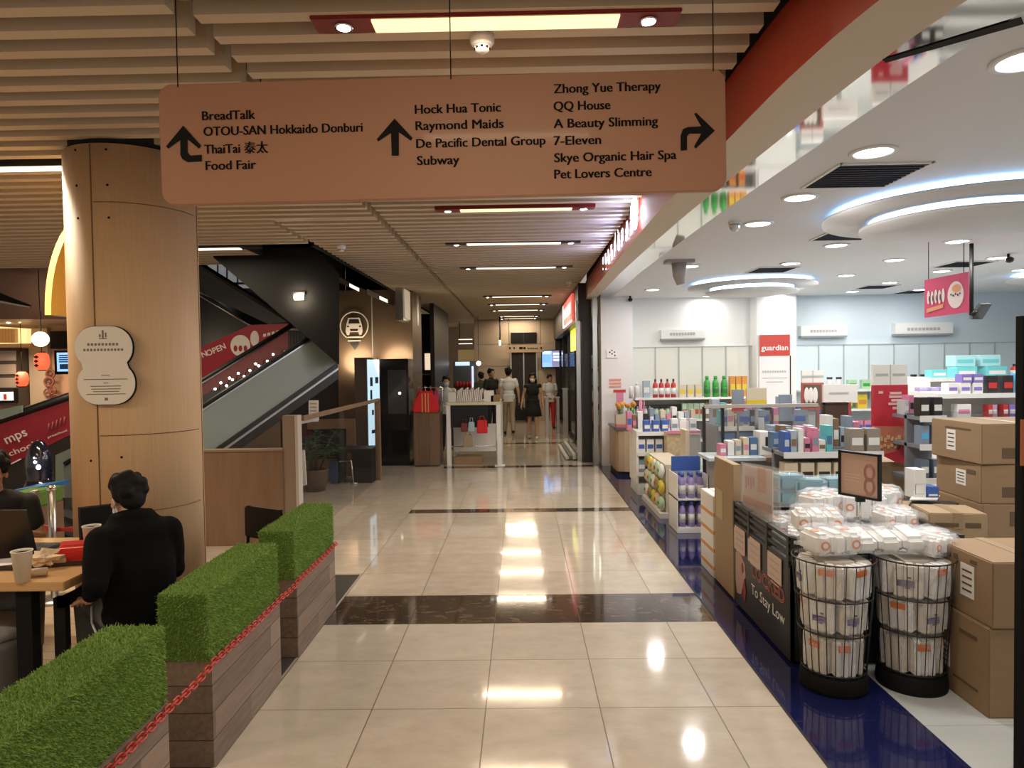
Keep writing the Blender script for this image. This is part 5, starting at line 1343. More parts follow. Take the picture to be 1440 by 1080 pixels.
# bags hung under the stall
for u, v, w, h, m_, l in ((653, 601, .13, .16, mat('bag_maroon', (.16, .03, .04), .6), 'maroon bag hanging under the stall front'), (663, 600, .12, .18, mat('bag_teal', (.35, .48, .52), .6), 'pale teal bag hanging in the middle of the stall'), (678, 600, .2, .24, m_redg, 'red bag hanging at the right of the stall'), (658, 620, .18, .22, mat('bag_tan', (.32, .24, .16), .7), 'tan bag standing under the stall')):
    p = at(u, v, YS - .05); t = thing('shopping_bag', l, 'bag', (p.x, p.y, p.z - h / 2), 0, 'bags hung on the stall')
    b = MB(m_); b.extr([(p.x - w / 2, p.y - .04, p.z - h / 2), (p.x + w / 2, p.y - .04, p.z - h / 2), (p.x + w * .42, p.y - .04, p.z + h / 2), (p.x - w * .42, p.y - .04, p.z + h / 2)], (0, .09, 0)); b.out('bag_body', t, .012)
    b = MB(m_); b.tube([(p.x - w * .25, p.y, p.z + h / 2), (p.x - w * .15, p.y, p.z + h / 2 + .07), (p.x + w * .15, p.y, p.z + h / 2 + .07), (p.x + w * .25, p.y, p.z + h / 2)], .006, 6); b.out('handle', t)
b = MB(m_card); p = at(660, 637, YS + .25); b.bx(p.x - .25, p.x + .25, YS + .1, YS + .5, 0, .14); tag(b.out('cardboard_box', bevel=.004), 'low brown box on the floor under the stall', 'box')
for u, l in ((703, 'white post standing at the right front corner of the stall'),):
    p = onz(u, 655, 0); b = MB(m_stw); b.bx(p.x - .035, p.x + .035, p.y - .035, p.y + .035, 0, at(u, 612, p.y).z); b.bx(p.x - .09, p.x + .09, p.y - .09, p.y + .09, 0, .012); tag(b.out('short_post'), l, 'post')
# steel gates
for u0, u1, v0, v1, yy_, l in ((767, 772, 560, 612, 17.2, 'left steel gate post before the far screen'), (792, 799, 548, 612, 16.8, 'right steel gate post before the far screen'), (783, 787, 560, 606, 18, 'middle steel gate post before the far screen')):
    A2, B2 = at(u0, v0, yy_), at(u1, v1, yy_); b = MB(m_steel); b.bx(A2.x, B2.x, yy_, yy_ + .3, 0, A2.z); b.bx(A2.x - .02, B2.x + .02, yy_ - .02, yy_ + .32, A2.z, A2.z + .03); tag(b.out('gate_post', bevel=.01), l, 'gate')
for k, (u0, u1) in enumerate(((718, 740),)):
    A2, B2 = at(u0, 575, 21.6), at(u1, 603, 21.6); b = MB(m_board); b.bx(A2.x, B2.x, 21.6, 21.9, 0, A2.z); b.use(m_seam)
    for j in range(7): z_ = .08 + j * (A2.z - .1) / 7; b.bx(A2.x, B2.x, 21.595, 21.6, z_, z_ + .01)
    tag(b.out('timber_crate', bevel=.005), 'brown slatted crate before the dark far door', 'crate')
# ================================================================== restaurant behind the pillar
YR = 12.
b = MB(mat('court_wall', (.50, .31, .19), .6)); A = at(-60, 480, YR); B = at(110, 480, YR); b.bx(A.x - 3, B.x + .6, YR, YR + .1, 0, 3.2)
struct(b.out('wall_court', origin='world'))
b = MB(mat('court_ceiling_brown', (.10, .055, .04), .6)); b.extr([at(-80, 356, 9.85), at(108, 362, 9.85), at(108, 449, 10.6), at(-80, 449, 10.6)], (0, .1, .05)); struct(b.out('ceiling_bulkhead', origin='world'))
b = MB(m_stone); b.extr([at(-80, 449, 10.6), at(108, 449, 10.6), at(108, 458, 11.9), at(-80, 458, 11.9)], (0, 0, .05)); struct(b.out('ceiling_court', origin='world'))
b = MB(m_ink); b.extr([at(-10, 408, 9.84), at(45, 430, 9.84), at(38, 431, 9.84), at(-10, 420, 9.84)], (0, .02, 0)); b.use(m_chrome); b.extr([at(-10, 421, 9.83), at(42, 431, 9.83), at(42, 433, 9.83), at(-10, 424, 9.83)], (0, .02, 0)); tag(b.out('air_slot'), 'dark slanting air slot in the brown bulkhead', 'vent')
t = thing('lit_canopy', 'warm glowing slatted canopy over the far food stall', 'canopy', at(20, 488, 11.4))
b = MB(emis('canopy_glow', (1., .68, .25), 1.0)); b.extr([at(-20, 458, 11.5), at(38, 462, 11.5), at(38, 484, 11.5), at(-20, 484, 11.5)], (0, .1, 0)); b.out('back_glow', t)
b = MB(m_tabletop)
for k in range(8): A = at(-8 + k * 4.2, 462, 11.45); B = at(-8 + k * 4.2 + 1.4, 482, 11.45); b.bx(A.x, B.x, 11.42, 11.5, B.z, A.z)
b.out('slat', t)
b = MB(m_tabletop); A, B = at(-30, 484, 11.3), at(42, 488, 11.3); b.bx(A.x, B.x, 11.3, 11.7, B.z, A.z); b.out('ledge', t)
area('canopy_light', at(20, 495, 11.0), .6, 30, (1, .75, .5))
for k, (u, v) in enumerate(((8, 448), (17, 446), (28, 455), (12, 456))):
    p = at(u, v - 2, 11.2); b = MB(e_spot); b.lathe([(.035, 0), (.0001, -.012)], 10, p); tag(b.out('spotlight'), 'tiny spotlights under the beige ledge over the food stall', 'spotlight', 'food stall spotlights')
p = at(57, 477, 9.9)
t = thing('globe_lamp', 'glowing white globe lamp hanging left of the plywood pillar', 'lamp', (p.x, p.y, p.z - .13))
b = MB(emis('globe_warm', (1., .82, .50), 2.2)); b.ell(p, .11, 20); b.out('globe', t)
b = MB(m_ink); b.cyl((p.x, p.y, p.z + .12), (p.x, p.y, 3.3), .006, n=6); b.out('cord', t)
area('globe_light', (p.x, p.y - .2, p.z), .2, 10, WARM, rot=(math.radians(90), 0, 0))
m_lant = mat('lantern_red', (.62, .06, .03), .6, emit=(1., .16, .06), es=.85)
for u, v, r, y, l in ((59, 508, 10, 10.5, 'glowing red lantern right below the white globe lamp'), (31, 533, 8.5, 11.2, 'glowing red lantern beside the dark menu board')):
    p = at(u, v, y); R_ = r / FPX * y; t = thing('paper_lantern', l, 'lantern', (p.x, p.y, p.z - R_ * 1.3), 0, 'red paper lanterns')
    b = MB(m_lant); b.lathe([(R_ * .45, -R_ * 1.25), (R_ * .85, -R_ * .9), (R_, 0), (R_ * .85, R_ * .9), (R_ * .45, R_ * 1.25)], 24, p); b.out('shade', t)
    b = MB(m_ink); b.lathe([(R_ * .5, -R_ * 1.35), (R_ * .5, -R_ * 1.22)], 16, p); b.lathe([(R_ * .5, R_ * 1.22), (R_ * .5, R_ * 1.35)], 16, p)
    for k in range(3): b.box((p.x - R_ * .1, p.y - R_ * 1.0, p.z + R_ * (.6 - .6 * k)), (R_ * .5, .02, R_ * .22)); b.box((p.x - R_ * .1, p.y - R_ * 1.0, p.z + R_ * (.6 - .6 * k)), (R_ * .12, .022, R_ * .45))
    lab(b.out('brush_marks', t), 'black rims and brush marks')
    b = MB(m_ink); b.cyl((p.x, p.y, p.z + R_ * 1.3), (p.x, p.y, 3.3), .005, n=6); b.out('cord', t)
t = thing('menu_board', 'dark wall menu board at the left edge of the food court', 'menu board', at(10, 565, 11.6))
b = MB(mat('menu_dark', (.05, .038, .03), .5)); A, B = at(-40, 490, 11.6), at(24, 570, 11.6); b.bx(A.x, B.x, 11.6, 11.98, B.z, A.z); b.out('board', t)
b = MB(mat('menu_pale', (.30, .25, .21), .5))
for z_ in (0, 1, 2): A, B = at(-40, 494 + z_ * 19, 11.58), at(22, 507 + z_ * 19, 11.58); b.bx(A.x, B.x, 11.58, 11.6, B.z, A.z)
b.out('menu_row', t)
t = thing('menu_screen', 'small lit menu picture screen below the dark menu board', 'screen', at(10, 567, 11.3))
b = MB(m_ink); A, B = at(-40, 547, 11.3), at(20, 567, 11.3); b.bx(A.x, B.x, 11.3, 11.4, B.z, A.z); b.out('case', t)
b = MB(emis('menu_lit', (1., .72, .6), 1.)); A, B = at(-38, 552, 11.28), at(18, 563, 11.28); b.bx(A.x, B.x, 11.28, 11.3, B.z, A.z); b.use(m_redcloth); A, B = at(5, 554, 11.27), at(9, 562, 11.27); b.bx(A.x, B.x, 11.265, 11.28, B.z, A.z); b.out('picture', t)
t = thing('blue_screen', 'bright blue menu screen left of the plywood pillar', 'screen', at(88, 525, 9.6))
A, B = at(76, 493, 9.6), at(110, 526, 9.6); b = MB(m_ink); b.bx(A.x, B.x, 9.6, 9.68, B.z, A.z); b.out('case', t)
b = MB(emis('menu_blue', (.10, .45, .95), 1.1)); A, B = at(80, 496, 9.59), at(108, 522, 9.59); b.bx(A.x, B.x, 9.585, 9.6, B.z, A.z)
b.use(mat('menu_blue_print', (.02, .08, .3), .4))
for k in range(4): A, B = at(83, 499 + k * 3, 9.58), at(100, 500.5 + k * 3, 9.58); b.bx(A.x, B.x, 9.578, 9.585, B.z, A.z)
A, B = at(84, 512, 9.58), at(98, 519, 9.58); b.bx(A.x, B.x, 9.578, 9.585, B.z, A.z); b.out('display', t)
b = MB(mat('pole_grey', (.25, .25, .25), .4)); A = at(90, 526, 9.66); b.cyl((A.x + .1, 9.66, 0), (A.x + .1, 9.66, A.z), .03, n=10); b.out('pole', t)
b = MB(m_ink); A, B = at(73, 466, 11.9), at(110, 490, 11.9); b.bx(A.x, B.x, 11.85, 12.0, B.z, A.z); tag(b.out('dark_panel'), 'plain dark panel above the bright blue menu screen', 'panel')
b = MB(m_stone); A, B = at(42, 462, 11.95), at(73, 600, 11.95); b.bx(A.x, B.x, 11.9, 12.0, 0, A.z); struct(b.out('trim_6_pier', origin='world'))
m_art = mat('art_brown', (.22, .06, .04), .6)
b = MB(m_art)
for u, v, r in ((71, 526, 6), (69, 537, 6.5), (74, 549, 5), (67, 552, 5), (78, 560, 5)):
    p = at(u, v, 11.85); q = r / FPX * 11.85; b.tube([(p.x + q * math.cos(2 * PI * k / 14), p.y, p.z + q * math.sin(2 * PI * k / 14)) for k in range(14)], q * .25, 6, closed=True); b.ell(p, (q * .35, .01, q * .35), 8)
tag(b.out('wall_art'), 'cluster of brown round motifs on the pale pier below the red lantern', 'wall art')
# red escalator hoarding with words, left of the pillar
YH = 8.3
t = thing('red_hoarding', 'dark red sloping hoarding with mps preschool lettering, left of the pillar', 'hoarding', at(50, 640, YH))
dsl = Vector((1, .25, 0))
def hp(u, v): return at(u, v, YH + max(0, (u) / 100) * .35)
b = MB(m_hoard); b.extr([hp(-40, 607), hp(110, 556), hp(110, 606), hp(-40, 680)], (0, .05, 0)); b.out('panel', t)
b = MB(m_htext)
for s_, u, v, du, dv_, sz, w in (('mps', 12, 624, 26, -11, .16, .24), ('preschool', -12, 653, 52, -21, .10, .52), ('LEAP', 67, 609, 26, -12, .10, .2), ('preschool', 70, 616, 24, -9, .04, .22)):
    if s_ == 'LEAP': continue
    ax = hp(u + du, v + dv_) - hp(u, v); o_p = hp(u, v) - Vector((0, .03, 0)); b.text(s_, sz, frame(o_p, ax, (0, 0, 1)), .01, 'l', w)
P0, P1 = hp(2, 660) - Vector((0, .03, 0)), hp(32, 645) - Vector((0, .03, 0)); b.tube([P0, P1], .008, 6); b.out('lettering', t)
b = MB(mat('hoarding_dim', (.36, .09, .11), .6))
for k in range(5): P0, P1 = hp(69 + k * 5.5, 607 - k * 2.4) - Vector((0, .03, 0)), hp(71 + k * 5.5, 595 - k * 2.4) - Vector((0, .03, 0)); b.tube([P0, P1], .009, 6)
lab(b.out('faint_lettering', t), 'faint pink strokes')
b = MB(m_black); b.tube([hp(-40, 604), hp(110, 553)], .05, 8); b.out('handrail', t)
b = MB(m_frost); b.extr([hp(-40, 585), hp(30, 570), hp(30, 580), hp(-40, 604)], (0, .03, 0)); b.out('glass_edge', t)
b = MB(m_darkpan); b.extr([hp(-60, 690), hp(112, 606), hp(112, 740), hp(-60, 740)], (0, .4, 0)); struct(b.out('wall_hoarding_base', origin='world'))
b = MB(m_frost); b.extr([at(78, 640, 8.2), at(112, 625, 8.2), at(112, 700, 8.2), at(78, 700, 8.2)], (0, .04, 0)); tag(b.out('glass_panel'), 'dim green glass panel beside the plywood pillar foot', 'glass panel')
t = thing('motor_scooter', 'dark shiny toy car seat with bright highlights beyond the queue post', 'ride', at(55, 700, 7.2))
b = MB(mat('shiny_navy', (.01, .012, .03), .12, coat=.8)); p = at(55, 658, 7.2); b.ell((p.x, p.y, p.z), (.13, .12, .30), 14); b.ell((p.x, p.y, p.z - .35), (.2, .16, .3), 14); b.ell((p.x, p.y, .2), (.22, .2, .2), 14); b.out('body', t)
b = MB(e_bulb)
for u, v, r in ((49, 650, .016), (54, 657, .026), (48, 644, .01)): q = at(u, v, 7.06); b.ell(q, (r, r * .4, r), 8)
b.out('painted_highlight', t)  # glowing dots painted on as highlights of the shiny body
o = bpy.data.objects[t.name]; o['label'] = 'dark shiny machine with small painted highlights beyond the queue post'; o['category'] = 'machine'
b = MB(mat('tray_blue', (.02, .16, .42), .4)); b.extr([at(15, 690, 6.2), at(62, 683, 6.2), at(62, 689, 6.2), at(15, 695, 6.2)], (0, .35, 0)); tag(b.out('blue_ledge'), 'blue ledge above the small turf planter at the left edge', 'ledge')
t = thing('planter_box', 'small turf topped planter beyond the person at the left edge', 'planter', at(30, 720, 5.9))
A, B = at(10, 694, 5.9), at(46, 716, 5.9); b = MB(mat('turf_far', (.11, .22, .03), .8, noise=.4, ns=90, bump=.6)); b.bx(A.x, B.x, 5.9, 6.3, B.z, A.z); b.out('turf_block', t, .01)
b = MB(m_board); b.bx(A.x, B.x, 5.9, 6.3, 0, B.z); b.out('wooden_base', t)
b = MB(m_steel); p = at(47, 690, 5.85); b.bx(p.x - .02, p.x + .03, 5.83, 5.88, 0, p.z); tag(b.out('steel_post'), 'thin steel post beside the small turf planter', 'post')
# passer-by cut by the left edge
p = at(2, 640, 7.4)
standing('passer-by with bare arms at the left edge before the red hoarding', (p.x - .27, 7.4, 0), -1.2, 1.62, mat('shirt_rose', (.35, .12, .12), .8), m_navy, False, (((-.23, .02, 1.13), (-.24, .12, .92)), ((.23, .02, 1.13), (.24, .12, .92))), .1, mk=None, shoes=m_blkcloth, sleeves=.4)
# ================================================================== shopfronts past the chemist, right side of the corridor
b = MB(m_darkpan); b.bx(1.12, 1.3, 12.62, 13.0, 0, 3.3); b.bx(1.06, 1.26, 12.6, 22, 2.62, 3.3); b.bx(1.1, 4, 21.9, 22, 0, 3.3)
struct(b.out('wall_shopfront', origin='world'))
t = thing('shop_sign', 'red and yellow lit shop sign past the white end pier', 'sign', (1.04, 15, 2.6))
b = MB(emis('sign_red_lit', (.75, .02, .03), .9)); b.bx(1.02, 1.06, 13.6, 16.6, 2.68, 3.22); b.out('red_panel', t)
b = MB(emis('sign_white_lit', (1., .9, .85), 1.2)); b.bx(1.015, 1.02, 16.3, 16.6, 2.68, 3.2); b.bx(1.015, 1.02, 13.6, 16.3, 2.66, 2.70)
for k in range(6): b.bx(1.012, 1.02, 14.0 + k * .38, 14.12 + k * .38, 2.85, 3.08)
b.out('white_stroke', t)
b = MB(emis('sign_yellow_lit', (.85, .85, .03), .9)); b.bx(1.2, 1.24, 13.3, 16.6, 2.12, 2.64); lab(b.out('yellow_band', t), 'yellow green lit band')
t = thing('glazed_front', 'glass shopfront with goods under the red and yellow sign', 'shopfront', (1.25, 16, 0))
b = MB(m_glass); b.bx(1.22, 1.235, 13.2, 21.5, .1, 2.1); b.out('pane', t)
b = MB(m_black)
for y in (13.1, 15.4, 17.6, 19.6, 21.5): b.bx(1.2, 1.27, y, y + .08, 0, 2.62)
b.bx(1.2, 1.27, 13.1, 21.5, 0, .1); b.out('frame', t)
for k, (z_, c_) in enumerate(((.5, (.25, .35, .3)), (.95, (.5, .55, .5)), (1.35, (.3, .45, .55)), (1.75, (.55, .5, .4)))):
    b = MB(m_white); b.bx(1.7, 2.2, 13.4, 21, z_ - .03, z_); b.out('shelf', t)
rnd = random.Random(8); gc = [(.5, .5, .45), (.15, .35, .3), (.3, .45, .6), (.6, .45, .2), (.5, .15, .12), (.65, .65, .6)]
for z_ in (.5, .95, 1.35, 1.75):
    for k in range(14):
        c_ = gc[rnd.randrange(6)]; b = MB(mat('goods_%d' % gc.index(c_), c_, .4)); y = 13.6 + k * .5; b.bx(1.62, 1.85, y, y + .34, z_, z_ + rnd.uniform(.16, .3)); tag(b.out('packet'), 'packets on the shelves behind the glass shopfront', 'packet', 'packets behind the glass shopfront')
b = MB(m_black); b.bx(1.55, 1.6, 14.0, 14.6, 1.75, 2.05); b.use(m_paper); b.bx(1.545, 1.55, 14.05, 14.55, 1.8, 2.0); tag(b.out('hanging_placard'), 'small black edged placard behind the glass shopfront', 'placard')
area('front_light', (1.5, 15.5, 2.6), .5, 25, (.85, 1., .9), shape='RECTANGLE', sy=3)
b = MB(m_stone); b.bx(4, 4.1, 12.7, 22, 0, 3.3); b.bx(1.3, 4, 12.8, 22, 3.0, 3.3); struct(b.out('wall_shopback', origin='world'))
# shutter guide posts and folded mats
for x, y, l in ((1.33, 12.35, 'silver shutter post left of the white end pier'), (1.07, 12.8, 'dark slim shutter post past the silver one')):
    b = MB(m_steel if 'silver' in l else m_black); b.bx(x - .04, x + .04, y - .05, y + .05, 0, 3.0 if 'silver' in l else 2.6); tag(b.out('shutter_post'), l, 'post')
m_mat1 = mat('rolled_pale', (.62, .60, .56), .5); m_mat2 = mat('rolled_dark', (.16, .15, .14), .6)
for k in range(4):
    x = .81 + k * .07; b = MB(m_mat1 if k % 2 == 0 else m_mat2); b.extr([(x, 12.9, .012 + .0), (x + .07, 12.9, .012), (x + .07, 12.9, .06 + .025 * k), (x, 12.9, .06 + .025 * k)], (-.03, 2.2, 0)); tag(b.out('folded_mat', bevel=.01), ['outermost pale folded mat along the shopfront foot', 'outer dark folded mat along the shopfront foot', 'inner pale folded mat along the shopfront foot', 'innermost dark folded mat along the shopfront foot'][k], 'mat', 'folded mats along the shopfront foot')
# ================================================================== shop: back wall dressing
YW = 12.55
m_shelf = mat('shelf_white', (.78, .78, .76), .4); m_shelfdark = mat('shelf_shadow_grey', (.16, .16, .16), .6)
m_edge = mat('shelf_edge_line', (.42, .46, .46), .5)
t = thing('wall_shelving', 'white wall shelving along the left stretch of the shop back wall', 'shelving', (3, 12.3, 0))
b = MB(mat('panel_ivory', (.74, .74, .68), .5)); b.bx(2.0, 4.18, 12.46, 12.55, 0, 2.10); b.out('back_panel', t)
b = MB(m_edge)
for k in range(6): x = 2.0 + k * .425; b.bx(x, x + .022, 12.448, 12.46, 1.2, 2.1)
b.bx(2.0, 4.18, 12.448, 12.46, 2.09, 2.105); b.out('upright', t)
for z_ in (1.20, .82, .45):
    b = MB(m_shelf); b.bx(2.0, 4.18, 12.05, 12.46, z_ - .035, z_); b.out('shelf', t)
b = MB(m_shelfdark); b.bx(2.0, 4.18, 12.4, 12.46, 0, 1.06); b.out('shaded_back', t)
b = MB(m_shelf); b.bx(2.0, 4.18, 12.0, 12.46, 0, .14); b.out('plinth', t)
t = thing('wall_shelving', 'cool white wall shelving right of the pillar with the red sign', 'shelving', (8, 12.3, 0))
b = MB(mat('panel_ice', (.66, .76, .80), .5)); b.bx(4.9, 10, 12.46, 12.55, 0, 2.10); b.out('back_panel', t)
b = MB(m_edge)
for k in range(12): x = 4.92 + k * .45; b.bx(x, x + .022, 12.448, 12.46, 1.1, 2.1)
b.bx(4.9, 10, 12.448, 12.46, 2.09, 2.105); b.out('upright', t)
for z_ in (1.30, .96, .55):
    b = MB(m_shelf); b.bx(4.9, 10, 12.05, 12.46, z_ - .035, z_); b.out('shelf', t)
b = MB(m_shelf); b.bx(4.9, 10, 12.0, 12.46, 0, .14); b.out('plinth', t)
for (u0, u1, v0, v1, l) in ((930, 992, 464, 478, 'pale category sign on the left stretch of the shop back wall'), (1127, 1192, 458, 474, 'pale category sign just right of the white pillar'), (1260, 1341, 454, 471, 'pale category sign below the hanging pink banner')):
    A, B = at(u0, v0, 12.4), at(u1, v1, 12.4)
    t = thing('category_sign', l, 'sign', ((A.x + B.x) / 2, 12.45, B.z), 0, 'category signs on the shop back wall')
    b = MB(mat('sign_pale', (.80, .80, .78), .4)); b.bx(A.x, B.x, 12.41, 12.56, B.z + .03, A.z); b.out('board', t, .004)
    b = MB(mat('sign_under', (.3, .31, .31), .6)); b.bx(A.x, B.x, 12.42, 12.56, B.z, B.z + .03); b.out('lower_lip', t)
    b = MB(mat('sign_greyprint', (.45, .43, .42), .5)); W_ = B.x - A.x
    for k in range(9): b.bx(A.x + W_ * (.2 + k * .065), A.x + W_ * (.25 + k * .065), 12.405, 12.41, B.z + .09, B.z + .14)
    b.out('lettering', t)
# red shop sign on the white pillar
t = thing('pillar_poster', 'red topped shop poster on the white pillar of the back wall', 'poster', (4.6, 12.15, .7))
A, B, C = at(1068, 471, 12.15), at(1111, 500, 12.15), at(1111, 590, 12.15)
b = MB(mat('poster_white', (.76, .74, .74), .4)); b.bx(A.x, B.x, 12.16, 12.2, C.z, A.z); b.out('board', t)
b = MB(mat('poster_red', (.52, .05, .035), .4)); b.bx(A.x, B.x, 12.15, 12.16, B.z, A.z); b.out('red_header', t)
b = MB(m_label); b.text('guardian', .13, frame((A.x + .03, 12.146, B.z + .10), (1, 0, 0), (0, 0, 1)), .015, 'l', (B.x - A.x) * .88); lab(b.out('lettering', t), 'white lettering')
b = MB(mat('sign_greyprint'))
for k in range(10): b.bx(A.x + .05 + k * .043, A.x + .08 + k * .043, 12.155, 12.16, B.z - .30, B.z - .26)
b.bx(A.x + .05, B.x - .05, 12.155, 12.16, B.z - .40, B.z - .385); b.bx(A.x + .12, B.x - .12, 12.155, 12.16, B.z - .47, B.z - .455); b.out('printed_text', t)
b = MB(m_ink); b.bx(B.x, B.x + .015, 12.15, 12.2, C.z, B.z); b.out('edge', t)

# ------------------------------------------------------------------ products
def pm_(name, c=(.5, .5, .5)): return mat('pack_' + name, c, .4)
P_W = pm_('white', (.72, .72, .70)); P_R = pm_('red', (.50, .04, .04)); P_G = pm_('green', (.04, .34, .05)); P_O = pm_('orange', (.62, .26, .05)); P_B = pm_('blue', (.05, .12, .42)); P_T = pm_('teal', (.10, .45, .48))
P_K = pm_('black', (.03, .025, .025)); P_P = pm_('purple', (.22, .16, .48)); P_Y = pm_('yellow', (.68, .52, .05)); P_PK = pm_('pink', (.60, .22, .34)); P_S = pm_('sky', (.10, .42, .72)); P_LG = pm_('lightgreen', (.42, .60, .40)); P_GR = pm_('greyblue', (.22, .28, .36)); P_CR = pm_('cream', (.62, .54, .40)); P_BR = pm_('brown', (.22, .14, .08))
P_TQ = pm_('turquoise', (.16, .55, .58))
def bottle_proto(m, cap, r, h, label, cat, group, neck=.35, band=None):
    t = thing('bottle', label, cat, (0, 0, 0), 0, group)
    b = MB(m); b.lathe([(.0001, 0), (r, 0), (r, h * .66), (r * .8, h * .76), (r * neck, h * .82), (r * neck, h * .86), (.0001, h * .86)], 12); bb_ = b.out('bottle_body', t)
    b = MB(cap); b.lathe([(r * neck * 1.15, h * .85), (r * neck * 1.15, h), (.0001, h)], 12); b.out('cap', bb_)
    if band: b = MB(band); b.lathe([(r * 1.015, h * .18), (r * 1.015, h * .52)], 12); b.out('label_band', bb_)
    return t
def pack_proto(m, band, w, d, h, label, cat, group, name='carton'):
    t = thing(name, label, cat, (0, 0, 0), 0, group)
    b = MB(m); b.bx(-w / 2, w / 2, -d / 2, d / 2, 0, h); bo_ = b.out('box', t, .003)
    if band: b = MB(band); b.bx(-w / 2 * .8, w / 2 * .8, -d / 2 - .002, -d / 2, h * .3, h * .62); b.out('printed_panel', bo_)
    return t
def fill(proto, pts):
    proto.location = pts[0]
    for p in pts[1:]: dup(proto, p)
def row(x0, x1, y, z, step): n = max(1, int((x1 - x0) / step)); return [(x0 + (i + .5) * (x1 - x0) / n, y, z) for i in range(n)]
GW = 'bottles on the left back wall shelves'
def ux(u, y): return at(u, 520, y).x
Y1 = 12.18
fill(bottle_proto(P_W, P_W, .047, .27, 'white bottle at the left end of the top back wall shelf', 'bottle', 'white bottles, top back wall shelf'), row(ux(882, Y1), ux(900, Y1), Y1, 1.20, .10))
fill(pack_proto(pm_('steelblue', (.35, .42, .5)), P_W, .12, .1, .3, 'grey blue pack beside the white bottles on the top back wall shelf', 'pack', 'grey blue packs, top back wall shelf'), row(ux(900, Y1), ux(917, Y1), Y1, 1.20, .13))
fill(bottle_proto(P_R, P_K, .045, .33, 'red bottle with dark cap and white band on the top back wall shelf', 'bottle', 'red bottles, top back wall shelf', band=P_W), row(ux(917, Y1), ux(951, Y1), Y1, 1.20, .095))
fill(pack_proto(P_CR, P_Y, .11, .1, .22, 'low cream pack left of the green bottles on the top back wall shelf', 'pack', 'cream packs, top back wall shelf'), row(ux(953, Y1), ux(987, Y1), Y1, 1.20, .115))
fill(bottle_proto(P_G, P_G, .056, .37, 'bright green bottle on the top back wall shelf', 'bottle', 'green bottles, top back wall shelf', .5, pm_('darkgreen', (.02, .2, .03))), row(ux(988, Y1), ux(1024, Y1), Y1, 1.20, .115))
fill(pack_proto(P_O, P_Y, .095, .1, .36, 'orange pack right of the green bottles on the top back wall shelf', 'pack', 'orange packs, top back wall shelf'), row(ux(1025, Y1), ux(1050, Y1), Y1, 1.20, .10))
fill(bottle_proto(P_W, pm_('greycap', (.5, .52, .5)), .029, .23, 'small white bottle in the long row on the second back wall shelf', 'bottle', 'small white bottles, second back wall shelf'), row(ux(882, Y1), ux(916, Y1), Y1, .82, .062))
fill(bottle_proto(P_LG, P_K, .045, .22, 'pale green jar with dark cap on the second back wall shelf', 'jar', 'pale green jars, second back wall shelf', .8), row(ux(918, Y1), ux(950, Y1), Y1, .82, .095))
fill(pack_proto(P_LG, P_R, .095, .1, .27, 'green pack with red print on the second back wall shelf', 'pack', 'green packs, second back wall shelf'), row(ux(958, Y1), ux(990, Y1), Y1, .82, .1))
fill(pack_proto(P_BR, P_W, .095, .1, .28, 'brown pack with white print on the second back wall shelf', 'pack', 'brown packs, second back wall shelf'), row(ux(990, Y1), ux(1022, Y1), Y1, .82, .1))
fill(pack_proto(P_O, P_R, .11, .1, .28, 'orange and red pack at the right of the second back wall shelf', 'pack', 'orange packs, second back wall shelf'), row(ux(1024, Y1), ux(1050, Y1), Y1, .82, .12))
fill(pack_proto(P_B, P_W, .12, .1, .22, 'blue pack on the lowest visible back wall shelf', 'pack', 'blue packs, lowest back wall shelf'), row(ux(882, Y1), ux(955, Y1), Y1, .45, .14))
# right back wall shelves
fill(bottle_proto(P_W, P_K, .052, .22, 'dark capped white jar on the top shelf right of the white pillar', 'jar', 'white jars right of the white pillar', .8), row(ux(1160, Y1), ux(1186, Y1), Y1, 1.30, .11))
fill(pack_proto(P_LG, P_G, .15, .1, .17, 'low green pack on the top shelf right of the white pillar', 'pack', 'green packs right of the white pillar'), row(ux(1188, Y1), ux(1226, Y1), Y1, 1.30, .16))
fill(bottle_proto(P_GR, P_K, .056, .25, 'grey blue jar on the top shelf right of the red standee', 'jar', 'grey jars right of the red standee', .8), row(ux(1278, Y1), ux(1305, Y1), Y1, 1.30, .12))
fill(pack_proto(P_Y, P_O, .165, .1, .25, 'yellow orange pack on the second shelf left of the red standee', 'pack', 'yellow packs left of the red standee'), row(ux(1200, Y1), ux(1222, Y1), Y1, .96, .17))
fill(pack_proto(P_G, P_Y, .14, .1, .18, 'green pack beside the yellow ones on the second shelf', 'pack', 'green packs by the yellow ones'), row(ux(1184, Y1), ux(1200, Y1), Y1, .96, .15))
fill(pack_proto(P_PK, P_B, .14, .1, .2, 'pink pack on the lower shelf left of the red standee', 'pack', 'pink packs left of the red standee'), row(ux(1200, Y1), ux(1226, Y1), Y1, .55, .15))

# ------------------------------------------------------------------ gondolas at the right
def gondola(x0, x1, y0, y1, zs, label, end=True, m=m_shelf, rail=P_W):
    t = thing('gondola_shelf', label, 'shelving', ((x0 + x1) / 2, (y0 + y1) / 2, 0))
    b = MB(m); b.bx(x0, x1, y0, y1, 0, .15); b.out('plinth', t)
    b = MB(m); b.bx(x0, x1, (y0 + y1) / 2 - .02, (y0 + y1) / 2 + .02, .15, max(zs) + .02); b.out('back_panel', t)
    for z_ in zs:
        b = MB(m); b.bx(x0, x1, y0, y1, z_ - .03, z_); sh_ = b.out('shelf', t)
        b = MB(rail); b.bx(x0, x1, y0 - .012, y0, z_ - .045, z_ + .01); b.out('price_rail', sh_)
    if end:
        for x in (x0, x1): b = MB(m); b.bx(x - .015, x + .015, y0, y1, .15, max(zs) + .02); b.out('end_frame', t)
    return t
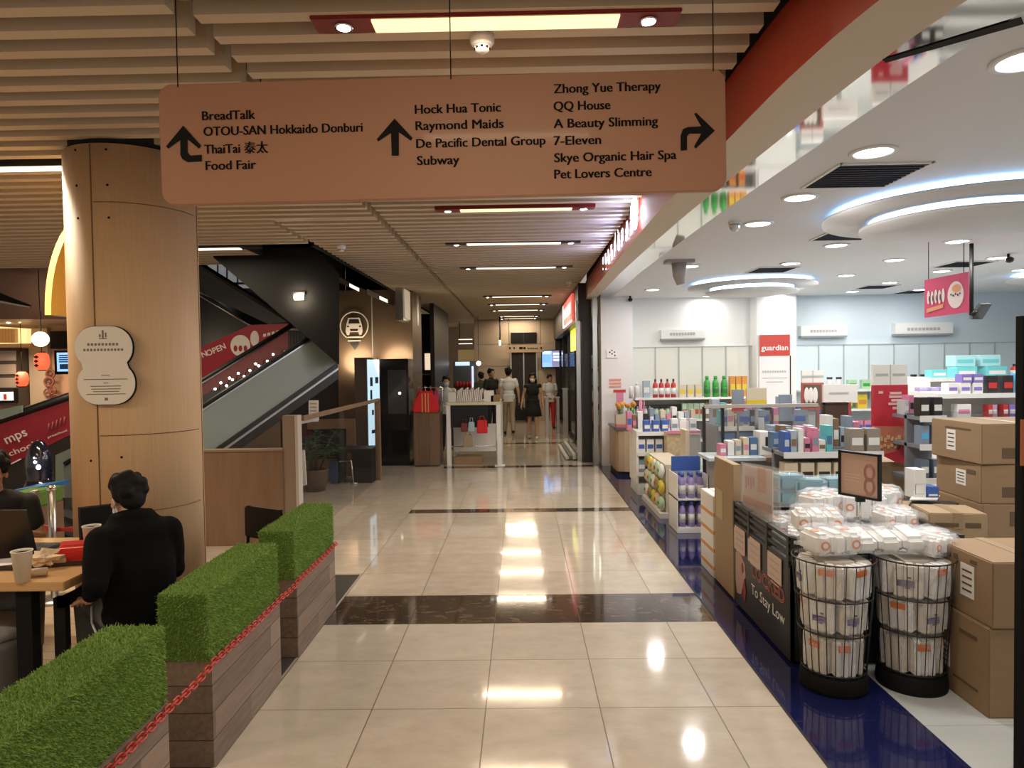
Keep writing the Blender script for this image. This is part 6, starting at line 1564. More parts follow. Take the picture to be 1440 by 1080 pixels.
# far turquoise pile
YA = 10.6
xa, xb = ux(1288, YA), ux(1440, YA) + .6
zA = at(1350, 531, YA).z
gondola(xa, xb, YA - .35, YA + .45, (.5, .85, 1.15, zA), 'tall white gondola carrying the turquoise tissue pile')
q1 = pack_proto(P_TQ, P_W, .30, .24, .17, 'turquoise tissue pack in the front row of the pile on the tall gondola', 'pack', 'turquoise tissue packs, front row', 'tissue_pack')
fill(q1, row(ux(1325, YA), ux(1408, YA), YA - .12, zA, .16 * 2))
q2 = pack_proto(pm_('turquoise_pale', (.40, .68, .70)), P_TQ, .30, .24, .17, 'pale turquoise tissue pack in the raised row of the pile on the tall gondola', 'pack', 'turquoise tissue packs, raised row', 'tissue_pack')
fill(q2, row(ux(1330, YA), ux(1400, YA), YA - .05, zA + .172, .32))
q3 = pack_proto(P_TQ, P_W, .22, .2, .13, 'turquoise tissue pack at the low left end of the pile on the tall gondola', 'pack', 'turquoise tissue packs, left end', 'tissue_pack')
fill(q3, row(ux(1290, YA), ux(1325, YA), YA - .15, zA, .23))
fill(bottle_proto(P_R, P_K, .06, .2, 'red bottle right of the turquoise pile', 'bottle', 'red bottles right of the turquoise pile', .5, P_W), row(ux(1410, YA), ux(1425, YA), YA - .15, zA, .14))
# nearer gondola: purple, black, blue rows and cosmetics below
YB_ = 8.2
xa, xb = ux(1300, YB_), ux(1440, YB_) + .7
zB = at(1360, 553, YB_).z; zB2 = at(1390, 585, YB_).z
gondola(xa, xb, YB_ - .25, YB_ + .5, (.35, .75, zB2, zB), 'wide white gondola of purple and black packs at the right')
w1 = pack_proto(P_W, P_P, .115, .14, .13, 'white pack with purple print, lower row on the wide gondola', 'pack', 'purple printed packs, lower row'); fill(w1, row(ux(1318, YB_), ux(1369, YB_), YB_ - .12, zB, .12))
w1 = pack_proto(P_P, P_W, .115, .14, .10, 'purple pack with white print, upper row on the wide gondola', 'pack', 'purple printed packs, upper row'); fill(w1, row(ux(1338, YB_), ux(1369, YB_), YB_ - .12, zB + .131, .12))
w1 = pack_proto(P_K, P_R, .12, .14, .21, 'black pack with red print on the wide gondola', 'pack', 'black packs on the wide gondola'); fill(w1, row(ux(1370, YB_), ux(1413, YB_), YB_ - .12, zB, .125))
w1 = pack_proto(P_S, P_B, .10, .14, .23, 'sky blue pack right of the black packs on the wide gondola', 'pack', 'sky blue packs on the wide gondola'); fill(w1, row(ux(1413, YB_), ux(1432, YB_), YB_ - .12, zB, .11))
w1 = pack_proto(P_W, P_PK, .16, .12, .16, 'white pack with pink stripe on the lower shelf of the wide gondola', 'pack', 'pink striped packs, lower shelf'); fill(w1, row(ux(1325, YB_), ux(1352, YB_), YB_ - .17, zB2, .17))
for u, w_, m_, l in ((1373, .05, P_R, 'slim red pack on the pale lower shelf of the wide gondola'), (1379, .05, pm_('mauve', (.45, .3, .45)), 'slim mauve pack on the pale lower shelf of the wide gondola'), (1394, .06, P_R, 'short red pack on the pale lower shelf of the wide gondola'), (1404, .09, P_P, 'violet pack on the pale lower shelf of the wide gondola'), (1421, .16, P_O, 'amber pack at the right of the pale lower shelf')):
    t = pack_proto(m_, P_W, w_, .1, .15, l, 'pack', 'cosmetics on the pale lower shelf'); t.location = (ux(u, YB_), YB_ - .2, zB2)
b = MB(m_glass); b.bx(xa, xb, YB_ - .275, YB_ - .265, zB2 - .02, zB2 + .08); tag(b.out('shelf_guard'), 'clear guard strip on the lower shelf of the wide gondola', 'guard')
w1 = pack_proto(P_GR, P_W, .12, .14, .2, 'grey blue pack behind the tall carton stack', 'pack', 'grey packs behind the carton stack'); fill(w1, row(xa, xa + .5, YB_ - .15, .75, .13))
# mid gondola left of it: mixed lilac and teal goods
YC_ = 9.0
xa, xb = ux(1278, YC_), ux(1325, YC_)
gondola(xa, xb, YC_ - .25, YC_ + .3, (.4, .72, 1.0, 1.25), 'narrow gondola of lilac and teal goods right of the red standee')
for z_, m_, p_, l, g_ in ((1.25, pm_('lilac', (.42, .36, .58)), P_W, 'lilac pack on the top of the narrow gondola', 'lilac packs'), (1.0, pm_('sea', (.16, .36, .36)), P_PK, 'sea green pack on the second shelf of the narrow gondola', 'sea green packs'), (.72, P_GR, P_W, 'grey blue pack on the third shelf of the narrow gondola', 'grey blue packs narrow gondola'), (.4, P_B, P_W, 'blue pack on the lowest shelf of the narrow gondola', 'blue packs narrow gondola')):
    fill(pack_proto(m_, p_, .1, .12, .2, l, 'pack', g_), row(xa, xb, YC_ - .15, z_, .11))
# low tables in the middle: generic goods behind acrylic
YD = 8.6
xa, xb = ux(1000, YD), ux(1150, YD)
gondola(xa, xb, YD - .3, YD + .3, (.45, .75, 1.02), 'low grey gondola of blue packs behind the clear screen', m=mat('gondola_grey', (.20, .21, .23), .4), rail=P_W)
w1 = pack_proto(P_GR, P_B, .16, .14, .2, 'grey blue pack on the top of the low grey gondola', 'pack', 'grey packs low grey gondola'); fill(w1, row(xa, xb, YD - .2, 1.02, .2)[:7])
w1 = pack_proto(pm_('denim', (.08, .17, .32)), P_S, .2, .14, .2, 'denim blue pack on the middle shelf of the low grey gondola', 'pack', 'blue packs low grey gondola, middle'); fill(w1, row(xa, xb, YD - .2, .75, .22))
w1 = pack_proto(pm_('denim2', (.10, .28, .42)), P_W, .2, .14, .22, 'blue pack on the low shelf of the low grey gondola', 'pack', 'blue packs low grey gondola, low'); fill(w1, row(xa, xb, YD - .2, .45, .22))
# service counter with a clear screen
YE = 7.4
A, B = at(990, 572, YE), at(1150, 640, YE)
t = thing('clear_screen', 'tall clear acrylic screen with dark posts around the service counter', 'screen', ((A.x + B.x) / 2, YE, 0))
b = MB(m_acryl); b.bx(A.x, B.x, YE, YE + .012, .55, A.z); b.out('pane', t)
b = MB(m_acryl); b.bx(A.x, A.x + .012, YE + .01, YE + .8, .55, A.z); b.out('side_pane', t)
for x in (A.x, A.x + .2, at(1064, 600, YE).x, B.x):
    b = MB(m_darkpan if x < A.x + .3 else m_steel); b.bx(x - .015, x + .015, YE - .01, YE + .02, 0, A.z); b.out('post', t)
b = MB(mat('rail_taupe', (.4, .37, .34), .4)); b.bx(A.x, B.x, YE - .02, YE + .03, A.z - .015, A.z + .02); b.out('top_rail', t)
C = at(1000, 645, 7.0)
t = thing('service_counter', 'pale edged service counter behind the cardboard cartons', 'counter', ((A.x + B.x) / 2, 7.1, 0))
b = MB(mat('counter_top', (.55, .62, .66), .25)); z_ = at(1040, 643, 6.9).z; z_counter = z_; b.bx(A.x - .1, at(1075, 640, 6.9).x, 6.85, 7.3, z_ - .03, z_); b.out('worktop', t)
b = MB(mat('counter_side', (.34, .32, .30), .5)); b.bx(A.x, B.x, 6.95, 7.3, 0, z_ - .03); b.out('body', t)
b = MB(mat('counter_wood', (.26, .19, .13), .4)); b.bx(at(1076, 640, 6.9).x, B.x, 6.85, 7.3, z_ - .05, z_); b.out('wood_worktop', t)
for k, (u, m_, h_, l) in enumerate(((1104, P_W, .24, 'white box with dark front on the service counter'), (1122, P_GR, .3, 'grey box beside the white one on the service counter'), (1140, P_BR, .22, 'brown box on the service counter'), (1118, P_W, .2, 'pale carton under the grey one by the service counter'))):
    x = ux(u, 6.6); b = MB(m_); y0 = 7.0 if k != 3 else 6.3; zz = z_ if k != 3 else .0
    b.bx(x - .1, x + .1, y0, y0 + .22, zz, zz + h_ + (.35 if k == 3 else 0)); b.use(P_K if k == 0 else m_edge); b.bx(x - .05, x + .05, y0 - .004, y0, zz + h_ * .2, zz + h_ * .8); tag(b.out('counter_box', bevel=.004), l, 'box')
# yellow and photo cards in the middle distance
for u0, u1, v0, v1, y, m1, m2, l in ((1050, 1078, 546, 562, 7.8, P_CR, P_Y, 'small shelf card with yellow foot above the service counter'), (1096, 1114, 555, 592, 8.0, P_GR, P_K, 'dark grey display pack on the service gondola'), (1030, 1046, 548, 568, 8.1, P_GR, P_R, 'slim grey pack on the service gondola')):
    A2, B2 = at(u0, v0, y), at(u1, v1, y); t = thing('shelf_card', l, 'card', ((A2.x + B2.x) / 2, y, B2.z - .2)); b = MB(m1); b.bx(A2.x, B2.x, y, y + .03, B2.z, A2.z); b.out('card', t)
    b = MB(m2); b.bx(A2.x, B2.x, y - .005, y + .03, B2.z - .09, B2.z); b.out('foot', t); b = MB(m_steel); b.bx((A2.x + B2.x) / 2 - .01, (A2.x + B2.x) / 2 + .01, y + .01, y + .03, 0, B2.z - .09); b.out('pole', t)
# header cards over the aisle ends
def header(u0, u1, v0, v1, v2, y, m, label, lines):
    A2, B2, C2 = at(u0, v0, y), at(u1, v1, y), at(u1, v2, y)
    t = thing('aisle_stand', label, 'display stand', ((A2.x + B2.x) / 2, y, 0))
    b = MB(m_label); b.bx(A2.x, B2.x, y, y + .04, B2.z, A2.z); b.use(m_edge); xm = (A2.x + B2.x) / 2; b.bx(xm - .004, xm + .004, y - .003, y, B2.z, A2.z)
    for s_ in (-.5, .5): x = xm + s_ * (B2.x - A2.x) * .5; b.bx(x - .06, x + .06, y - .003, y, (A2.z + B2.z) / 2 - .012, (A2.z + B2.z) / 2 + .012)
    b.out('header_card', t)
    b = MB(m); b.bx(A2.x, B2.x, y - .01, y + .04, C2.z, B2.z); b.out('poster', t)
    return t, A2, B2, C2
t, A2, B2, C2 = header(1228, 1276, 513, 541, 600, 6.6, mat('standee_red', (.48, .03, .05), .4), 'tall red promotional standee with white header in the aisle', 0)
b = MB(mat('standee_print', (.72, .45, .45), .5))
for k, (u, v, w_) in enumerate(((1236, 552, 6), (1252, 553, 16), (1251, 558, 18), (1254, 563, 14), (1250, 568, 18), (1256, 574, 10))): p = at(u, v, 6.58); b.bx(p.x, p.x + w_ * .0068, 6.583, 6.59, p.z - .012, p.z + .012)
b.out('print', t)
b = MB(mat('standee_orange', (.50, .17, .10), .4)); pl = [(1228, 600), (1280, 600), (1280, 652), (1262, 651), (1246, 641), (1228, 636)]; b.extr([at(u, v, 6.5) for u, v in pl], (0, .03, 0)); b.out('lower_card', t)
b = MB(mat('standee_red')); b.extr([at(u, v, 6.49) for u, v in ((1240, 640), (1262, 634), (1276, 612), (1280, 604), (1280, 652), (1262, 651))], (0, .008, 0)); b.out('red_sweep', t)
b = MB(mat('standee_gold', (.62, .38, .2), .5))
for k in range(7): p = at(1233 + k * 5, 612 + (k % 3) * 2, 6.49); b.bx(p.x, p.x + .025, 6.488, 6.5, p.z - .04, p.z)
for k in range(6): p = at(1233 + k * 5, 624 + (k % 2) * 2, 6.49); b.bx(p.x, p.x + .02, 6.488, 6.5, p.z - .03, p.z)
b.out('gold_lettering', t)
b = MB(m_card); A3, B3 = at(1238, 650, 6.55), at(1276, 712, 6.55); b.bx(A3.x, B3.x, 6.55, 6.9, 0, A3.z); b.out('base_box', t)
t, A2, B2, C2 = header(1128, 1158, 521, 538, 576, 7.9, mat('photo_frame_red', (.45, .10, .07), .4), 'red framed photo stand with white header near the white pillar', 0)
b = MB(mat('photo_dark', (.12, .08, .06), .5)); A3, B3 = at(1131, 541, 7.88), at(1155, 572, 7.88); b.bx(A3.x, B3.x, 7.882, 7.89, B3.z, A3.z); b.use(m_paper)
for k in range(3): p = at(1135 + k * 6, 552, 7.87); b.ell((p.x, 7.882, p.z - .03), (.03, .004, .09), 8)
b.out('photo', t); b = MB(m_edge); b.bx(A2.x + .08, B2.x - .08, 7.92, 7.96, 0, C2.z); b.out('stand', t)
A2, B2 = at(1158, 541, 7.6), at(1206, 566, 7.6); t = thing('price_board', 'plain white board right of the red framed photo stand', 'board', ((A2.x + B2.x) / 2, 7.6, 0)); b = MB(m_label); b.bx(A2.x, B2.x, 7.6, 7.63, B2.z, A2.z); b.use(m_edge); b.bx(A2.x + .06, B2.x - .1, 7.595, 7.6, A2.z - .1, A2.z - .085); b.out('board', t)
b = MB(m_edge); b.bx((A2.x + B2.x) / 2 - .02, (A2.x + B2.x) / 2 + .02, 7.61, 7.64, 0, B2.z); b.out('stand', t)
A2, B2 = at(1157, 566, 6.9), at(1200, 612, 6.9)
t = thing('framed_monitor', 'dark brown framed monitor back behind the tilted poster frame', 'monitor', ((A2.x + B2.x) / 2, 6.9, 0))
b = MB(mat('monitor_brown', (.075, .05, .035), .5)); b.bx(A2.x, B2.x - .05, 6.9, 6.95, B2.z, A2.z); b.out('screen_back', t, .006)
b = MB(mat('monitor_rim', (.03, .022, .018), .5)); b.bx(A2.x, B2.x - .05, 6.89, 6.9, A2.z - .02, A2.z); b.bx(A2.x, B2.x - .05, 6.89, 6.9, B2.z, B2.z + .02); b.bx(A2.x, A2.x + .02, 6.89, 6.9, B2.z, A2.z); b.out('rim', t)
b = MB(m_steel); b.bx(B2.x - .05, B2.x - .02, 6.9, 6.95, 0, A2.z); b.out('pole', t)
# cluttered low stands between the screen and the standee
rnd = random.Random(21)
YF = 6.35
xa, xb = ux(1090, YF), ux(1226, YF)
gondola(xa, xb, YF - .2, YF + .35, (.35, .68, .98), 'low cluttered stand of cartons left of the red standee', end=False, m=mat('gondola_grey'))
for z_, m_, p_, l, g_ in ((.98, pm_('taupe', (.28, .24, .2)), P_W, 'taupe pack on the top of the low cluttered stand', 'taupe packs low cluttered stand'), (.68, P_CR, P_K, 'cream pack with dark print on the low cluttered stand', 'cream packs low cluttered stand'), (.35, pm_('plum', (.25, .17, .2)), P_W, 'plum pack at the foot of the low cluttered stand', 'plum packs low cluttered stand')):
    fill(pack_proto(m_, p_, .12, .13, .21, l, 'pack', g_), row(xa, xb, YF - .12, z_, .14)[(0 if z_ < .9 else 4):])
# mixed packs
CP = [P_W, P_GR, P_K, P_CR, P_BR, P_B, pm_('denim', (.08, .17, .32)), pm_('steelblue', (.35, .42, .5)), P_W, pm_('mist', (.5, .53, .56)), P_PK, P_T]
def clutter(x0, x1, y0, y1, z, n, label, group, hmax=.24, seed=1):
    rr = random.Random(seed); nx = n; protos = []
    for i in range(n):
        x = x0 + (i + .5) * (x1 - x0) / n; w = (x1 - x0) / n * rr.uniform(.7, .95); h = rr.uniform(.4, 1.) * hmax; d = min(.14, (y1 - y0) * .8)
        t = pack_proto(CP[rr.randrange(len(CP))], CP[rr.randrange(len(CP))], w, d, h, label, 'pack', group, 'mixed_pack'); t.location = (x, rr.uniform(y0 + d / 2, y1 - d / 2), z)
clutter(ux(1092, YF), ux(1160, YF), YF - .18, YF + .0, .98, 7, 'small mixed packs on the top of the low cluttered stand', 'mixed packs, low cluttered stand', .26, 3)
clutter(ux(1092, YF), ux(1222, YF), YF + .1, YF + .33, .98, 12, 'taller mixed packs at the back of the low cluttered stand', 'mixed packs, back of low cluttered stand', .34, 4)
clutter(ux(1002, YD), ux(1148, YD), YD - .28, YD - .12, 1.02, 14, 'small mixed packs on the low grey gondola behind the clear screen', 'mixed packs, low grey gondola', .24, 5)
clutter(ux(1002, YD), ux(1148, YD), YD + .05, YD + .28, 1.02, 12, 'taller mixed packs at the back of the low grey gondola', 'mixed packs, back of low grey gondola', .36, 6)
clutter(ux(1282, 6.2), ux(1314, 6.2), 6.3, 6.48, 1.3, 5, 'small mixed packs at the back of the narrow grey rack', 'mixed packs, narrow rack', .2, 10)
clutter(ux(880, 9.75), ux(978, 9.75), 9.7, 9.95, .86, 12, 'mixed packs at the back of the white low gondola', 'mixed packs, white low gondola', .34, 12)
clutter(ux(1008, 7.1), ux(1096, 7.1), 7.02, 7.2, z_counter, 8, 'small mixed packs on the pale edged service counter', 'mixed packs, service counter', .24, 7)
# rack right of the standee
YG = 6.2
xa, xb = ux(1280, YG), ux(1316, YG)
gondola(xa, xb, YG - .15, YG + .3, (.45, .75, 1.05, 1.3), 'narrow grey rack between the red standee and the carton stack', end=False, m=mat('gondola_grey'))
for z_, m_, p_, l, g_ in ((1.3, P_K, P_W, 'black pack on the top of the narrow grey rack', 'black packs narrow rack'), (1.05, P_GR, P_S, 'grey blue pack on the second shelf of the narrow grey rack', 'grey packs narrow rack'), (.75, pm_('slate', (.12, .15, .2)), P_W, 'slate pack on the third shelf of the narrow grey rack', 'slate packs narrow rack'), (.45, P_W, P_B, 'white pack with blue print low on the narrow grey rack', 'white packs narrow rack')):
    fill(pack_proto(m_, p_, .08, .1, .17, l, 'pack', g_), row(xa, xb, YG - .08, z_, .09))
# ------------------------------------------------------------------ hanging pink banner and speaker
t = thing('hanging_banner', 'pink promotional banner hanging from the shop ceiling', 'banner', at(1331, 445, 6.8))
q = [at(1300, 394, 6.9), at(1362, 382, 6.6), at(1362, 439, 6.6), at(1300, 447, 6.9)]
dv = q[1] - q[0]; n2 = Vector((dv.y, -dv.x, 0)).normalized() * -1
if n2.y > 0: n2 = -n2
m_pink = mat('banner_pink', (.60, .07, .16), .4)
b = MB(m_pink); b.extr(q, -n2 * .02); b.out('sheet', t)
def bp(s_, r_, o=.004): return q[0].lerp(q[1], s_).lerp(q[3].lerp(q[2], s_), r_) + n2 * o
def bell(mb, cs, cr, rs, rr, o=.004, n=20): mb.extr([bp(cs + rs * math.cos(2 * PI * k / n), cr + rr * math.sin(2 * PI * k / n), o) for k in range(n)], n2 * .002)
b = MB(mat('banner_white', (.76, .66, .64), .4)); bell(b, .72, .52, .18, .34)
for k in range(5): bell(b, .1 + k * .085, .48 + .03 * (k % 2), .035, .18)
b.out('pale_motif', t)
b = MB(mat('banner_orange', (.70, .32, .16), .4)); bell(b, .74, .36, .10, .10, .008); b.extr([bp(.06, .78, .006), bp(.44, .70, .006), bp(.44, .80, .006), bp(.06, .88, .006)], n2 * .002); b.out('orange_motif', t)
b = MB(mat('banner_ink', (.10, .03, .05), .5))
for k in range(4): bell(b, .12 + k * .085, .52, .012, .09, .008, 8)
for k in range(5): bell(b, .62 + k * .05, .50 + .03 * (k % 2), .015, .03, .008, 8)
b.out('dark_motif', t)
b = MB(m_ink)
for s_ in (.1, .9): p = bp(s_, 0); b.cyl(p, (p.x, p.y, 3.0), .004, n=6)
b.out('suspension_wire', t)
t = thing('ceiling_screen', 'black screen tilted on a bracket right of the pink banner', 'screen', at(1378, 445, 7.2))
p0, p1, p2 = at(1366, 409, 7.2), at(1366, 443, 7.2), at(1372, 437, 7.2)
b = MB(m_black); b.tube([(p0.x, p0.y, 3.0), p1], .02, 8); b.tube([p1, p2], .03, 8); b.out('bracket', t)
b = MB(mat('screen_back', (.025, .03, .03), .7, spec=.2)); q = [at(1367, 449, 7.2), at(1382, 449, 7.2), at(1396, 427, 7.3), at(1380, 428, 7.3)]; b.extr(q, (.02, .09, .02)); b.out('panel', t, .006)
# ------------------------------------------------------------------ left counter, goods on it
b = None
t = thing('checkout_counter', 'wood fronted counter with grey side by the white end pier', 'counter', (1.9, 11, 0))
zc = at(870, 602, 11.0).z
A, B = onz(868, 669, 0), onz(893, 670, 0)
m_cw = mat('counter_beige_wood', (.42, .29, .19), .4, noise=.12, ns=4, stretch=(4, 4, .5))
b = MB(m_cw); poly = [(A.x, A.y + .95), (A.x, A.y + .12), (A.x + .03, A.y + .03), (A.x + .12, A.y), (A.x + .30, A.y), (A.x + .30, A.y + .95)]; b.prism(poly, zc - .10, Matrix.Translation((0, 0, .06))); b.out('wood_front', t, .004)
b = MB(mat('counter_grey_white', (.60, .61, .63), .4)); b.bx(A.x + .30, A.x + .48, A.y + .0, A.y + .95, .06, zc - .04); b.out('grey_side', t)
b = MB(m_black); b.bx(A.x + .02, A.x + .48, A.y + .04, A.y + .95, 0, .06); b.out('plinth', t)
b = MB(mat('counter_topdark', (.10, .09, .09), .3)); b.bx(A.x - .02, A.x + 1.3, A.y - .02, A.y + .95, zc - .04, zc); b.out('worktop', t, .004)
CY = A.y
t = thing('display_cabinet', 'white cabinet with dark window under the left counter top', 'cabinet', (A.x + .9, CY + .3, 0))
b = MB(m_white); b.bx(A.x + .49, A.x + 1.25, CY + .3, CY + .8, 0, zc - .045); b.out('body', t)
b = MB(m_acryl); b.bx(A.x + .52, A.x + 1.2, CY + .27, CY + .28, .45, zc - .06); b.out('clear_front', t)
b = MB(mat('navy_panel', (.02, .03, .07), .3)); b.bx(A.x + .55, A.x + .95, CY + .285, CY + .3, .28, .46); b.out('dark_window', t)
b = MB(mat('cab_print', (.4, .45, .5), .4))
for k in range(6): b.bx(A.x + .55 + k * .1, A.x + .61 + k * .1, CY + .29, CY + .3, .52, zc - .1)
b.out('goods_print', t)
# orange flowers and pink tray in clear boxes on the counter
for k, (x, l) in enumerate(((A.x + .10, 'orange blooms in a clear box at the left end of the counter'), (A.x + .28, 'orange and green blooms in a clear box on the counter'))):
    t = thing('gift_box', l, 'gift box', (x, CY + .3, zc + .03), 0, 'clear boxes of orange blooms')
    b = MB(m_acryl); b.bx(x - .085, x + .085, CY + .2, CY + .4, zc + .03, zc + .26); b.out('clear_box', t)
    b = MB(P_CR); b.bx(x - .08, x + .08, CY + .21, CY + .39, zc + .032, zc + .2); b.out('wrapping', t)
    b = MB(P_O)
    for j in range(7): b.ell((x + rnd.uniform(-.06, .06), CY + .3 + rnd.uniform(-.06, .06), zc + .34 + rnd.uniform(-.02, .04)), .038, 6)
    b.out('bloom', t)
    b = MB(P_G)
    for j in range(5): b.cyl((x + rnd.uniform(-.05, .05), CY + .3, zc + .2), (x + rnd.uniform(-.06, .06), CY + .3, zc + .32), .012, n=6)
    b.out('stem', t)
t = thing('pink_bouquet', 'pink spiky blooms right of the orange ones on the counter', 'bouquet', (A.x + .46, CY + .35, zc))
b = MB(P_PK)
for j in range(8): x = A.x + .46 + rnd.uniform(-.05, .05); b.cyl((x, CY + .35, zc + .05), (x + rnd.uniform(-.03, .03), CY + .35, zc + .42 + rnd.uniform(-.06, .06)), .02, .006, n=8)
b.out('blooms', t); b = MB(P_W); b.lathe([(.05, 0), (.07, .12)], 14, (A.x + .46, CY + .35, zc)); b.out('pot', t)
b = MB(mat('tray_pinkred', (.50, .16, .16), .4)); b.bx(A.x - .0, A.x + .55, CY + .05, CY + .18, zc, zc + .05); tag(b.out('pink_tray', bevel=.005), 'long pink tray on the counter front edge', 'tray')
A2, B2 = at(857, 531, 12.1), at(874, 545, 12.1)
t = thing('wall_notice', 'small pink red notice on the white end pier', 'notice', (1.6, 12.14, 1.2)); b = MB(mat('notice_pink', (.70, .30, .22), .5))
for z_ in (0, .06, .12): b.bx(A2.x, B2.x, 12.14, 12.149, B2.z + z_, B2.z + z_ + .035)
b.out('printed_line', t)
A2, B2 = at(853, 492, 12.1), at(869, 503, 12.1); b = MB(m_label); b.bx(A2.x, B2.x, 12.13, 12.149, B2.z, A2.z); b.use(m_ink); xm, zm = (A2.x + B2.x) / 2, (A2.z + B2.z) / 2
for dx, dz in ((0, 0), (.04, .03), (-.04, .03), (.0, .06), (.05, -.03)): b.ell((xm + dx, 12.13, zm + dz), (.014, .004, .014), 6)
tag(b.out('wall_plate'), 'small white plate with dark dots on the white end pier', 'plate')
b = MB(P_R); A2, B2 = at(863, 548, 11.9), at(880, 552, 11.9); b.bx(A2.x, B2.x, 11.9, 11.95, B2.z, A2.z); b.use(mat('pack_pink')); b.bx(A2.x + .05, B2.x - .04, 11.9, 11.95, zc, B2.z); tag(b.out('counter_stand'), 'slim red topped stand at the back of the counter', 'display stand')
# aisle gondola just behind the left counter (blue grey goods in wire baskets)
YH_ = 9.6
xa, xb = ux(892, YH_), ux(978, YH_)
gondola(xa, xb, YH_ - .2, YH_ + .4, (.3, .58, .86), 'white low gondola of blue packs behind the spray bottle rack', m=m_shelf)
fill(pack_proto(P_B, P_W, .09, .12, .16, 'dark blue pack on the top of the white low gondola', 'pack', 'blue packs white low gondola'), row(ux(900, YH_), ux(937, YH_), YH_ - .12, .86, .1))
fill(pack_proto(P_W, P_GR, .09, .12, .18, 'white pack right of the blue ones on the white low gondola', 'pack', 'white packs white low gondola'), row(ux(938, YH_), ux(976, YH_), YH_ - .12, .86, .1))
fill(pack_proto(P_W, P_B, .1, .12, .18, 'white pack with blue print on the second shelf of the white low gondola', 'pack', 'white packs second shelf white low gondola'), row(xa, xb, YH_ - .12, .58, .11))
fill(pack_proto(P_GR, P_W, .1, .12, .18, 'grey pack on the lowest shelf of the white low gondola', 'pack', 'grey packs lowest shelf white low gondola'), row(xa, xb, YH_ - .12, .3, .11))
# ------------------------------------------------------------------ spray bottle rack
g = onz(972, 750, 0)
x0, x1, y0 = onz(955, 750, 0).x, onz(994, 750, 0).x, g.y
t = thing('bottle_rack', 'white promotional rack of blue and violet spray bottles at the threshold', 'display stand', ((x0 + x1) / 2, y0 + .2, 0))
b = MB(m_shelf); b.bx(x0 - .02, x1 + .02, y0, y0 + .42, .0, .06); b.out('base', t, .004)
b = MB(m_shelf); b.bx(x0 - .02, x1 + .02, y0, y0 + .42, .35, .365); b.out('middle_shelf', t)
b = MB(m_shelf); b.bx(x0 - .02, x0 - .01, y0, y0 + .42, .06, .62); b.bx(x1 + .01, x1 + .02, y0, y0 + .42, .06, .62); b.bx(x0 - .02, x1 + .02, y0 + .41, y0 + .42, .06, .62); b.out('side_panel', t)
b = MB(P_B); b.bx(x0 - .01, x1 + .01, y0 + .3, y0 + .32, .62, .78); b.out('header', t)
sp1 = bottle_proto(pm_('violet', (.38, .30, .62)), P_B, .034, .27, 'violet spray bottle with blue cap on the base of the promotional rack', 'bottle', 'violet spray bottles, lower row', .55, P_W)
fill(sp1, [p for y in (.06, .16) for p in row(x0, x1, y0 + y, .06, .075)])
sp2 = bottle_proto(pm_('violet'), P_B, .034, .27, 'violet spray bottle with blue cap on the middle shelf of the promotional rack', 'bottle', 'violet spray bottles, upper row', .55, P_W)
fill(sp2, [p for y in (.06, .16) for p in row(x0, x1, y0 + y, .365, .075)])
# bags of yellow green goods left of it
t = thing('snack_stand', 'cream stand of yellow green packets left of the spray bottle rack', 'display stand', (x0 - .05, y0 + 1.0, 0))
b = MB(m_shelf); b.bx(x0 - .06, x0 + .30, y0 + .7, y0 + 1.9, .0, .06); b.out('base', t)
b = MB(P_CR); b.bx(x0 + .02, x0 + .30, y0 + .75, y0 + 1.85, .06, .62); b.out('body', t)
b = MB(P_CR); b.bx(x0 + .25, x0 + .30, y0 + .75, y0 + 1.0, .62, 1.02); b.out('header', t)
nn_ = 0
for z_ in (.08, .27, .46):
    for k in range(5):
        y = y0 + .82 + k * .22; m_ = [P_LG, P_CR, P_Y, pm_('olive', (.28, .27, .10)), P_W][(k + int(z_ * 10)) % 5]
        b = MB(m_); b.ell((x0 - .02, y, z_ + .08), (.04, .095, .085), 8); b.use(P_R if k % 2 else P_G); b.ell((x0 - .045, y, z_ + .085), (.02, .05, .035), 6)
        tag(b.out('snack_packet'), ['puffy packets in the lowest row of the cream stand', 'puffy packets in the middle row of the cream stand', 'puffy packets in the top row of the cream stand'][[.08, .27, .46].index(z_)], 'packet', 'packets on the cream stand row %d' % [.08, .27, .46].index(z_))
# tall cream display behind with floral goods
A2, B2 = at(938, 608, 9.16), at(985, 690, 9.16)
t = thing('floral_display', 'tall cream floral printed display behind the spray bottle rack', 'display stand', ((A2.x + B2.x) / 2, 9.26, 0))
b = MB(mat('floral_cream', (.52, .40, .24), .5, noise=.5, ns=24)); b.bx(A2.x, A2.x + .28, 9.16, 9.36, 0, A2.z); b.out('printed_side', t)
b = MB(mat('floral_grey', (.42, .41, .40), .4)); b.bx(A2.x + .28, B2.x, 9.16, 9.36, 0, A2.z - .03); b.out('grey_side', t)
b = MB(P_PK); b.bx(A2.x, B2.x, 9.14, 9.18, A2.z - .02, A2.z + .02); b.out('top_edge', t)
b = MB(P_W); A3 = at(962, 600, 9.25); b.bx(A3.x - .06, A3.x + .06, 9.24, 9.28, A2.z, A2.z + .14); tag(b.out('price_card'), 'small white price card on the floral printed display', 'card')
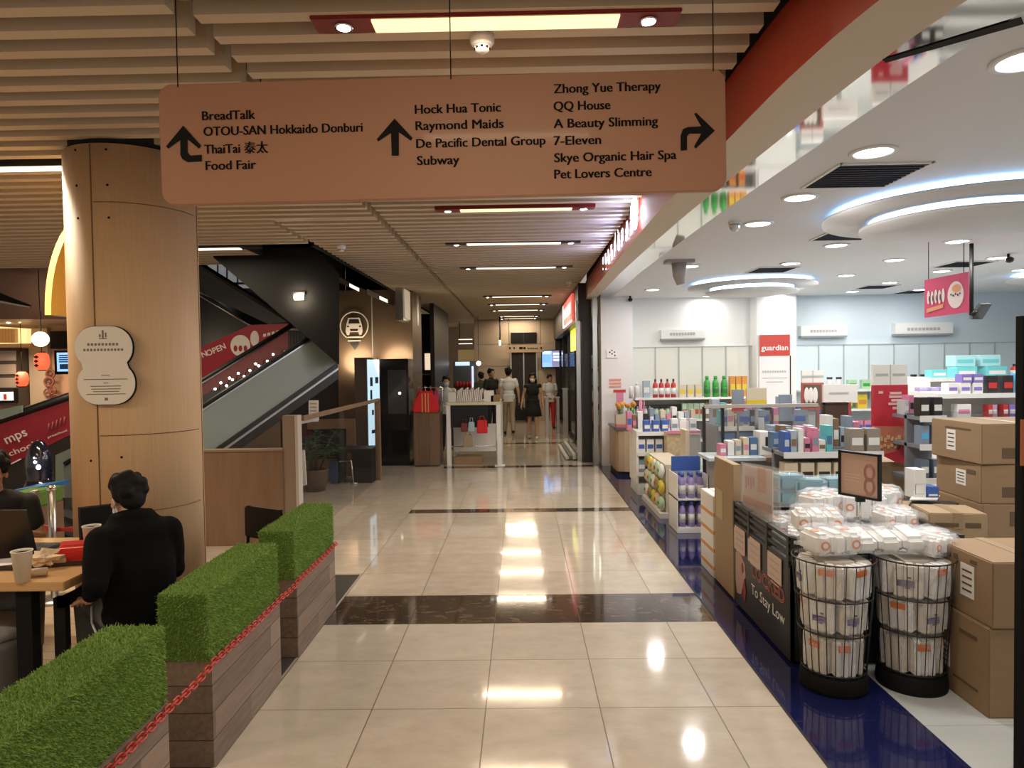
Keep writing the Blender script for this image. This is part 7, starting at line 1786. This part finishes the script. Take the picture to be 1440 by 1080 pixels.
# ================================================================== flattened cartons by the bin
g = onz(1012, 835, 0)
m_plastic_dark = mat('bin_black', (.022, .021, .023), .42)
XB, Y0B, Y1B, ZB = 1.575, 4.04, 5.10, .755
t = thing('flattened_carton', 'tall upright brown carton at the far end of the black bargain bin', 'carton', (1.70, 5.3, 0))
c0, c1 = at(1003, 646, 5.62), at(1030, 646, 5.20)
b = MB(m_card2); b.bx(1.585, 1.645, 5.16, 5.66, .02, at(1018, 650, 5.3).z); b.use(m_ink); b.bx(1.585, 1.645, 5.16, 5.66, 0, .02); b.out('carton_body', t, .004)
b = MB(m_seam); b.bx(1.583, 1.586, 5.16, 5.66, .52, .526); b.out('fold_line', t)
b = MB(mat('label_ochre', (.46, .38, .20), .5)); b.bx(1.581, 1.585, 5.42, 5.60, .55, .78); lab(b.out('shipping_label', t), 'ochre printed label')
for k, (x, l) in enumerate(((1.585, 'outer slim red and white packet stack beside the upright carton'), (1.66, 'inner slim red and white packet stack beside the upright carton'))):
    b = MB(P_W); zt_ = at(998, 692, 5.9).z
    b.bx(x, x + .07, 5.70, 6.1, 0, zt_); b.use(P_O)
    for j in range(4): b.bx(x - .002, x + .072, 5.698, 6.102, .06 + j * .15, .10 + j * .15)
    tag(b.out('packet_stack', bevel=.004), l, 'packets')
# ================================================================== black bargain bin
t = thing('bargain_bin', 'long black bargain bin lettered LOCKED To Stay Low with open slatted rim', 'bin', ((XB + 2.58) / 2, 4.6, 0))
X1B = 2.58
b = MB(m_plastic_dark); b.bx(XB, XB + .025, Y0B, Y1B, .02, .60); b.out('front_panel', t)
b = MB(m_plastic_dark); b.bx(XB + .0, X1B, Y0B, Y0B + .025, .02, .60); b.out('end_panel', t)
b = MB(m_plastic_dark); b.bx(X1B - .025, X1B, Y0B, Y1B, .02, .60); b.out('rear_panel', t)
b = MB(m_plastic_dark); b.bx(XB, X1B, Y1B - .025, Y1B, .02, .60); b.out('end_panel', t)
b = MB(m_plastic_dark); b.bx(XB + .03, X1B - .03, Y0B + .03, Y1B - .03, .50, .55); b.out('tray_floor', t)
b = MB(m_black); b.bx(XB + .02, X1B - .02, Y0B + .02, Y1B - .02, 0, .03); b.out('foot', t)
m_rim = mat('bin_rim', (.035, .032, .03), .5)
for z_ in (.60, .655, .70, .745):
    b = MB(m_rim); b.bx(XB - .008, XB + .02, Y0B, Y1B, z_, z_ + .022); b.bx(XB, X1B, Y0B - .008, Y0B + .02, z_, z_ + .022); b.bx(X1B - .02, X1B + .008, Y0B, Y1B, z_, z_ + .022); b.bx(XB, X1B, Y1B - .02, Y1B + .008, z_, z_ + .022); b.out('rim_slat', t)
for y in (Y0B, 4.39, 4.74, Y1B - .03):
    b = MB(m_rim); b.bx(XB - .012, XB + .022, y, y + .03, .58, .77); b.out('rim_post', t)
for x in (1.95, 2.33, X1B - .02): b = MB(m_rim); b.bx(x, x + .03, Y0B - .012, Y0B + .022, .58, .77); b.out('rim_post', t)
b = MB(mat('letter_red_outline', (.62, .17, .13), .5)); FM = lambda y, z: frame((XB - .003, y, z), (0, -1, 0), (0, 0, 1))
b2 = MB(m_plastic_dark)
b.text('LOCKED', .125, FM(4.70, .33), .026, 'l', .58); b.v = [(x, y, z) for x, y, z in b.v]
b2.text('LOCKED', .125, FM(4.70, .33) @ Matrix.Translation((.006, 0, .0015)), -.02, 'l', .568)
lab(b.out('lettering', t), 'red outlined upper lettering'); lab(b2.out('letter_inner', t), 'black inside of the outlined lettering')
b = MB(m_label); b.text('To Stay Low', .10, FM(4.72, .205), .004, 'l', .60); lab(b.out('lettering', t), 'white lower lettering')
# figure print at the far end
b = MB(mat('print_skin', (.48, .30, .25), .5))
b.extr([Vector((XB - .003, y, z)) for y, z in ((5.06, .40), (4.98, .42), (4.93, .40), (4.86, .36), (4.84, .28), (4.90, .20), (4.94, .12), (5.04, .10), (5.07, .2))], (.002, 0, 0)); b.out('printed_figure', t)
b = MB(mat('print_darkred', (.30, .04, .04), .5)); b.extr([Vector((XB - .006, y, z)) for y, z in ((4.90, .20), (4.86, .26), (4.83, .18), (4.85, .09), (4.89, .12))], (.003, 0, 0)); b.extr([Vector((XB - .006, y, z)) for y, z in ((4.93, .34), (4.90, .36), (4.88, .31), (4.91, .28))], (.003, 0, 0)); b.out('printed_lips', t)
# pale cards taped to the panel
m_pc = mat('card_pinkish', (.62, .47, .40), .5)
for y0_, y1_, z0_, z1_, l in ((5.08, 4.84, .425, .60, 'pale card taped at the far end of the black bin'), (4.77, 4.53, .42, .597, 'pale card taped in the middle of the black bin'), (4.39, 4.16, .43, .595, 'pale card taped at the near end of the black bin')):
    t2 = thing('price_card', l, 'card', (XB, (y0_ + y1_) / 2, z0_), 0, 'pale cards taped on the black bin')
    b = MB(m_pc); b.bx(XB - .009, XB - .005, y1_, y0_, z0_, z1_); b.out('card', t2)
    b = MB(mat('card_faint', (.52, .38, .32), .5))
    for k in range(4): b.bx(XB - .0105, XB - .009, y1_ + .03, y0_ - .03 - .02 * (k % 2), z1_ - .05 - k * .045, z1_ - .04 - k * .045)
    b.out('faint_print', t2)
# ================================================================== bags of tissue
m_film = mat('bag_film', (.88, .90, .92), .12, alpha=.22, spec=.8, bump=.8, ns=16)
m_tissue = mat('tissue_white', (.84, .83, .81), .6, bump=.3, ns=20)
m_tissue2 = mat('tissue_cream', (.78, .72, .63), .6)
m_porange = mat('print_orange', (.72, .20, .05), .45); m_ppurple = mat('print_purple', (.16, .11, .24), .5)
def bag_proto(w, d, h, label, group, logo=True, seed=1, cat='bag', name='tissue_bag', film=True, ribs=0):
    t = thing(name, label, cat, (0, 0, 0), 0, group); rnd = random.Random(seed)
    b = MB(m_tissue)
    n = 3
    for k in range(n):
        ww = w * .9 / n; b.bx(-w * .45 + k * ww + .004, -w * .45 + (k + 1) * ww - .004, -d * .42, d * .42, h * .06, h * .86)
    tb_ = b.out('tissue_block', t, min(w, d) * .09, 3)
    if logo:
        b = MB(m_porange); rr = min(w / n, h) * .26
        for k in range(0, n, 2) if w > .2 else (1,):
            cx = -w * .45 + (k + .5) * w * .9 / n
            b.prism([(rr * math.cos(2 * PI * j / 16), rr * math.sin(2 * PI * j / 16)) for j in range(16)], .003, frame((cx, -d * .42 - .001, h * .46), (1, 0, 0), (0, 0, 1)))
            b.prism([(rr * math.cos(2 * PI * j / 16), rr * math.sin(2 * PI * j / 16)) for j in range(16)], .003, frame((cx, 0, h * .862), (1, 0, 0), (0, 1, 0)))
        b.use(m_tissue)
        for k in range(0, n, 2) if w > .2 else (1,):
            cx = -w * .45 + (k + .5) * w * .9 / n
            b.prism([(rr * .55 * math.cos(2 * PI * j / 12), rr * .55 * math.sin(2 * PI * j / 12)) for j in range(12)], .002, frame((cx, -d * .42 - .0035, h * .46), (1, 0, 0), (0, 0, 1)))
        b.out('printed_logo', tb_)
    b = MB(m_film); N = 12; vs, fs = [], []
    # rounded pillow with crinkles and a gathered crest
    M_ = 18
    for i in range(N + 1):
        a = -PI / 2 + PI * i / N
        for j in range(M_):
            q = 2 * PI * j / M_; cx, cy, cz = math.cos(a) * math.cos(q), math.cos(a) * math.sin(q), math.sin(a)
            pw = lambda v, e: math.copysign(abs(v) ** e, v)
            x, y, z = pw(cx, .45) * w * .5, pw(cy, .45) * d * .5, pw(cz, .5) * h * .5 + h * .5
            kk = 1 + rnd.uniform(-.06, .06); vs.append((x * kk, y * kk, max(.0, z + rnd.uniform(-.01, .014))))
    for i in range(N):
        for j in range(M_): fs.append((i * M_ + j, i * M_ + (j + 1) % M_, (i + 1) * M_ + (j + 1) % M_, (i + 1) * M_ + j))
    b.add(vs, fs, True)
    for sx in (-1, 1):     # gathered ends
        e = []
        for j in range(8): q = PI * j / 7; e.append((sx * (w * .5 + .03 + rnd.uniform(0, .03)), d * .38 * math.cos(q), h * .5 + h * .35 * math.sin(q) * rnd.uniform(.5, 1.3)))
        b.add([(sx * w * .47, 0, h * .5)] + e, [(0, j + 1, j + 2) for j in range(7)])
    if film: b.out('clear_film', t)
    return t
GP = 'plastic bags of tissue packs heaped in the black bin'
def put(proto, lst):
    used = [0]
    for (loc, rz, label) in lst:
        if not used[0]: proto.location = loc; proto.rotation_euler = (0, 0, rz); proto['label'] = label; used[0] = 1
        else: dup(proto, loc, rz, label)
ZT = .555
def binp(u, v, z): p = onz(u, v, z); return (p.x, p.y)
heap = []
pr1 = bag_proto(.30, .20, .20, 'x', GP, True, 11)
lst = [((1.83, 4.75, ZT), .25, 'clear tissue bag at the far left of the black bin, under the printed card'), ((2.12, 4.72, ZT + .02), -.1, 'clear tissue bag in the far row of the black bin, left of the frame pole'), ((2.38, 4.74, ZT), .2, 'clear tissue bag in the far row of the black bin, right of the frame pole'),
       ((1.80, 4.42, ZT), 1.2, 'clear tissue bag halfway along the lettered side of the black bin'), ((2.08, 4.40, ZT), -.2, 'clear tissue bag in the middle of the black bin, left of the frame pole'), ((2.37, 4.42, ZT), .15, 'clear tissue bag in the middle of the black bin near its right end'),
       ((2.0, 4.60, ZT + .19), .4, 'upper clear tissue bag on the heap behind the left wire basket'), ((2.26, 4.56, ZT + .19), -.3, 'upper clear tissue bag on the heap below the tilted frame'), ((2.42, 4.66, ZT + .2), .5, 'upper clear tissue bag at the right of the heap'),
       ((1.80, 4.20, ZT), .1, 'clear tissue bag at the near end of the black bin behind the left basket'), ((2.40, 4.18, ZT + .03), 0., 'clear tissue bag at the near right corner of the black bin')]
put(pr1, lst)
# teal packs
m_teal = mat('teal_pack', (.012, .20, .27), .4, bump=.25, ns=18)
def tealpack(x, y, z, rz, label):
    t = thing('teal_pack', label, 'pack', (x, y, z), rz, 'teal packs at the far end of the black bin'); M_ = Matrix.Translation((x, y, z)) @ Matrix.Rotation(rz, 4, 'Z')
    for k in (0, 1):
        b = MB(m_teal); b.box((0, 0, .055 + k * .105), (.2, .16, .1), M=M_); b.out('pad', t, .02)
    b = MB(m_film); b.box((0, 0, .11), (.215, .175, .225), M=M_); b.out('clear_film', t, .02)
p = at(1105, 690, 4.98); q = at(1136, 692, 4.92); r_ = at(1165, 690, 4.95)
zb = .555
tealpack(p.x, 4.94, zb + .225, .1, 'left teal pack standing tallest at the far end of the black bin'); tealpack(q.x - .0, 4.90, zb + .20, -.15, 'middle teal pack at the far end of the black bin'); tealpack(r_.x + .03, 4.93, zb + .20, .1, 'right teal pack at the far end of the black bin')
# printed card in a clear sleeve standing in the bin
t = thing('printed_card', 'orange and pink printed card in a clear sleeve standing in the black bin', 'card', (1.64, 4.8, .56))
a0, a1 = Vector((1.62, 5.04, .60)), Vector((1.74, 4.62, .60)); d_ = a1 - a0; hz = at(1031, 652, 5.04).z - .6
nn = Vector((d_.y, -d_.x, 0)).normalized() * .004
if nn.y > 0: nn = -nn
def cp(s_, z_): return a0 + d_ * s_ + Vector((0, 0, hz * z_))
b = MB(mat('card_pale_pink', (.68, .50, .46), .4)); b.extr([cp(0, 0), cp(.8, 0), cp(.8, 1), cp(0, 1)], -nn); b.out('sheet', t)
b = MB(mat('card_orange', (.64, .26, .14), .4)); b.extr([cp(.42, .62) + nn * .4, cp(.62, .62) + nn * .4, cp(.62, 1) + nn * .4, cp(.42, 1) + nn * .4], nn * .3); b.extr([cp(.0, .38) + nn * .4, cp(.78, .34) + nn * .4, cp(.78, .46) + nn * .4, cp(.0, .5) + nn * .4], nn * .3); b.use(mat('card_magenta', (.55, .16, .26), .4))
for k in range(4): b.extr([cp(.08 + k * .07, .62 + .05 * (k % 2)) + nn * .4, cp(.12 + k * .07, .62 + .05 * (k % 2)) + nn * .4, cp(.12 + k * .07, .82) + nn * .4, cp(.08 + k * .07, .82) + nn * .4], nn * .3)
b.use(mat('card_sun', (.66, .52, .25), .4)); b.extr([cp(.0, .0) + nn * .4, cp(.7, .02) + nn * .4, cp(.7, .18) + nn * .4, cp(.0, .22) + nn * .4], nn * .3); b.out('printed_motif', t)
b = MB(mat('sleeve_film', (.9, .93, .96), .08, alpha=.22, spec=.8, bump=.6, ns=14)); b.extr([cp(-.02, -.02) + nn * 2, cp(1.05, -.02) + nn * 2, cp(1.0, 1.06) + nn * 2, cp(-.02, 1.03) + nn * 2], nn * .3); b.out('clear_sleeve', t)
# framed poster on a pole
t = thing('framed_sign', 'black framed pinkish poster on a thin pole standing in the black bin', 'sign', (2.05, 4.12, .56))
q = [at(1181, 631, 4.24), at(1239, 641, 4.0), at(1239, 708, 4.0), at(1182, 692, 4.24)]
d_ = (q[1] - q[0]); hh = Vector((0, 0, -1)) * ((q[0] - q[3]).length + (q[1] - q[2]).length) / 2
c_ = sum(q, Vector()) / 4; d_.z = 0; n2 = Vector((d_.y, -d_.x, 0)).normalized()
if n2.y > 0: n2 = -n2
q = [c_ - d_ / 2 - hh / 2, c_ + d_ / 2 - hh / 2, c_ + d_ / 2 + hh / 2, c_ - d_ / 2 + hh / 2]
def sp(s_, r_, o=0.): return q[0] + d_ * s_ + hh * r_ + n2 * o
def strip(mb, s0_, s1_, r0_, r1_, o, th=.004): mb.extr([sp(s0_, r0_, o), sp(s1_, r0_, o), sp(s1_, r1_, o), sp(s0_, r1_, o)], n2 * th)
b = MB(m_black)
for a in ((0, 1, 0, .045), (0, 1, .955, 1), (0, .045, 0, 1), (.955, 1, 0, 1)): strip(b, *a, 0, .018)
strip(b, 0, 1, 0, 1, -.006, .006); b.out('frame', t)
b = MB(mat('poster_blush', (.55, .36, .27), .35)); strip(b, .045, .955, .045, .955, .001); b.out('poster', t)
b = MB(mat('poster_line', (.45, .18, .17), .4))
for k in range(3):
    for r0_ in (.42, .72): b.tube([sp(.74 + (.09 + .02 * k) * math.cos(w), r0_ + (.13 + .03 * k) * math.sin(w), .007) for w in [2 * PI * j / 18 for j in range(18)]], .0015, 5, closed=True)
lab(b.out('drawn_motif', t), 'thin red drawn loops')
b = MB(mat('poster_lightedge', (.66, .5, .4), .35)); strip(b, .045, .955, .045, .07, .005, .001)
for k in range(3): strip(b, .12, .5, .5 + k * .07, .512 + k * .07, .005, .001)
b.out('faint_print', t)
pb = sp(.5, 1.0, -.002); b = MB(m_steel); b.cyl((pb.x, pb.y, .55), (pb.x, pb.y, pb.z + .02), .005, n=8); b.out('pole', t)
b = MB(m_black); b.box((pb.x, pb.y, pb.z - .01), (.05, .025, .03)); b.out('clamp', t)
b = MB(m_matblk); b.bx(pb.x - .06, pb.x + .06, pb.y - .05, pb.y + .05, .55, .57); b.out('pole_base', t)
# ================================================================== wire baskets
m_wire = mat('wire_black', (.012, .012, .012), .4)
def basket(cx, cy, label, seedk, side):
    t = thing('wire_basket', label, 'basket', (cx, cy, 0), 0, 'round wire baskets of tissue bags')
    R = lambda z: .165 + (.215 - .165) * (z - .09) / (.72 - .09)
    b = MB(m_matblk); b.lathe([(.176, 0), (.18, .02), (.172, .085), (.165, .095), (.0001, .095)], 40, (cx, cy, 0)); lab(b.out('base', t), 'solid black foot')
    for z in (.11, .33, .52, .72):
        b = MB(m_wire); b.tube([(cx + R(z) * math.cos(2 * PI * j / 40), cy + R(z) * math.sin(2 * PI * j / 40), z) for j in range(40)], .0045, 6, closed=True); b.out('ring', t)
    for k in range(26):
        w = 2 * PI * k / 26; b = MB(m_wire); b.tube([(cx + R(z) * math.cos(w), cy + R(z) * math.sin(w), z) for z in (.09, .33, .72)], .0026, 5); b.out('upright_wire', t)
    return t
def tallpack(w, d, h, label, group, seed, marks):
    """clear bag with upright tissue packs, seen between the wires"""
    t = thing('tissue_bag', label, 'bag', (0, 0, 0), 0, group); rnd = random.Random(seed)
    b = MB(m_tissue2 if seed % 2 else m_tissue); n = 3
    for k in range(n): ww = w / n; b.bx(-w / 2 + k * ww + .0015, -w / 2 + (k + 1) * ww - .0015, -d / 2, d / 2, .004, h - .004)
    b.out('tissue_pack', t, .007)
    b = MB(m_porange if marks % 2 == 0 else m_ppurple)
    if marks < 3:
        z0_ = h * (.70 if marks % 2 == 0 else .35); b.bx(-w * .36, w * .22, -d / 2 - .003, -d / 2 - .001, z0_, z0_ + h * .18)
        if marks == 1:
            for k in range(4): b.bx(-w * .1 + k * .003, w * .08 + .004 * (k % 2), -d / 2 - .004, -d / 2 - .001, h * .3 + k * h * .1, h * .34 + k * h * .1)
        b.out('print', t)
    b = MB(m_film); vs, fs = [], []
    N, M_ = 6, 14
    for i in range(N + 1):
        for j in range(M_):
            q = 2 * PI * j / M_; pw = lambda v: math.copysign(abs(v) ** .4, v); z = h * i / N; s_ = 1.04 if 0 < i < N else .9
            vs.append((pw(math.cos(q)) * w / 2 * s_ + rnd.uniform(-.003, .003), pw(math.sin(q)) * d / 2 * s_ * 1.06 + rnd.uniform(-.003, .003), z))
    for i in range(N):
        for j in range(M_): fs.append((i * M_ + j, i * M_ + (j + 1) % M_, (i + 1) * M_ + (j + 1) % M_, (i + 1) * M_ + j))
    b.add(vs, fs, True); b.out('clear_film', t)
    return t
B1, B2_ = (1.715, 3.79), (2.150, 3.80)
basket(*B1, 'left round wire basket full of tissue bags', 1, 'left'); basket(*B2_, 'right round wire basket full of tissue bags, next to the cartons', 2, 'right')
for (cx, cy), side, s0_ in ((B1, 'left', 0), (B2_, 'right', 5)):
    for zi, (z, h, tier) in enumerate(((.098, .205, 'lowest'), (.335, .175, 'middle'), (.525, .185, 'top'))):
        r_ = .112 + .015 * zi
        for k in range(6):
            w = -PI / 2 + k * PI / 3 + .25 * zi + .2 * s0_
            wd = .112 + .014 * zi
            t = tallpack(wd, .075, h, 'clear tissue bag standing in the %s tier of the %s wire basket' % (tier, side), 'tissue bags, %s tier, %s basket' % (tier, side), s0_ + zi * 7 + k, (k + zi + s0_) % 5)
            t.location = (cx + r_ * math.cos(w), cy + r_ * math.sin(w), z); t.rotation_euler = (0, 0, w + PI / 2)
        b = MB(m_tissue2); q = .06 + .01 * zi; b.bx(cx - q, cx + q, cy - q, cy + q, z, z + h); tag(b.out('tissue_pack'), 'tissue pack at the core of the %s tier, %s wire basket' % (tier, side), 'pack')
# loose bags heaped on the baskets
pr2 = bag_proto(.30, .24, .15, 'x', 'tissue bags heaped on the wire baskets', True, 31)
put(pr2, [((1.70, 3.80, .735), .15, 'clear tissue bag with orange logo lying on the left wire basket'), ((1.74, 4.06, .79), -.2, 'clear tissue bag resting behind the left basket on the bin rim')])
pr3 = bag_proto(.42, .27, .11, 'x', 'tissue bags heaped on the wire baskets', False, 37)
pr3.location = (2.02, 3.84, .75); pr3.rotation_euler = (.10, -.06, -.12); pr3['label'] = 'flat clear bag of white ribbed tissue bridging the two wire baskets'
pr4 = bag_proto(.22, .20, .13, 'x', 'tissue bags heaped on the wire baskets', True, 41)
put(pr4, [((2.255, 3.80, .725), .5, 'crinkled clear bag with orange print at the right rim of the right basket'), ((2.20, 4.07, .80), .1, 'boxy white tissue bag behind the right basket')])
# ================================================================== cartons at the right
def carton(x0, x1, y0, y1, z0, z1, label, rz=0., marks=(), flaps=False, group='brown cartons at the right', top=True, m=None):
    cx, cy = (x0 + x1) / 2, (y0 + y1) / 2
    t = thing('carton', label, 'carton', (cx, cy, z0), rz, group); M_ = Matrix.Translation((cx, cy, z0)) @ Matrix.Rotation(rz, 4, 'Z')
    w, d, h = x1 - x0, y1 - y0, z1 - z0
    b = MB(m or m_card); b.box((0, 0, h / 2), (w, d, h), M=M_); cb_ = b.out('carton_body', t, .006)
    b = MB(m_tape); b.box((0, 0, h + .0012), (.055, d, .002), M=M_); b.box((0, -d / 2 - .0012, h - .05), (.055, .002, .1), M=M_); b.out('tape', cb_)
    b = MB(m_seam); b.box((0, 0, h + .0008), (.004, d, .002), M=M_); b.out('flap_seam', t)
    for kind, a, bq, cq, dq in marks:     # kind f = front face (-y), s = left face (-x); a,b centre as fraction; c,d size in m
        mm = {'l': m_label, 'k': mat('carton_print', (.12, .075, .04), .7), 'o': mat('carton_orange', (.55, .25, .15), .6)}[kind[1]]
        b = MB(mm)
        if kind[0] == 'f': b.box((-w / 2 + a * w, -d / 2 - .0015, bq * h), (cq, .002, dq), M=M_)
        else: b.box((-w / 2 - .0015, -d / 2 + a * d, bq * h), (.002, cq, dq), M=M_)
        b.use(mat('carton_print'))
        if kind[1] == 'l':
            for k in range(4):
                if kind[0] == 'f': b.box((-w / 2 + a * w, -d / 2 - .003, bq * h + dq * (.3 - .2 * k)), (cq * .7, .001, dq * .06), M=M_)
                else: b.box((-w / 2 - .003, -d / 2 + a * d, bq * h + dq * (.3 - .2 * k)), (.001, cq * .7, dq * .06), M=M_)
        b.out('label' if kind[1] == 'l' else 'print', cb_)
    return t
# front pair
carton(2.315, 2.80, 3.41, 3.86, 0., .455, 'large lower carton on the shop floor beside the right wire basket', 0, (('sl', .78, .42, .085, .13), ('sk', .35, .80, .14, .02), ('sk', .4, .22, .2, .012)))
carton(2.325, 2.82, 3.40, 3.88, .456, .79, 'upper front carton with two white labels beside the right wire basket', 0, (('sl', .40, .55, .11, .17), ('sl', .80, .45, .10, .19), ('sk', .72, .86, .035, .03), ('sk', .60, .86, .035, .03), ('sk', .3, .88, .05, .02)))
# tall stack
SX0, SY0 = at(1383, 640, 4.72).x, 4.72
zz = [0, .27, .535, .80, 1.075, 1.355]
nm = ['bottom carton of the tall stack, hidden behind the front cartons', 'second carton from the floor in the tall stack', 'carton third from the top in the tall stack', 'carton second from the top with a white label in the tall stack', 'topmost carton of the tall stack with a torn label']
mk = [(), (('fk', .6, .5, .3, .1),), (('fk', .5, .62, .25, .10), ('fo', .7, .2, .1, .08), ('sk', .35, .7, .14, .06), ('sk', .62, .68, .1, .05)), (('sl', .42, .55, .12, .11), ('fk', .45, .30, .28, .07), ('fk', .8, .9, .10, .05), ('sk', .2, .75, .1, .03)), (('sl', .58, .5, .10, .15), ('fk', .45, .28, .28, .07), ('fk', .8, .88, .1, .06), ('sk', .45, .82, .28, .012))]
for k in range(5):
    o_ = (0, .015, .01, .03, .0)[k]
    carton(SX0 - .02 + o_, SX0 + .60 + o_, SY0, SY0 + .56, zz[k] + .0005, zz[k + 1], nm[k], math.radians(-3 if k % 2 else 1), mk[k], group='brown cartons in the tall stack')
# small printed carton and papers
p = onz(1340, 745, .55)
A, B = at(1312, 726, 4.35), at(1378, 757, 4.35)
t = carton(A.x, A.x + .34, 4.33, 4.62, .30, A.z + .02, 'small open carton with black print before the tall stack', -.15, (('fk', .22, .35, .07, .07), ('fk', .62, .5, .14, .05), ('fk', .75, .86, .09, .03), ('fk', .3, .86, .14, .025)), m=m_card2)
b = MB(m_card2); b.bx(A.x - .02, A.x + .34, 4.30, 4.66, 0, .299); tag(b.out('carton', bevel=.006), 'plain carton under the small black printed one', 'carton')
A, B = at(1275, 717, 4.75), at(1345, 710, 4.75)
b = MB(m_plastic_dark); b.extr([at(1278, 712, 4.72), at(1340, 716, 4.72), at(1350, 708, 5.05), at(1285, 703, 5.05)], (0, 0, .012)); zt_ = at(1300, 710, 4.8).z
tag(b.out('black_tray'), 'flat black tray of papers behind the small printed carton', 'tray')
b = MB(m_paper); b.extr([at(1279, 706, 4.76) + Vector((0, 0, .012)), at(1318, 706, 4.78) + Vector((0, 0, .012)), at(1322, 700, 5.0) + Vector((0, 0, .012)), at(1284, 699, 5.0) + Vector((0, 0, .012))], (0, 0, .006)); tag(b.out('paper_sheet'), 'white papers lying on the flat black tray', 'paper')
for u0, u1, v0, v1, m_, l in ((1283, 1300, 660, 700, P_W, 'white bottle shaped carton on the black tray'), (1301, 1318, 684, 703, P_B, 'blue and white carton on the black tray')):
    A2, B2 = at(u0, v0, 4.9), at(u1, v1, 4.9); b = MB(m_); b.bx(A2.x, B2.x, 4.88, 5.0, B2.z, A2.z); b.use(P_W); b.bx(A2.x + .01, B2.x - .01, 4.876, 4.88, B2.z + .03, (A2.z + B2.z) / 2); tag(b.out('small_carton', bevel=.004), l, 'carton')
b = MB(m_card2); A2 = at(1276, 716, 4.75); b.bx(A2.x, A2.x + .34, 4.73, 5.06, 0, zt_ - .02); tag(b.out('carton', bevel=.006), 'carton under the flat black tray of papers', 'carton')
# dark standee edge at the right border
A, B = at(1426, 445, 2.9), at(1438, 445, 2.9)
t = thing('floor_standee', 'narrow black floor standee cut by the right photo edge', 'standee', (A.x + .08, 2.88, 0))
b = MB(m_matblk); b.bx(at(1426, 900, 2.9).x, A.x + .16, 2.86, 2.9, 0.02, A.z); b.out('board', t)
b = MB(mat('standee_sticker', (.55, .16, .06), .5)); A2, B2 = at(1436, 590, 2.855), at(1446, 655, 2.855); b.bx(A2.x, B2.x + .06, 2.855, 2.86, B2.z, A2.z); lab(b.out('sticker', t), 'orange red sticker')
b = MB(m_matblk); b.bx(A.x + .04, A.x + .2, 2.80, 2.96, 0, .02); b.out('foot', t)
